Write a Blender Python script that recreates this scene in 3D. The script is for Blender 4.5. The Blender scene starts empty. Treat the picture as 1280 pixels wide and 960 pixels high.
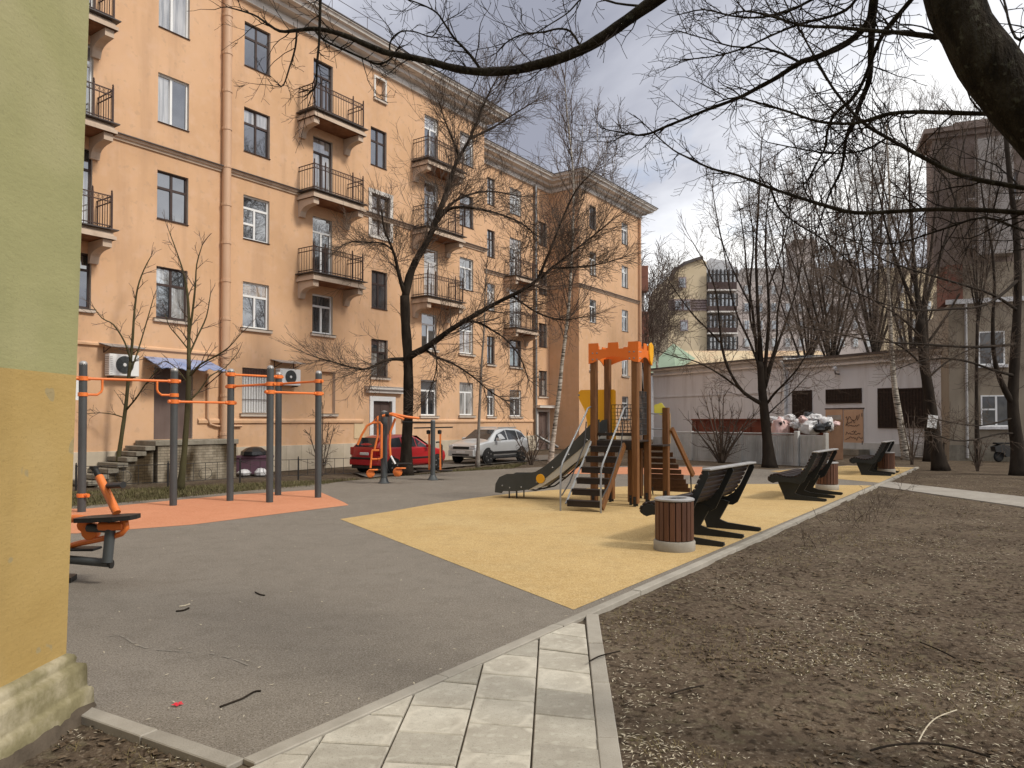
import bpy, math, random
from math import sin, cos, pi, radians, hypot, atan2, sqrt, floor
from mathutils import Vector, Matrix, noise

scene = bpy.context.scene
COL = scene.collection

# ------------------------------------------------------------------ camera
FPX, EYE, PITCH = 925.0, 1.85, radians(1.1)     # focal length in photo pixels, eye height, tilt
V0 = 526 - FPX * math.tan(PITCH)
cam_data = bpy.data.cameras.new('camera')
cam_data.sensor_width = 36.0
cam_data.lens = FPX / 1280 * 36.0
cam_data.shift_y = (V0 - 480) / 1280
cam_data.clip_start = 0.05
cam_data.clip_end = 2000
cam = bpy.data.objects.new('camera', cam_data)
cam.location = (0, 0, EYE)
cam.rotation_euler = (pi / 2 + PITCH, 0, 0)
COL.objects.link(cam)
scene.camera = cam

# ------------------------------------------------------------------ sky and sun
SUN = Vector((0.80, -0.42, 0.80)).normalized()   # towards the sun
world = bpy.data.worlds.new('World')
scene.world = world
world.use_nodes = True
wt = world.node_tree
wt.nodes.clear()


def wn(t, **kw):
    n = wt.nodes.new(t)
    for k, v in kw.items():
        setattr(n, k, v)
    return n


w_out = wn('ShaderNodeOutputWorld')
w_bg = wn('ShaderNodeBackground')
w_bg.inputs['Strength'].default_value = 0.10
w_sky = wn('ShaderNodeTexSky')
w_sky.sky_type = 'NISHITA'
w_sky.sun_disc = False
w_sky.sun_elevation = math.asin(SUN.z)
w_sky.sun_rotation = atan2(SUN.x, SUN.y)
w_sky.air_density = 1.0
w_sky.dust_density = 1.2
tc = wn('ShaderNodeTexCoord')
sep = wn('ShaderNodeSeparateXYZ')
wt.links.new(tc.outputs['Generated'], sep.inputs[0])


def wmath(op, a, b=None):
    n = wn('ShaderNodeMath', operation=op)
    for i, x in enumerate((a, b)):
        if x is None:
            continue
        if isinstance(x, (int, float)):
            n.inputs[i].default_value = x
        else:
            wt.links.new(x, n.inputs[i])
    return n.outputs[0]


zc = wmath('MAXIMUM', sep.outputs['Z'], 0.0)
zc = wmath('ADD', zc, 0.22)
cx = wmath('DIVIDE', sep.outputs['X'], zc)
cy = wmath('DIVIDE', sep.outputs['Y'], zc)
cmb = wn('ShaderNodeCombineXYZ')
wt.links.new(cx, cmb.inputs[0])
wt.links.new(cy, cmb.inputs[1])
SKY_OFF = (10.14, 8.62, 3.6)


def wnoise(scale, detail, rough, off, dist=0.0):
    mp = wn('ShaderNodeMapping')
    mp.inputs['Location'].default_value = off
    wt.links.new(cmb.outputs[0], mp.inputs[0])
    n = wn('ShaderNodeTexNoise')
    n.inputs['Scale'].default_value = scale
    n.inputs['Detail'].default_value = detail
    n.inputs['Roughness'].default_value = rough
    n.inputs['Distortion'].default_value = dist
    wt.links.new(mp.outputs[0], n.inputs['Vector'])
    return n.outputs['Fac']


def wramp(fac, stops):
    r = wn('ShaderNodeValToRGB')
    els = r.color_ramp.elements
    while len(els) > 1:
        els.remove(els[-1])
    els[0].position = stops[0][0]
    els[0].color = (*stops[0][1], 1)
    for p_, c_ in stops[1:]:
        e = els.new(p_)
        e.color = (*c_, 1)
    wt.links.new(fac, r.inputs[0])
    return r.outputs[0]


# cloud brightness (white tops against blue-grey bellies) and cover (a few blue gaps)
cl = wramp(wnoise(0.85, 7, 0.55, SKY_OFF, 0.3),
           [(0.32, (2.0, 2.1, 2.55)), (0.43, (3.3, 3.4, 3.85)), (0.52, (5.2, 5.3, 5.6)), (0.64, (7.4, 7.35, 7.2))])
cov = wramp(wnoise(1.5, 6, 0.55, (4.75, 6.02, 0.9), 0.2), [(0.33, (0.35,) * 3), (0.45, (1, 1, 1))])
wmix = wn('ShaderNodeMix', data_type='RGBA')
wt.links.new(cov, wmix.inputs['Factor'])
wt.links.new(w_sky.outputs[0], wmix.inputs['A'])
wt.links.new(cl, wmix.inputs['B'])
wt.links.new(wmix.outputs['Result'], w_bg.inputs['Color'])
wt.links.new(w_bg.outputs[0], w_out.inputs['Surface'])

sun_data = bpy.data.lights.new('sun', 'SUN')
sun_data.energy = 1.5
sun_data.angle = radians(10)
sun_data.color = (1.0, 0.94, 0.84)
sun = bpy.data.objects.new('sun', sun_data)
sun.rotation_euler = (-SUN).to_track_quat('-Z', 'Y').to_euler()
COL.objects.link(sun)

vs = scene.view_settings
vs.view_transform = 'Standard'
vs.look = 'None'
vs.gamma = 1
vs.use_curve_mapping = False
vs.exposure = 0.86

# ------------------------------------------------------------------ helpers
_F = Vector((0, cos(PITCH), sin(PITCH)))
_U = Vector((0, -sin(PITCH), cos(PITCH)))
_C = Vector((0, 0, EYE))


def ray(u, v):
    return _F + _U * ((V0 - v) / FPX) + Vector(((u - 640) / FPX, 0, 0))


def G(u, v, z=0.0):
    """ground point surveyed from the photograph"""
    r = ray(u, v)
    return _C + r * ((z - EYE) / r.z)


def W(u, v, d):
    """point at distance d along the view axis"""
    r = ray(u, v)
    return _C + r * (d / r.y)


def V(*a):
    return Vector(a)


class MB:
    """collects vertices and faces of ONE mesh"""

    def __init__(s):
        s.v = []
        s.f = []

    def add(s, vs_, fs):
        b = len(s.v)
        s.v.extend([tuple(x) for x in vs_])
        s.f.extend([tuple(b + i for i in q) for q in fs])
        return s

    def box(s, x0, x1, y0, y1, z0, z1):
        return s.add([(x0, y0, z0), (x1, y0, z0), (x1, y1, z0), (x0, y1, z0),
                      (x0, y0, z1), (x1, y0, z1), (x1, y1, z1), (x0, y1, z1)],
                     [(0, 3, 2, 1), (4, 5, 6, 7), (0, 1, 5, 4), (1, 2, 6, 5), (2, 3, 7, 6), (3, 0, 4, 7)])

    def cbox(s, x0, x1, y0, y1, z0, z1, c=0.01):
        """box with chamfered edges"""
        c = min(c, (x1 - x0) * .45, (y1 - y0) * .45, (z1 - z0) * .45)
        vs_ = []
        for ax in range(3):
            pass
        X, Y, Z = (x0, x1), (y0, y1), (z0, z1)
        idx = {}
        for i in (0, 1):
            for j in (0, 1):
                for k in (0, 1):
                    sx, sy, sz = (1, -1)[i] * c, (1, -1)[j] * c, (1, -1)[k] * c
                    idx[i, j, k, 0] = len(vs_); vs_.append((X[i], Y[j] + sy, Z[k] + sz))
                    idx[i, j, k, 1] = len(vs_); vs_.append((X[i] + sx, Y[j], Z[k] + sz))
                    idx[i, j, k, 2] = len(vs_); vs_.append((X[i] + sx, Y[j] + sy, Z[k]))
        fs = []
        for i in (0, 1):
            q = [idx[i, 0, 0, 0], idx[i, 1, 0, 0], idx[i, 1, 1, 0], idx[i, 0, 1, 0]]
            fs.append(q if i else q[::-1])
            q = [idx[0, i, 0, 1], idx[0, i, 1, 1], idx[1, i, 1, 1], idx[1, i, 0, 1]]
            fs.append(q if i else q[::-1])
            q = [idx[0, 0, i, 2], idx[1, 0, i, 2], idx[1, 1, i, 2], idx[0, 1, i, 2]]
            fs.append(q if i else q[::-1])
        for j in (0, 1):
            for k in (0, 1):
                fs.append((idx[0, j, k, 1], idx[1, j, k, 1], idx[1, j, k, 2], idx[0, j, k, 2]))
                fs.append((idx[j, 0, k, 0], idx[j, 1, k, 0], idx[j, 1, k, 2], idx[j, 0, k, 2]))
                fs.append((idx[j, k, 0, 0], idx[j, k, 1, 0], idx[j, k, 1, 1], idx[j, k, 0, 1]))
        for i in (0, 1):
            for j in (0, 1):
                for k in (0, 1):
                    fs.append((idx[i, j, k, 0], idx[i, j, k, 1], idx[i, j, k, 2]))
        return s.add(vs_, fs)

    def beam(s, a, b, w, h, up=(0, 0, 1)):
        """rectangular bar from a to b"""
        a, b, up = Vector(a), Vector(b), Vector(up)
        d = (b - a).normalized()
        x = d.cross(up)
        if x.length < 1e-4:
            x = d.cross(Vector((1, 0, 0)))
        x.normalize()
        y = x.cross(d).normalized()
        x *= w / 2
        y *= h / 2
        vs_ = [a - x - y, a + x - y, a + x + y, a - x + y, b - x - y, b + x - y, b + x + y, b - x + y]
        return s.add(vs_, [(0, 1, 2, 3), (7, 6, 5, 4), (0, 4, 5, 1), (1, 5, 6, 2), (2, 6, 7, 3), (3, 7, 4, 0)])

    def tube(s, path, rad, k=6, caps=True):
        path = [Vector(q) for q in path]
        n = len(path)
        if not isinstance(rad, (list, tuple)):
            rad = [rad] * n
        base = len(s.v)
        x = None
        for i in range(n):
            d = path[min(i + 1, n - 1)] - path[max(i - 1, 0)]
            if d.length < 1e-9:
                d = Vector((0, 0, 1))
            d.normalize()
            if x is None:
                x = d.cross(Vector((0, 0, 1)) if abs(d.z) < .9 else Vector((1, 0, 0)))
            else:
                x = x - d * x.dot(d)
                if x.length < 1e-6:
                    x = d.orthogonal()
            x.normalize()
            y = d.cross(x)
            r = rad[i]
            for j in range(k):
                a = 2 * pi * j / k
                q = path[i] + x * (r * cos(a)) + y * (r * sin(a))
                s.v.append((q.x, q.y, q.z))
        for i in range(n - 1):
            for j in range(k):
                a = base + i * k + j
                b = base + i * k + (j + 1) % k
                s.f.append((a, b, b + k, a + k))
        if caps and k > 2:
            s.f.append(tuple(base + j for j in range(k))[::-1])
            s.f.append(tuple(base + (n - 1) * k + j for j in range(k)))
        return s

    def lathe(s, prof, c=(0, 0, 0), k=20, axis='z'):
        """prof: (radius, height) pairs"""
        base = len(s.v)
        for r, h in prof:
            for j in range(k):
                a = 2 * pi * j / k
                q = (r * cos(a), r * sin(a), h)
                if axis == 'y':
                    q = (q[0], h, q[1])
                elif axis == 'x':
                    q = (h, q[0], q[1])
                s.v.append((c[0] + q[0], c[1] + q[1], c[2] + q[2]))
        for i in range(len(prof) - 1):
            for j in range(k):
                a = base + i * k + j
                b = base + i * k + (j + 1) % k
                s.f.append((a, b, b + k, a + k))
        if prof[0][0] > 1e-4:
            s.f.append(tuple(base + j for j in range(k))[::-1])
        if prof[-1][0] > 1e-4:
            s.f.append(tuple(base + (len(prof) - 1) * k + j for j in range(k)))
        return s

    def prism(s, poly, a, b, plane='xz'):
        """poly (2-D outline) extruded from a to b along the third axis"""
        n = len(poly)

        def m(p, t):
            return {'xz': (p[0], t, p[1]), 'yz': (t, p[0], p[1]), 'xy': (p[0], p[1], t)}[plane]
        vs_ = [m(p, a) for p in poly] + [m(p, b) for p in poly]
        fs = [tuple(range(n))[::-1], tuple(range(n, 2 * n))]
        for i in range(n):
            j = (i + 1) % n
            fs.append((i, j, n + j, n + i))
        return s.add(vs_, fs)

    def mesh(s, name, mat, smooth=False):
        me = bpy.data.meshes.new(name)
        me.from_pydata(s.v, [], s.f)
        if smooth:
            me.polygons.foreach_set('use_smooth', [True] * len(me.polygons))
        if mat:
            me.materials.append(mat)
        me.update()
        return me


def fix_normals(me):
    import bmesh
    bm = bmesh.new()
    bm.from_mesh(me)
    bmesh.ops.recalc_face_normals(bm, faces=bm.faces)
    bm.to_mesh(me)
    bm.free()


def obj(name, mb, mat, parent=None, smooth=False, loc=None, label=None, fix=True):
    me = mb if isinstance(mb, bpy.types.Mesh) else mb.mesh(name, mat, smooth)
    if fix and not isinstance(mb, bpy.types.Mesh):
        fix_normals(me)
    if smooth and smooth is not True:
        me.set_sharp_from_angle(angle=radians(smooth))
    o = bpy.data.objects.new(name, me)
    COL.objects.link(o)
    if parent:
        o.parent = parent
    if loc is not None:
        o.location = loc
    if label:
        o['label'] = label
    return o


def tag(o, label, cat, group=None):
    o['label'] = label
    o['category'] = cat
    if group:
        o['group'] = group
    return o


def thing(name, label, cat, loc=(0, 0, 0), rotz=0.0, group=None):
    o = bpy.data.objects.new(name, None)
    o.empty_display_size = .2
    COL.objects.link(o)
    o.location = loc
    o.rotation_euler = (0, 0, rotz)
    return tag(o, label, cat, group)


def struct(name, mb, mat, parent=None, smooth=False):
    o = obj(name, mb, mat, parent, smooth)
    if not parent:
        o['kind'] = 'structure'
    return o


def copy_thing(root, loc, rotz, label):
    r = root.copy()
    COL.objects.link(r)
    r.location = loc
    r.rotation_euler = (0, 0, rotz)
    r['label'] = label
    for ch in list(root.children):
        c = ch.copy()
        COL.objects.link(c)
        c.parent = r
        for g in list(ch.children):
            d = g.copy()
            COL.objects.link(d)
            d.parent = c
    return r


# ------------------------------------------------------------------ materials
def nmat(name, cols, scale=4.0, rough=0.8, bump=0.0, bscale=None, spec=0.3, detail=6, stretch=(1, 1, 1),
         metal=0.0, obj_rand=0.0, contrast=(0.3, 0.7), coords='pos', coat=0.0, fine=None, streak=None):
    """principled material; cols blended by noise in world space.
    fine=(scale, colour, amount, lo, hi): small specks; streak=(colour, amount): vertical weather stains"""
    m = bpy.data.materials.new(name)
    m.use_nodes = True
    t = m.node_tree
    b = t.nodes['Principled BSDF']
    b.inputs['Roughness'].default_value = rough
    b.inputs['Specular IOR Level'].default_value = spec
    b.inputs['Metallic'].default_value = metal
    b.inputs['Coat Weight'].default_value = coat
    L = t.links.new

    def nn(ty, **kw):
        n = t.nodes.new(ty)
        for k_, v_ in kw.items():
            setattr(n, k_, v_)
        return n
    if coords == 'pos':
        src = nn('ShaderNodeNewGeometry').outputs['Position']
    else:
        src = nn('ShaderNodeTexCoord').outputs['Object']

    def noise_(sc, det=detail, ro=.6, st=stretch):
        mp = nn('ShaderNodeMapping')
        mp.inputs['Scale'].default_value = st
        L(src, mp.inputs[0])
        n = nn('ShaderNodeTexNoise')
        n.inputs['Scale'].default_value = sc
        n.inputs['Detail'].default_value = det
        n.inputs['Roughness'].default_value = ro
        L(mp.outputs[0], n.inputs['Vector'])
        return n.outputs['Fac']

    def ramp_(fac, stops):
        r = nn('ShaderNodeValToRGB')
        e = r.color_ramp.elements
        while len(e) > 1:
            e.remove(e[-1])
        e[0].position = stops[0][0]
        e[0].color = (*stops[0][1], 1)
        for p_, c_ in stops[1:]:
            q = e.new(p_)
            q.color = (*c_, 1)
        L(fac, r.inputs[0])
        return r.outputs[0]

    def mix_(fac, a, c, mode='MIX'):
        x = nn('ShaderNodeMix', data_type='RGBA', blend_type=mode)
        for key, val in (('Factor', fac), ('A', a), ('B', c)):
            if isinstance(val, (int, float)):
                x.inputs[key].default_value = val
            elif isinstance(val, tuple):
                x.inputs[key].default_value = (*val, 1)
            else:
                L(val, x.inputs[key])
        return x.outputs['Result']
    lo, hi = contrast
    n = len(cols)
    stops = [(lo + (hi - lo) * i / max(n - 1, 1), c) for i, c in enumerate(cols)]
    col = ramp_(noise_(scale), stops)
    if streak:
        f = ramp_(noise_(1.0, 5, .6, (1.6, 1.6, .16)), [(.52, (0, 0, 0)), (.75, (streak[1],) * 3)])
        col = mix_(f, col, streak[0])
    for fi in ((fine if isinstance(fine, list) else [fine]) if fine else []):
        f = ramp_(noise_(fi[0], 2, .5, (1, 1, 1)), [(fi[3], (0, 0, 0)), (fi[4], (fi[2],) * 3)])
        col = mix_(f, col, fi[1])
    if obj_rand:
        oi = nn('ShaderNodeObjectInfo')
        mr = nn('ShaderNodeMapRange')
        mr.inputs['To Min'].default_value = 1 - obj_rand
        mr.inputs['To Max'].default_value = 1 + obj_rand
        L(oi.outputs['Random'], mr.inputs[0])
        cb = nn('ShaderNodeVectorMath', operation='SCALE')
        L(col, cb.inputs[0])
        L(mr.outputs[0], cb.inputs['Scale'])
        col = cb.outputs[0]
    L(col, b.inputs['Base Color'])
    if bump:
        bp = nn('ShaderNodeBump')
        bp.inputs['Strength'].default_value = 1.0
        bp.inputs['Distance'].default_value = bump
        L(noise_(bscale or scale * 4, 4, .65), bp.inputs['Height'])
        L(bp.outputs[0], b.inputs['Normal'])
    return m


def glass_mat(name, inside, curtain=None, ior=3.8):
    """window pane: dark room (or a hung curtain) seen through reflecting glass"""
    m = bpy.data.materials.new(name)
    m.use_nodes = True
    t = m.node_tree
    b = t.nodes['Principled BSDF']
    b.inputs['Roughness'].default_value = .5
    b.inputs['Specular IOR Level'].default_value = .0
    b.inputs['Coat Weight'].default_value = 1.0
    b.inputs['Coat Roughness'].default_value = .02
    b.inputs['Coat IOR'].default_value = ior
    L = t.links.new
    tcn = t.nodes.new('ShaderNodeTexCoord')
    mp = t.nodes.new('ShaderNodeMapping')
    mp.inputs['Scale'].default_value = (9, 9, .7) if curtain else (2.5, 2.5, 2.0)
    L(tcn.outputs['Object'], mp.inputs[0])
    oi = t.nodes.new('ShaderNodeObjectInfo')
    va = t.nodes.new('ShaderNodeVectorMath')
    va.operation = 'ADD'
    L(mp.outputs[0], va.inputs[0])
    sc = t.nodes.new('ShaderNodeVectorMath')
    sc.operation = 'SCALE'
    sc.inputs[0].default_value = (17, 9, 5)
    L(oi.outputs['Random'], sc.inputs['Scale'])
    L(sc.outputs[0], va.inputs[1])
    n = t.nodes.new('ShaderNodeTexNoise')
    n.inputs['Scale'].default_value = 1.0
    n.inputs['Detail'].default_value = 3
    L(va.outputs[0], n.inputs['Vector'])
    r = t.nodes.new('ShaderNodeValToRGB')
    r.color_ramp.elements[0].position = .35
    r.color_ramp.elements[0].color = (*inside, 1)
    r.color_ramp.elements[1].position = .62
    r.color_ramp.elements[1].color = (*(curtain or [c * 2.6 for c in inside]), 1)
    L(n.outputs[0], r.inputs[0])
    L(r.outputs[0], b.inputs['Base Color'])
    return m


M = {}
M['orange_wall'] = nmat('orange_stucco', [(.585, .36, .205), (.64, .40, .237), (.68, .435, .268)], .35, .9, .004, 90, .15,
                        streak=((.46, .285, .175), .55), fine=[(3.0, (.66, .44, .30), .5, .5, .75), (.9, (.52, .32, .19), .3, .52, .7), (5, (.47, .31, .20), .4, .62, .70)])
M['lower_wall'] = nmat('dull_orange_stucco', [(.48, .30, .19), (.54, .34, .22)], .6, .9, .004, 90, .15, streak=((.38, .21, .13), .6))
M['return_wall'] = M['orange_wall']
M['plinth'] = nmat('limestone', [(.46, .39, .29), (.58, .50, .39)], 1.5, .85, .003, 60, .2, obj_rand=.10, streak=((.30, .25, .19), .5))
M['cornice'] = nmat('pale_plaster', [(.60, .565, .52), (.72, .68, .635)], 1.2, .85, .002, 60, .2, streak=((.42, .38, .34), .5))
M['balcony'] = nmat('balcony_plaster', [(.48, .37, .28), (.58, .46, .36)], 1.8, .85, .003, 60, .2, streak=((.28, .2, .15), .7))
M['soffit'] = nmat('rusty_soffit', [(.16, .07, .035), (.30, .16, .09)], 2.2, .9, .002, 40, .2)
M['iron'] = nmat('rusty_iron', [(.035, .018, .013), (.07, .035, .025)], 8, .6, 0, spec=.4)
M['black_iron'] = nmat('black_iron', [(.018, .018, .018), (.035, .03, .028)], 8, .55, 0, spec=.4)
M['white_pvc'] = nmat('white_pvc', [(.74, .74, .73), (.80, .80, .79)], 2, .4, 0, spec=.4)
M['dark_frame'] = nmat('dark_wood_frame', [(.035, .02, .016), (.06, .035, .028)], 5, .5, 0, spec=.4)
M['reveal'] = nmat('pale_reveal', [(.50, .42, .35), (.58, .50, .42)], 2, .85, 0, spec=.2)
M['glass'] = glass_mat('window_glass', (.022, .025, .028))
M['dim_glass'] = glass_mat('dim_glass', (.03, .028, .026), None, 1.7)
M['tulle_glass'] = glass_mat('tulle_glass', (.16, .16, .155), (.50, .49, .47))
M['ochre_glass'] = glass_mat('ochre_curtain_glass', (.08, .055, .035), (.30, .21, .13))
M['curtain_glass'] = glass_mat('curtained_glass', (.06, .06, .06), (.40, .40, .38))
M['roof_metal'] = nmat('roof_metal', [(.055, .045, .042), (.10, .085, .08)], 1, .5, .001, 10, .4)
M['pipe'] = nmat('painted_pipe', [(.555, .35, .22), (.61, .395, .255)], 1.5, .55, 0, spec=.4, streak=((.40, .22, .13), .6))
M['door'] = nmat('steel_door', [(.10, .065, .055), (.145, .10, .085)], 1.2, .5, .001, 30, .4, streak=((.2, .16, .14), .5))
M['blue_canopy'] = nmat('blue_canopy', [(.17, .24, .44), (.32, .40, .60)], 2, .3, .003, 6, .5)
M['grey_metal'] = nmat('grey_sheet', [(.30, .29, .28), (.42, .41, .40)], 3, .45, 0, spec=.5, metal=.3)
M['concrete'] = nmat('old_concrete', [(.19, .17, .135), (.29, .26, .21)], 2.5, .9, .004, 40, .2, streak=((.10, .085, .06), .8),
                     fine=(12, (.16, .14, .10), .6, .5, .7))
M['kerb'] = nmat('kerb_concrete', [(.27, .245, .205), (.36, .33, .28)], 3.5, .9, .003, 70, .2, obj_rand=.08, fine=(90, (.25, .22, .18), .5, .55, .7))
M['slab'] = nmat('paving_concrete', [(.325, .292, .238), (.40, .366, .302), (.475, .442, .37)], 2.6, .85, .0015, 90, .25, obj_rand=.17,
                 fine=[(120, (.24, .22, .18), .6, .54, .70), (38, (.28, .26, .21), .6, .6, .70), (14, (.52, .49, .41), .5, .55, .68)])
M['rubber_grey'] = nmat('grey_rubber', [(.172, .149, .121), (.195, .17, .139), (.218, .191, .157)], .55, .95, .004, 170, .15,
                        fine=[(.45, (.225, .20, .168), .55, .5, .66), (3.2, (.15, .13, .105), .6, .48, .66), (9, (.24, .212, .177), .5, .52, .7), (24, (.13, .112, .09), .5, .52, .68), (190, (.34, .30, .255), .75, .48, .70), (95, (.08, .068, .053), .85, .5, .66), (60, (.31, .275, .235), .75, .53, .68)])
M['rubber_yellow'] = nmat('yellow_rubber', [(.46, .315, .135), (.52, .365, .165), (.565, .405, .19)], .6, .95, .004, 170, .15,
                          fine=[(.5, (.57, .44, .23), .6, .5, .68), (2.6, (.42, .30, .14), .6, .5, .68), (8, (.60, .45, .24), .55, .52, .7), (26, (.38, .25, .10), .55, .52, .68), (150, (.28, .17, .06), .85, .52, .70), (70, (.32, .2, .075), .8, .5, .66), (55, (.66, .50, .27), .7, .54, .68)])
M['rubber_orange'] = nmat('orange_rubber', [(.56, .245, .135), (.62, .285, .165)], .7, .95, .004, 170, .15,
                          fine=[(3, (.52, .22, .12), .5, .5, .7), (16, (.66, .36, .22), .5, .52, .7), (150, (.42, .15, .07), .8, .52, .72), (60, (.44, .17, .08), .7, .5, .68)])
M['soil'] = nmat('bare_soil', [(.066, .047, .032), (.10, .073, .051), (.138, .104, .073)], .9, 1.0, .03, 20, .1,
                 detail=9, fine=[(34, (.21, .17, .125), .8, .55, .72), (15, (.03, .021, .014), .75, .52, .66), (9, (.16, .135, .085), .5, .55, .7)])
M['path_concrete'] = nmat('path_concrete', [(.27, .245, .21), (.36, .33, .285)], 1.5, .9, .003, 60, .2, fine=[(6, (.22, .19, .155), .5, .52, .68), (50, (.2, .17, .14), .6, .53, .7)])
M['asphalt'] = nmat('asphalt', [(.12, .105, .09), (.16, .14, .12)], .5, .95, .004, 120, .2, fine=(150, (.22, .2, .17), .5, .5, .7))
M['dead_leaf'] = nmat('dead_leaf', [(.06, .041, .026), (.115, .082, .053), (.18, .14, .10)], 25, .9, 0, spec=.1)
M['litter'] = nmat('dry_seeds', [(.38, .32, .23), (.62, .56, .44)], 35, .9, 0, spec=.1, obj_rand=0)
M['dry_grass'] = nmat('dry_grass', [(.075, .075, .03), (.17, .13, .065), (.22, .18, .10)], 12, .9, 0, spec=.1)
M['bark'] = nmat('dark_bark', [(.012, .009, .007), (.026, .020, .015), (.042, .033, .025)], 5, .95, .012, 30, .1, stretch=(1, 1, .35))
M['bark_near'] = nmat('black_bark', [(.010, .008, .006), (.026, .020, .014), (.05, .043, .033)], 14, .95, .05, 42, .1, stretch=(1, 1, .35), fine=(30, (.10, .10, .075), .5, .6, .72))
M['twig_near'] = nmat('black_twigs', [(.014, .010, .008), (.026, .019, .015)], 8, .9, 0, spec=.1)
M['bark_far'] = nmat('grey_brown_bark', [(.020, .015, .012), (.038, .030, .023)], 5, .95, .006, 20, .1, stretch=(1, 1, .35))
M['twig'] = nmat('brown_twigs', [(.075, .056, .043), (.125, .095, .074)], 3, .9, 0, spec=.1)
M['twig_red'] = nmat('reddish_twigs', [(.085, .062, .05), (.13, .098, .08)], 3, .9, 0, spec=.1)
M['bark_green'] = nmat('mossy_bark', [(.045, .038, .02), (.10, .09, .045)], 4, .95, .006, 24, .1, stretch=(1, 1, .3))
M['birch'] = nmat('birch_bark', [(.04, .033, .026), (.30, .26, .21), (.46, .42, .36)], 6, .8, .004, 20, .2, stretch=(.5, .5, 3.2), contrast=(.38, .58))
M['brown_wood'] = nmat('stained_wood', [(.105, .042, .013), (.155, .065, .02), (.20, .09, .03)], 5, .55, .002, 40, .35, stretch=(6, 6, .5), obj_rand=.12)
M['dark_plank'] = nmat('dark_plank', [(.045, .02, .009), (.085, .038, .016)], 5, .55, .002, 40, .3, stretch=(.6, 6, 6), obj_rand=.15)
M['dark_board'] = nmat('dark_board', [(.014, .008, .006), (.026, .016, .011)], 4, .5, .001, 30, .4)
M['bench_slat'] = nmat('bench_slat_wood', [(.016, .009, .007), (.03, .017, .012)], 5, .5, .001, 30, .4, stretch=(.6, 6, 6), coords='obj', obj_rand=.2)
M['bin_slat'] = nmat('bin_slat_wood', [(.07, .028, .014), (.115, .047, .023)], 5, .5, .001, 30, .4, stretch=(6, 6, .5), obj_rand=.22)
M['grey_paint'] = nmat('dark_grey_paint', [(.058, .064, .066), (.075, .082, .084)], 2, .5, 0, spec=.4)
M['slide_panel'] = nmat('slate_panel', [(.038, .04, .036), (.052, .055, .05)], 3, .45, 0, spec=.4)
M['frame_dark'] = nmat('bench_frame', [(.011, .012, .012), (.018, .020, .019)], 3, .5, 0, spec=.35)
M['orange_paint'] = nmat('orange_paint', [(.72, .175, .035), (.80, .22, .05)], 2, .4, 0, spec=.45)
M['crown_orange'] = nmat('orange_panel', [(.68, .15, .02), (.76, .18, .028)], 1.5, .4, 0, spec=.4)
M['panel_yellow'] = nmat('yellow_panel', [(.78, .36, .01), (.84, .41, .015)], 1.5, .4, 0, spec=.4)
M['lemon'] = nmat('lemon_plastic', [(.78, .70, .08), (.82, .75, .12)], 2, .45, 0, spec=.4)
M['tan'] = nmat('tan_panel', [(.50, .36, .20), (.58, .43, .26)], 2, .6, 0, spec=.3)
M['steel'] = nmat('dull_steel', [(.26, .26, .255), (.34, .34, .335)], 3, .35, 0, spec=.5, metal=.7)
M['slide_steel'] = nmat('slide_steel', [(.52, .50, .44), (.60, .58, .52)], 3, .3, 0, spec=.5, metal=.5)
M['black_plastic'] = nmat('black_plastic', [(.012, .012, .012), (.022, .021, .02)], 3, .5, 0, spec=.4)
M['red_car'] = nmat('red_car_paint', [(.42, .012, .016), (.46, .016, .02)], .8, .3, 0, spec=.5, coat=.6)
M['silver_car'] = nmat('silver_car_paint', [(.50, .51, .51), (.55, .555, .555)], .8, .3, 0, spec=.5, metal=.3, coat=.7)
M['car_glass'] = nmat('car_glass', [(.02, .022, .024), (.05, .053, .056)], 1, .05, 0, spec=.5)
M['pale_bark'] = nmat('pale_bark', [(.19, .165, .14), (.30, .27, .235)], 6, .9, .003, 30, .1)
M['tyre'] = nmat('tyre_rubber', [(.014, .014, .014), (.022, .021, .02)], 8, .85, 0, spec=.2)
M['rim'] = nmat('wheel_rim', [(.34, .34, .34), (.42, .42, .42)], 4, .35, 0, metal=.7)
M['lamp_red'] = nmat('red_lens', [(.38, .01, .01), (.45, .02, .015)], 6, .15, 0, spec=.6)
M['lamp_clear'] = nmat('clear_lens', [(.55, .56, .57), (.7, .7, .7)], 8, .1, 0, spec=.7)
M['plate'] = nmat('number_plate', [(.68, .68, .66), (.74, .74, .72)], 6, .5, 0)
M['green_wall'] = nmat('green_stucco', [(.30, .29, .14), (.34, .325, .16), (.38, .355, .185)], .9, .9, .0035, 22, .12, stretch=(1, .7, 1.6), streak=((.25, .24, .125), .6), fine=[(1.3, (.41, .375, .22), .5, .48, .68), (60, (.25, .24, .13), .4, .6, .7)])
M['ochre_wall'] = nmat('ochre_stucco', [(.37, .25, .088), (.42, .29, .107), (.465, .325, .13)], 1.1, .9, .0035, 22, .12, stretch=(1, .7, 1.6), streak=((.31, .215, .085), .6), fine=[(1.3, (.46, .335, .145), .5, .48, .68), (4.5, (.33, .27, .15), .8, .675, .69), (60, (.30, .21, .085), .4, .6, .7)])
M['mould'] = nmat('mossy_plinth', [(.13, .11, .055), (.235, .205, .115), (.43, .375, .26)], 2.6, .95, .008, 24, .12, contrast=(.34, .66))  # palest tone imitates highlights along the moulding edges
M['earth_plinth'] = nmat('damp_rubble', [(.07, .055, .04), (.14, .11, .08)], 3, .95, .012, 18, .12)
M['grey_wall'] = nmat('grey_render', [(.61, .61, .62), (.68, .68, .69)], .5, .9, .003, 50, .15, streak=((.36, .33, .31), .5))
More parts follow.
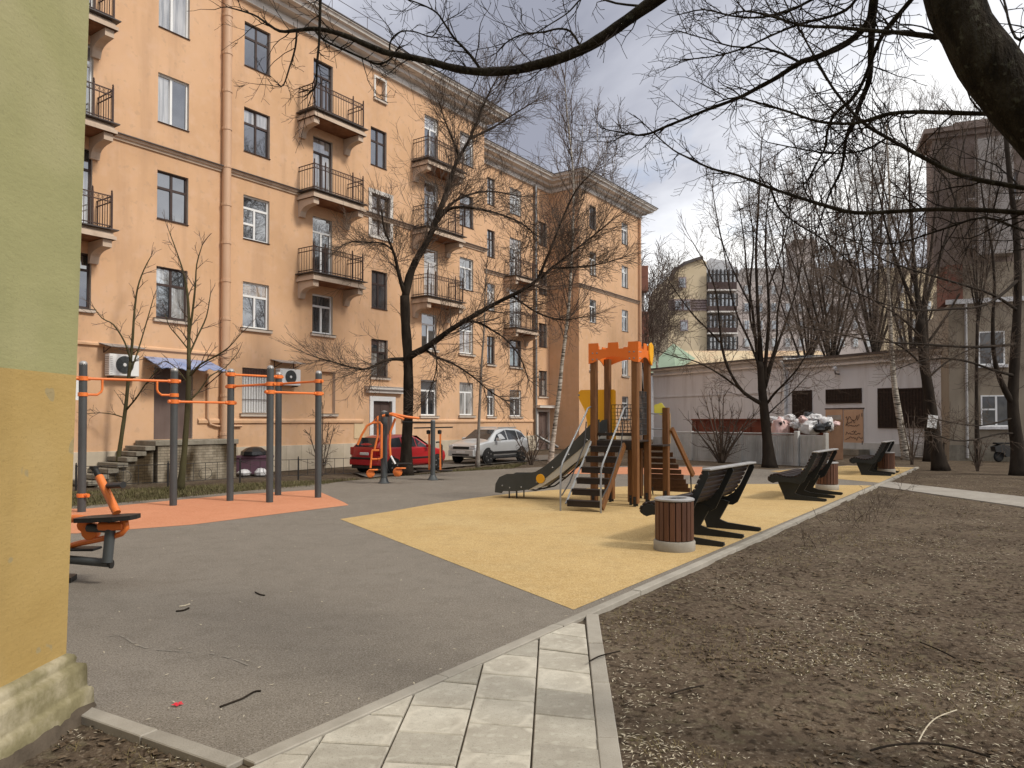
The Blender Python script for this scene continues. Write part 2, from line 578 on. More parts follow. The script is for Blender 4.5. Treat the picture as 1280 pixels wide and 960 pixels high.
M['fence_concrete'] = nmat('weathered_panel', [(.40, .40, .385), (.56, .56, .54)], 1.4, .85, .002, 40, .2, streak=((.2, .19, .17), .8))
M['rust_red'] = nmat('rusty_container', [(.13, .035, .022), (.20, .06, .035)], 2, .75, .002, 30, .25, streak=((.10, .045, .03), .6))
M['rust_brown'] = nmat('brown_container', [(.095, .05, .028), (.14, .075, .042)], 2, .75, .002, 30, .25)
M['tan_door'] = nmat('tan_steel_door', [(.48, .30, .19), (.55, .36, .235)], 1, .6, 0, spec=.3, streak=((.38, .23, .15), .5))
M['ink'] = nmat('black_spray', [(.03, .022, .02), (.055, .04, .035)], 10, .8, 0)
M['lattice'] = nmat('brown_lattice', [(.028, .018, .014), (.05, .034, .026)], 6, .7, 0)
M['beige_wall'] = nmat('beige_render', [(.27, .225, .17), (.34, .29, .225)], .6, .9, .003, 40, .15, streak=((.2, .165, .125), .6))
M['brown_tower'] = nmat('brown_brick_far', [(.20, .155, .135), (.26, .205, .175)], .5, .9, .003, 20, .15)
M['grey_far'] = nmat('grey_far_wall', [(.32, .29, .27), (.40, .37, .35)], .4, .9, 0)
M['brick_red'] = nmat('red_brick_far', [(.19, .085, .06), (.25, .12, .09)], 1.2, .9, .003, 16, .15)
M['yellow_far'] = nmat('yellow_brick_far', [(.54, .44, .29), (.60, .49, .34)], .4, .9, 0, spec=.15)
M['mauve'] = nmat('mauve_band', [(.27, .21, .21), (.36, .29, .28)], .6, .9, 0)
M['pink_far'] = nmat('pinkish_render', [(.42, .365, .335), (.49, .43, .40)], .3, .9, 0)  # paled to put distance haze into the wall and chimney colour
M['green_roof'] = nmat('green_roof', [(.24, .32, .22), (.31, .39, .28)], .6, .6, 0)
M['tan_roof'] = nmat('rusty_tan_roof', [(.42, .22, .13), (.52, .40, .25), (.56, .46, .30)], .22, .7, 0)
M['snow_metal'] = nmat('zinc_roof', [(.46, .46, .47), (.58, .58, .59)], .6, .5, 0)
M['loggia'] = nmat('dark_loggia', [(.05, .03, .03), (.075, .05, .045)], .8, .7, 0)
M['white_bag'] = nmat('white_bag', [(.48, .47, .47), (.70, .69, .69)], 9, .35, .01, 16, .4)
M['pink_bag'] = nmat('pink_bag', [(.60, .38, .36), (.68, .50, .47)], 9, .35, .01, 16, .4)
M['black_bag'] = nmat('black_bag', [(.012, .012, .013), (.03, .03, .03)], 9, .3, .01, 16, .5)
M['purple_box'] = nmat('purple_box', [(.13, .065, .09), (.17, .09, .12)], 3, .6, 0)
M['paper'] = nmat('paper', [(.66, .66, .65), (.78, .78, .77)], 20, .8, 0)
M['red_petal'] = nmat('red_petal', [(.60, .01, .03), (.70, .03, .05)], 10, .6, 0)
M['sign_yellow'] = nmat('cream_board', [(.60, .45, .27), (.66, .50, .31)], 4, .7, 0)


def slab_rims(m):
    t = m.node_tree
    b = t.nodes['Principled BSDF']
    link = b.inputs['Base Color'].links[0]
    src = link.from_socket
    tcn = t.nodes.new('ShaderNodeTexCoord')
    oi = t.nodes.new('ShaderNodeObjectInfo')
    mp = t.nodes.new('ShaderNodeMapping')
    mp.inputs['Scale'].default_value = (5.4, 4.5, 0)
    t.links.new(tcn.outputs['Object'], mp.inputs[0])
    ln = t.nodes.new('ShaderNodeVectorMath')
    ln.operation = 'LENGTH'
    t.links.new(mp.outputs[0], ln.inputs[0])
    nz = t.nodes.new('ShaderNodeTexNoise')
    nz.noise_dimensions = '4D'
    nz.inputs['Scale'].default_value = 7.0
    nz.inputs['Detail'].default_value = 3
    t.links.new(tcn.outputs['Object'], nz.inputs['Vector'])
    mw = t.nodes.new('ShaderNodeMath')
    mw.operation = 'MULTIPLY'
    mw.inputs[1].default_value = 40
    t.links.new(oi.outputs['Random'], mw.inputs[0])
    t.links.new(mw.outputs[0], nz.inputs['W'])
    ad = t.nodes.new('ShaderNodeMath')
    ad.operation = 'ADD'
    m2 = t.nodes.new('ShaderNodeMath')
    m2.operation = 'MULTIPLY_ADD'
    m2.inputs[1].default_value = .75
    m2.inputs[2].default_value = -.45
    t.links.new(oi.outputs['Random'], m2.inputs[0])
    a2 = t.nodes.new('ShaderNodeMath')
    a2.operation = 'ADD'
    t.links.new(ln.outputs['Value'], a2.inputs[0])
    t.links.new(m2.outputs[0], a2.inputs[1])
    t.links.new(a2.outputs[0], ad.inputs[0])
    t.links.new(nz.outputs['Fac'], ad.inputs[1])
    r = t.nodes.new('ShaderNodeValToRGB')
    e = r.color_ramp.elements
    e[0].position, e[0].color = .78, (0, 0, 0, 1)
    e[1].position, e[1].color = .88, (.5, .5, .5, 1)
    q = e.new(1.0)
    q.color = (.15, .15, .15, 1)
    dv = t.nodes.new('ShaderNodeMath')
    dv.operation = 'DIVIDE'
    dv.inputs[1].default_value = 1.85
    t.links.new(ad.outputs[0], dv.inputs[0])
    t.links.new(dv.outputs[0], r.inputs[0])
    x = t.nodes.new('ShaderNodeMix')
    x.data_type = 'RGBA'
    x.inputs['B'].default_value = (.59, .545, .455, 1)
    t.links.new(r.outputs[0], x.inputs['Factor'])
    t.links.new(src, x.inputs['A'])
    t.links.new(x.outputs['Result'], b.inputs['Base Color'])


slab_rims(M['slab'])


def brick_mat():
    m = bpy.data.materials.new('silicate_brick')
    m.use_nodes = True
    t = m.node_tree
    b = t.nodes['Principled BSDF']
    b.inputs['Roughness'].default_value = .9
    b.inputs['Specular IOR Level'].default_value = .15
    tcn = t.nodes.new('ShaderNodeTexCoord')
    mp = t.nodes.new('ShaderNodeMapping')
    mp.inputs['Rotation'].default_value = (radians(90), 0, 0)
    t.links.new(tcn.outputs['Object'], mp.inputs[0])
    br = t.nodes.new('ShaderNodeTexBrick')
    br.inputs['Scale'].default_value = 1.0
    br.inputs['Brick Width'].default_value = .25
    br.inputs['Row Height'].default_value = .085
    br.inputs['Mortar Size'].default_value = .008
    br.inputs['Color1'].default_value = (.36, .31, .235, 1)
    br.inputs['Color2'].default_value = (.25, .21, .155, 1)
    br.inputs['Mortar'].default_value = (.20, .17, .13, 1)
    t.links.new(mp.outputs[0], br.inputs['Vector'])
    n = t.nodes.new('ShaderNodeTexNoise')
    n.inputs['Scale'].default_value = 1.6
    n.inputs['Detail'].default_value = 6
    mp2 = t.nodes.new('ShaderNodeMapping')
    mp2.inputs['Scale'].default_value = (1, 1, .35)
    t.links.new(tcn.outputs['Object'], mp2.inputs[0])
    t.links.new(mp2.outputs[0], n.inputs['Vector'])
    r = t.nodes.new('ShaderNodeValToRGB')
    r.color_ramp.elements[0].position = .42
    r.color_ramp.elements[0].color = (.2, .165, .12, 1)
    r.color_ramp.elements[1].position = .6
    r.color_ramp.elements[1].color = (1, 1, 1, 1)
    t.links.new(n.outputs[0], r.inputs[0])
    x = t.nodes.new('ShaderNodeMix')
    x.data_type = 'RGBA'
    x.blend_type = 'MULTIPLY'
    x.inputs['Factor'].default_value = 1
    t.links.new(br.outputs[0], x.inputs['A'])
    t.links.new(r.outputs[0], x.inputs['B'])
    t.links.new(x.outputs['Result'], b.inputs['Base Color'])
    bp = t.nodes.new('ShaderNodeBump')
    bp.inputs['Distance'].default_value = .01
    bp.invert = True
    t.links.new(br.outputs['Fac'], bp.inputs['Height'])
    t.links.new(bp.outputs[0], b.inputs['Normal'])
    return m


M['brick'] = brick_mat()

# ================================================================== GROUND
def clip(poly, a, b, keep_left=True):
    """clip 2-D polygon by the line a->b"""
    out = []
    n = len(poly)

    def side(p):
        s_ = (b[0] - a[0]) * (p[1] - a[1]) - (b[1] - a[1]) * (p[0] - a[0])
        return s_ if keep_left else -s_
    for i in range(n):
        p, q = poly[i], poly[(i + 1) % n]
        sp, sq = side(p), side(q)
        if sp >= 0:
            out.append(p)
        if (sp > 0 > sq) or (sp < 0 < sq):
            t = sp / (sp - sq)
            out.append((p[0] + (q[0] - p[0]) * t, p[1] + (q[1] - p[1]) * t))
    return out


def g2(u, v):
    p = G(u, v)
    return (p.x, p.y)


def inside(p, poly):
    c = False
    n = len(poly)
    for i in range(n):
        (x1, y1), (x2, y2) = poly[i], poly[i - 1]
        if (y1 > p[1]) != (y2 > p[1]) and p[0] < (x2 - x1) * (p[1] - y1) / (y2 - y1) + x1:
            c = not c
    return c


def sheet(name, pts, z, mat, thick=0.0):
    mb = MB()
    if thick:
        mb.prism(pts, z - thick, z, 'xy')
    else:
        mb.add([(x, y, z) for x, y in pts], [tuple(range(len(pts)))])
    return struct(name, mb, mat)


KA, KB = g2(303, 951), g2(1145, 584)          # the long kerb line
kdir = Vector((KB[0] - KA[0], KB[1] - KA[1])).normalized()
knor = Vector((kdir.y, -kdir.x))              # towards the soil
KL = g2(107, 883)                             # kerb corner at the green house

play_poly = [KL, g2(303, 951), KB, g2(1060, 581.5), g2(962, 587), g2(878, 582), g2(690, 583), g2(560, 590),
             g2(435, 601), g2(400, 605), g2(110, 632), (-14, 15.5), (-14, 4.55), (-2.80, 4.55)]
drive_poly = [g2(440, 590), g2(462, 597), g2(560, 584), g2(640, 577.5), g2(705, 573), g2(760, 569), g2(760, 566), g2(700, 567), g2(580, 575)]
path2_poly = [g2(1092, 606), g2(1112, 601.5), g2(1290, 621), (22, 17.0), (22, 15.2), g2(1290, 634)]


def soil_h(x, y):
    n1 = noise.noise((x * 1.1, y * 1.1, 0)) * .022
    n2 = noise.noise((x * 4.5, y * 4.5, 3.1)) * .014
    n3 = noise.noise((x * 13, y * 13, 7.7)) * .008
    return -.042 + max(-.03, min(.03, n1 + n2 + n3))


def axis(spec):
    out = [spec[0][0]]
    for a, b, st in spec:
        n = max(1, int(round((b - a) / st)))
        out += [a + (b - a) * (i + 1) / n for i in range(n)]
    return out


gx = axis([(-420, -60, 60), (-60, -14, 5), (-14, -4, 1), (-4, .4, .12), (.4, 7, .06), (7, 14, .16), (14, 30, .6), (30, 90, 6), (90, 420, 55)])
gy = axis([(-60, 0, 10), (0, 3, .5), (3, 9, .06), (9, 18, .14), (18, 34, .5), (34, 100, 6), (100, 500, 50)])
mb = MB()
for y in gy:
    for x in gx:
        if inside((x, y), play_poly) or inside((x, y), drive_poly):
            z = -.09
        elif 2 < y < 34 and -6 < x < 16:
            z = soil_h(x, y)
        else:
            z = -.035
        mb.v.append((x, y, z))
nx = len(gx)
for j in range(len(gy) - 1):
    for i in range(nx - 1):
        a = j * nx + i
        mb.f.append((a, a + 1, a + nx + 1, a + nx))
o = obj('ground', mb, M['soil'], smooth=True, fix=False)
o['kind'] = 'structure'

sheet('playground_surface', play_poly, 0.0, M['rubber_grey'])
sheet('yellow_surface', [g2(*p) for p in [(425, 649), (717, 762.5), (1090, 607), (960, 605), (850, 605.5), (760, 609), (685, 613), (640, 617), (597, 622), (544, 629.5), (484, 640)]], .004, M['rubber_yellow'])
sheet('orange_surface', [(-13.5, 15.2), (-13.5, 12.2)] + [g2(*p) for p in [(95, 667), (240, 656), (436, 631.5), (430, 628), (394, 612.5), (300, 618), (212, 626), (109, 636)]], .004, M['rubber_orange'])
sheet('far_orange_surface', [g2(*p) for p in [(672, 592), (800, 593), (878, 594.5), (878, 583.5), (780, 584), (692, 584.5)]], .004, M['rubber_orange'])
sheet('far_yellow_surface', [g2(*p) for p in [(962, 589), (1045, 598.5), (1099, 603.5), (1143, 584.5), (1060, 582)]], .004, M['rubber_yellow'])
sheet('driveway', drive_poly, -.006, M['asphalt'])
sheet('far_path', path2_poly, -.016, M['path_concrete'], .1)


def kerb(name, a, b, width, z0, z1, stone=1.0, side=None):
    """row of kerb stones with open joints, bedded on a strip"""
    a, b = Vector(a), Vector(b)
    d = (b - a)
    L_ = d.length
    d.normalize()
    n_ = Vector((d.y, -d.x))
    mb = MB()
    mb.prism([tuple(a), tuple(a + n_ * width), tuple(b + n_ * width), tuple(b)], z0 - .08, z1 - .03, 'xy')
    bed = struct(name, mb, M['earth_plinth'])
    cnt = max(1, int(round(L_ / stone)))
    rnd = random.Random(len(name))
    me = MB().cbox(0.004, L_ / cnt - .004, -width - .003, .003, z0 - .07, z1, .006).mesh('kerb_stone', M['kerb'])
    fix_normals(me)
    for i in range(cnt):
        q = a + d * (L_ * i / cnt)
        o = obj('kerb_stone', me, None, bed, loc=(q.x, q.y, rnd.uniform(-.004, .004)))
        o.rotation_euler = (0, 0, atan2(d.y, d.x) + rnd.uniform(-.004, .004))
    return bed


kw = .10
kerb('long_kerb', KA, KB, kw, -.05, .014, 1.6)
kerb('short_kerb', KL, tuple(Vector(g2(306, 950))), .11, -.05, .010, .85)
# right kerb of the footpath
RA, RB = g2(732, 768.5), g2(752.5, 975)
rdir = (Vector(RB) - Vector(RA)).normalized()
RB = tuple(Vector(RA) + rdir * 4.6)
bedr = kerb('footpath_kerb', RB, RA, .115, -.05, .010, .95)

# footpath slabs: the columns and rows surveyed from the photo
cols_ = [lambda v: 730.5 + .111 * (v - 769.4), lambda v: 674 - .0636 * (v - 794.7), lambda v: 604.6 - .259 * (v - 825.6),
         lambda v: 519 - .457 * (v - 864), lambda v: 404 - .68 * (v - 920), lambda v: 275 - .9 * (v - 960)]
rows_ = [[781, 798.5, 818.7, 842, 867.8, 899.8, 937.3, 982, 1036, 1100],
         [800, 821.9, 847.2, 877.2, 909, 946, 992, 1048, 1112],
         [830, 855.6, 886, 919.4, 957, 1001, 1055, 1120],
         [866, 896, 932.5, 972, 1018, 1070, 1130],
         [908, 945, 986, 1034, 1090, 1150]]
dip = [8.0, 6.0, 5.5, 5.0, 4.5]
bed_poly = [g2(732, 768), g2(745, 830), RB, (-1.9, 1.6), KA]
fp = struct('footpath', MB().prism([(x, y) for x, y in bed_poly], -.10, -.022, 'xy'), M['earth_plinth'])
rnd = random.Random(5)
ka2 = Vector(KA) + knor * (kw + .012)
kb2 = Vector(KB) + knor * (kw + .012)
for c in range(5):
    rr = rows_[c]
    for i in range(len(rr) - 1):
        q = []
        for (cc, v, dv) in ((c, rr[i], 0), (c, rr[i + 1], 0), (c + 1, rr[i + 1] - dip[c], 0), (c + 1, rr[i] - dip[c], 0)):
            q.append(g2(cols_[cc](v), v))
        cxm = sum(p[0] for p in q) / 4
        cym = sum(p[1] for p in q) / 4
        q = [(cxm + (p[0] - cxm) * .973, cym + (p[1] - cym) * .966) for p in q]
        q = clip(q, tuple(ka2), tuple(kb2), keep_left=False)
        if len(q) < 3:
            continue
        cxm = sum(p[0] for p in q) / len(q)
        cym = sum(p[1] for p in q) / len(q)
        top = rnd.uniform(-.001, .008)
        mb = MB()
        n = len(q)
        ins = [(cxm + (p[0] - cxm) * .97, cym + (p[1] - cym) * .97) for p in q]
        tz = [rnd.uniform(-.002, .002) for _ in q]
        mb.add([(p[0] - cxm, p[1] - cym, -.06) for p in q] + [(p[0] - cxm, p[1] - cym, top - .007) for p in q] +
               [(p[0] - cxm, p[1] - cym, top + tz[k]) for k, p in enumerate(ins)],
               [(k, (k + 1) % n, n + (k + 1) % n, n + k) for k in range(n)] +
               [(n + k, n + (k + 1) % n, 2 * n + (k + 1) % n, 2 * n + k) for k in range(n)] + [tuple(range(2 * n, 3 * n))])
        obj('paving_slab', mb, M['slab'], fp, loc=(cxm, cym, 0))

# ================================================================== ORANGE APARTMENT BUILDING
K = 1.1
ANG = atan2(.8181917, .57494552)
ROOT = V(-8.19437 * K, 24.49096 * K, 0)
house = thing('apartment_building', 'long five storey orange stucco apartment building with iron balconies and pale cornice', 'building', ROOT, ANG)


def pt(s_, off, z):
    return (K * s_, -K * off, 1.85 + K * (z - 1.85))


def house_world(s_, off, z):
    x, y, zz = pt(s_, off, z)
    return V(ROOT.x + x * cos(ANG) - y * sin(ANG), ROOT.y + x * sin(ANG) + y * cos(ANG), zz)


Z0 = 1.85 - 1.85 / K           # ground level in survey units


def path_extrude(path, prof, tf, close_prof=False):
    """profile (out, z) swept along a 2-D path with mitred corners, out = right-hand side"""
    mb = MB()
    n = len(path)
    mit = []
    for i in range(n):
        ds = []
        if i > 0:
            ds.append((Vector(path[i]) - Vector(path[i - 1])).normalized())
        if i < n - 1:
            ds.append((Vector(path[i + 1]) - Vector(path[i])).normalized())
        ns = [Vector((d.y, -d.x)) for d in ds]
        m = sum(ns, Vector((0, 0)))
        m = m / m.length
        m /= max(.3, m.dot(ns[0]))
        mit.append(m)
    k = len(prof)
    for i in range(n):
        for (o_, z) in prof:
            q = Vector(path[i]) + mit[i] * o_
            mb.v.append(tf(q.x, q.y, z))
    for i in range(n - 1):
        for j in range(k - 1):
            a = i * k + j
            mb.f.append((a, a + k, a + k + 1, a + 1))
    return mb


# path in (s, -off) so that right-hand side is outwards
HP = [(-13, 0), (12, 0), (12, 2.8), (22.1, 2.8), (22.1, .75), (30.4, .75), (30.4, 13)]
tfh = lambda x, y, z: pt(x, -y, z)


def seg_path(a, b):
    return [a, b]


obj('cornice', path_extrude(HP, [(0, 15.45), (.10, 15.47), (.12, 15.62), (.02, 15.63), (.03, 15.74), (.34, 15.78), (.36, 15.9), (.66, 15.94), (.70, 16.06), (.82, 16.10), (.86, 16.2), (.90, 16.2), (.90, 16.235), (0, 16.5)], tfh), M['cornice'], house)
obj('roof_edge', path_extrude(HP, [(.84, 16.212), (.93, 16.24), (.93, 16.28), (0, 16.56), (-1.5, 16.8)], tfh), M['roof_metal'], house)
mb = MB()
mb.add([pt(*q) for q in [(-13, -.3, 16.6), (12, -.3, 16.6), (12, -13, 16.9), (-13, -13, 16.9)]], [(0, 1, 2, 3)])
mb.add([pt(*q) for q in [(11.9, -2.9, 16.6), (31, -2.9, 16.6), (31, -13, 16.9), (11.9, -13, 16.9)]], [(0, 1, 2, 3)])
mb.add([pt(*q) for q in [(22, -.9, 16.6), (31, -.9, 16.6), (31, -3, 16.6), (22, -3, 16.6)]], [(0, 1, 2, 3)])
obj('roof', mb, M['roof_metal'], house)
# roof rail
mb = MB()
inset = .55
RP = [(-13, -inset), (12 + inset, -inset), (12 + inset, 2.8 - inset), (22.1 - inset, 2.8 - inset), (22.1 - inset, .75 - inset), (30.4 + inset, .75 - inset)]
for i in range(len(RP) - 1):
    a, b = Vector(RP[i]), Vector(RP[i + 1])
    L_ = (b - a).length
    n = max(1, int(L_ / 1.6))
    mb.tube([pt(a.x, -a.y, 16.98), pt(b.x, -b.y, 16.98)], .014, 4)
    for j in range(n + 1):
        q = a + (b - a) * j / n
        mb.tube([pt(q.x, -q.y, 16.3), pt(q.x, -q.y, 17.0)], .014, 4)
obj('roof_rail', mb, M['iron'], house)
obj('string_course', path_extrude(HP, [(0, 9.665), (.05, 9.675), (.06, 9.735), (.11, 9.75), (.12, 9.80), (.15, 9.81), (0, 9.85)], tfh), M['balcony'], house)
obj('string_cap', path_extrude(HP, [(.135, 9.808), (.185, 9.818), (.185, 9.845), (0, 9.88)], tfh), M['roof_metal'], house)
obj('lower_ledge', path_extrude([(-2.4, 0), (4.4, 0)], [(0, 1.76), (.06, 1.78), (.07, 1.86), (.02, 1.92), (0, 1.92)], tfh), M['orange_wall'], house)
obj('lower_ledge', path_extrude([(6.5, 0), (12, 0), (12, 2.8), (20.7, 2.8)], [(0, 1.76), (.06, 1.78), (.07, 1.86), (.02, 1.92), (0, 1.92)], tfh), M['orange_wall'], house)
obj('upper_ledge', path_extrude([(-13, 0), (-1.8, 0)], [(0, 3.88), (.07, 3.9), (.07, 3.95), (0, 4.0)], tfh), M['orange_wall'], house)

WR = [(2.10, 3.57), (4.87, 6.36), (7.75, 9.18), (10.6, 12.05), (13.4, 14.85)]
holes_A, holes_B, holes_C = [], [], []
# entries: s0, s1, z0, z1, type, frame material, pane glazing list
holes_A += [(-9.3, -8.3, z0, z1, 'T', 'white') for (z0, z1) in WR[1:]]
holes_A += [(-6.45, -5.55, WR[1][0], WR[1][1], 'T', 'dark')]
holes_A += [(-6.45, -5.55, z0 - .82, z1, 'D', 'white' if i != 2 else 'dark') for i, (z0, z1) in enumerate(WR) if i > 1]
holes_A += [(-6.45, -5.75, 2.4, 3.0, 'X', 'white')]
for i, ty, fr in ((1, 'O', 'dark'), (2, 'O', 'dark'), (3, 'V', 'white'), (4, 'V', 'white')):
    holes_A.append((-3.73, -2.76, WR[i][0] - (.02 if i == 1 else 0), WR[i][1], ty, fr))
holes_A.append((-3.77, -2.56, 1.31, 3.42, 'DOOR', 'dark'))
for i, ty, fr in ((0, 'BAR', 'white'), (1, 'T', 'white'), (2, 'A', 'white'), (3, 'O', 'dark'), (4, 'V2', 'dark')):
    holes_A.append((-.85, .15, WR[i][0], WR[i][1], ty, fr))
holes_A.append((2.40, 3.04, 2.12, 3.62, 'NICHE', 'orange'))
holes_A.append((1.97, 2.9, WR[1][0] + .1, WR[1][1], 'T', 'white'))
for i, fr in ((2, 'white'), (3, 'dark'), (4, 'dark')):
    holes_A.append((1.97, 2.86, WR[i][0] - .80, WR[i][1] - .06, 'D', fr))
holes_A += [(4.98, 5.5, 14.44, 15.22, 'NICHE', 'orange'), (4.76, 5.62, 11.77, 13.25, 'O', 'dark'), (4.8, 5.8, 9.09, 10.67, 'O', 'dark'),
            (4.83, 5.68, 6.21, 7.68, 'O', 'dark'), (4.83, 5.72, 3.56, 5.02, 'O', 'dark'), (4.92, 5.94, Z0, 2.62, 'DOOR', 'brown')]
holes_A += [(7.66, 8.66, WR[0][0] - .03, WR[0][1], 'T', 'white'), (7.7, 8.65, WR[1][0], WR[1][1], 'T', 'white')]
for i, fr in ((2, 'white'), (3, 'white'), (4, 'white')):
    holes_A.append((7.85, 8.72, WR[i][0] - .80, WR[i][1] - .06, 'D', fr))
for i in range(5):
    holes_A.append((10.2, 11.18, WR[i][0], WR[i][1], 'T', 'white' if i != 3 else 'dark'))
for i in range(5):
    holes_B.append((15.95, 16.62, WR[i][0], WR[i][1], 'T' if i in (0, 2) else 'O', 'white' if i in (0, 2) else 'dark'))
    if i in (2, 3):
        holes_B.append((18.02, 19.15, WR[i][0] - .8, WR[i][1], 'D', 'white'))
    else:
        holes_B.append((18.02, 19.15, WR[i][0], WR[i][1], 'T', 'white' if i in (0, 4) else 'dark'))
holes_B += [(20.85, 22.0, Z0, 2.38, 'DOOR', 'brown'), (20.95, 21.85, 3.3, 4.8, 'O', 'dark'), (20.95, 21.85, 6.2, 7.6, 'O', 'dark'), (20.95, 21.85, 9.3, 10.7, 'O', 'dark'), (20.95, 21.85, 12.2, 13.6, 'O', 'dark')]
for i in range(5):
    holes_C.append((23.38, 24.2, WR[i][0], WR[i][1] - .05, 'O' if i in (4, 0) else 'T', 'dark' if i in (4, 0) else 'white'))
    holes_C.append((27.62, 28.52, WR[i][0] - .1, WR[i][1] - .15, 'T', 'white'))


def wall_with_holes(name, s0, s1, off, zlo, zhi, holes, mat, reveal=.16):
    xs = sorted({s0, s1} | {round(h[k], 3) for h in holes for k in (0, 1) if s0 < h[k] < s1})
    zs = sorted({zlo, zhi} | {round(max(zlo, h[k]), 3) for h in holes for k in (2, 3) if zlo <= h[k] < zhi})
    mb = MB()
    for i in range(len(xs) - 1):
        for j in range(len(zs) - 1):
            xm, zm = (xs[i] + xs[i + 1]) / 2, (zs[j] + zs[j + 1]) / 2
            if any(h[0] < xm < h[1] and h[2] < zm < h[3] for h in holes):
                continue
            mb.add([pt(xs[i], off, zs[j]), pt(xs[i + 1], off, zs[j]), pt(xs[i + 1], off, zs[j + 1]), pt(xs[i], off, zs[j + 1])], [(0, 1, 2, 3)])
    obj(name, mb, mat, house, fix=False)
    rv = MB()
    for h in holes:
        a, b, c, d = h[0], h[1], h[2], h[3]
        if c > zhi or d < zlo:
            continue
        c2, d2 = max(c, zlo), min(d, zhi)
        I = off - reveal
        for q in ([(a, off, c2), (a, I, c2), (a, I, d2), (a, off, d2)], [(b, off, c2), (b, off, d2), (b, I, d2), (b, I, c2)],
                  [(a, off, d), (a, I, d), (b, I, d), (b, off, d)], [(a, off, c), (b, off, c), (b, I, c), (a, I, c)]):
            rv.add([pt(*w_) for w_ in q], [(0, 1, 2, 3)])
    if rv.v:
        obj('window_reveals', rv, M['reveal'], house, fix=False)['kind'] = 'stuff'


wall_with_holes('wall', -13, 12, 0, .95, 15.6, holes_A, M['orange_wall'])
wall_with_holes('wall', 12, 22.1, -2.8, .95, 15.6, holes_B, M['orange_wall'])
wall_with_holes('wall', 22.1, 30.4, -.75, .95, 15.6, holes_C, M['orange_wall'])
for qs in ([(22.1, -2.8, Z0), (22.1, -.75, Z0), (22.1, -.75, 15.6), (22.1, -2.8, 15.6)], [(12, 0, Z0), (12, -2.8, Z0), (12, -2.8, 15.6), (12, 0, 15.6)],
           [(30.4, -.75, Z0), (30.4, -13, Z0), (30.4, -13, 15.6), (30.4, -.75, 15.6)]):
    obj('side_wall', MB().add([pt(*q) for q in qs], [(0, 1, 2, 3)]), M['orange_wall'], house, fix=False)
# backing behind the plinth and the lower zone
mb = MB()
for (a, b, off) in ((-13, -3.77, 0), (-2.56, 4.92, 0), (5.94, 12, 0), (12, 20.85, -2.8), (22.0, 22.1, -2.8), (22.1, 30.4, -.75)):
    mb.add([pt(a, off - .02, Z0 - .1), pt(b, off - .02, Z0 - .1), pt(b, off - .02, .97), pt(a, off - .02, .97)], [(0, 1, 2, 3)])
obj('plinth_core', mb, M['earth_plinth'], house, fix=False)
# plinth slabs, one by one
rnd = random.Random(8)
for (a, b, off) in ((-13, -3.9, 0), (-2.3, 4.66, 0), (6.2, 12, 0), (12.02, 20.6, -2.8), (22.1, 30.4, -.75)):
    n = max(1, int(round((b - a) / .62)))
    w_ = (b - a) / n * K
    hgt = (1.03 - Z0) * K
    me = MB().cbox(.003, w_ - .003, -.055, .03, 0, hgt, .006).mesh('plinth_slab', M['plinth'])
    fix_normals(me)
    for i in range(n):
        p = pt(a + (b - a) * i / n, off, Z0)
        obj('plinth_slab', me, None, house, loc=(p[0], p[1] - rnd.uniform(0, .008), p[2] - .02))

FR = {'white': M['white_pvc'], 'dark': M['dark_frame'], 'brown': M['door']}


def grid_for(ty, w, h):
    """pane rectangles as fractions: u0,u1,v0,v1"""
    if ty == 'T':
        return [(0, 1, .70, 1), (0, .5, 0, .70), (.5, 1, 0, .70)]
    if ty == 'O':
        return [(0, .5, .66, 1), (.5, 1, .66, 1), (0, .5, 0, .66), (.5, 1, 0, .66)]
    if ty == 'A':
        return [(0, 1, .72, 1), (0, .47, .36, .72), (0, .47, 0, .36), (.47, 1, 0, .72)]
    if ty == 'V':
        return [(0, .46, 0, 1), (.46, 1, 0, 1)]
    if ty == 'V2':
        return [(0, .5, .68, 1), (0, .5, 0, .68), (.5, 1, .68, 1), (.5, 1, 0, .68)]
    if ty == 'D':
        return [(0, 1, .76, 1), (0, .5, 0, .76), (.5, 1, 0, .76)]
    return [(0, 1, 0, 1)]


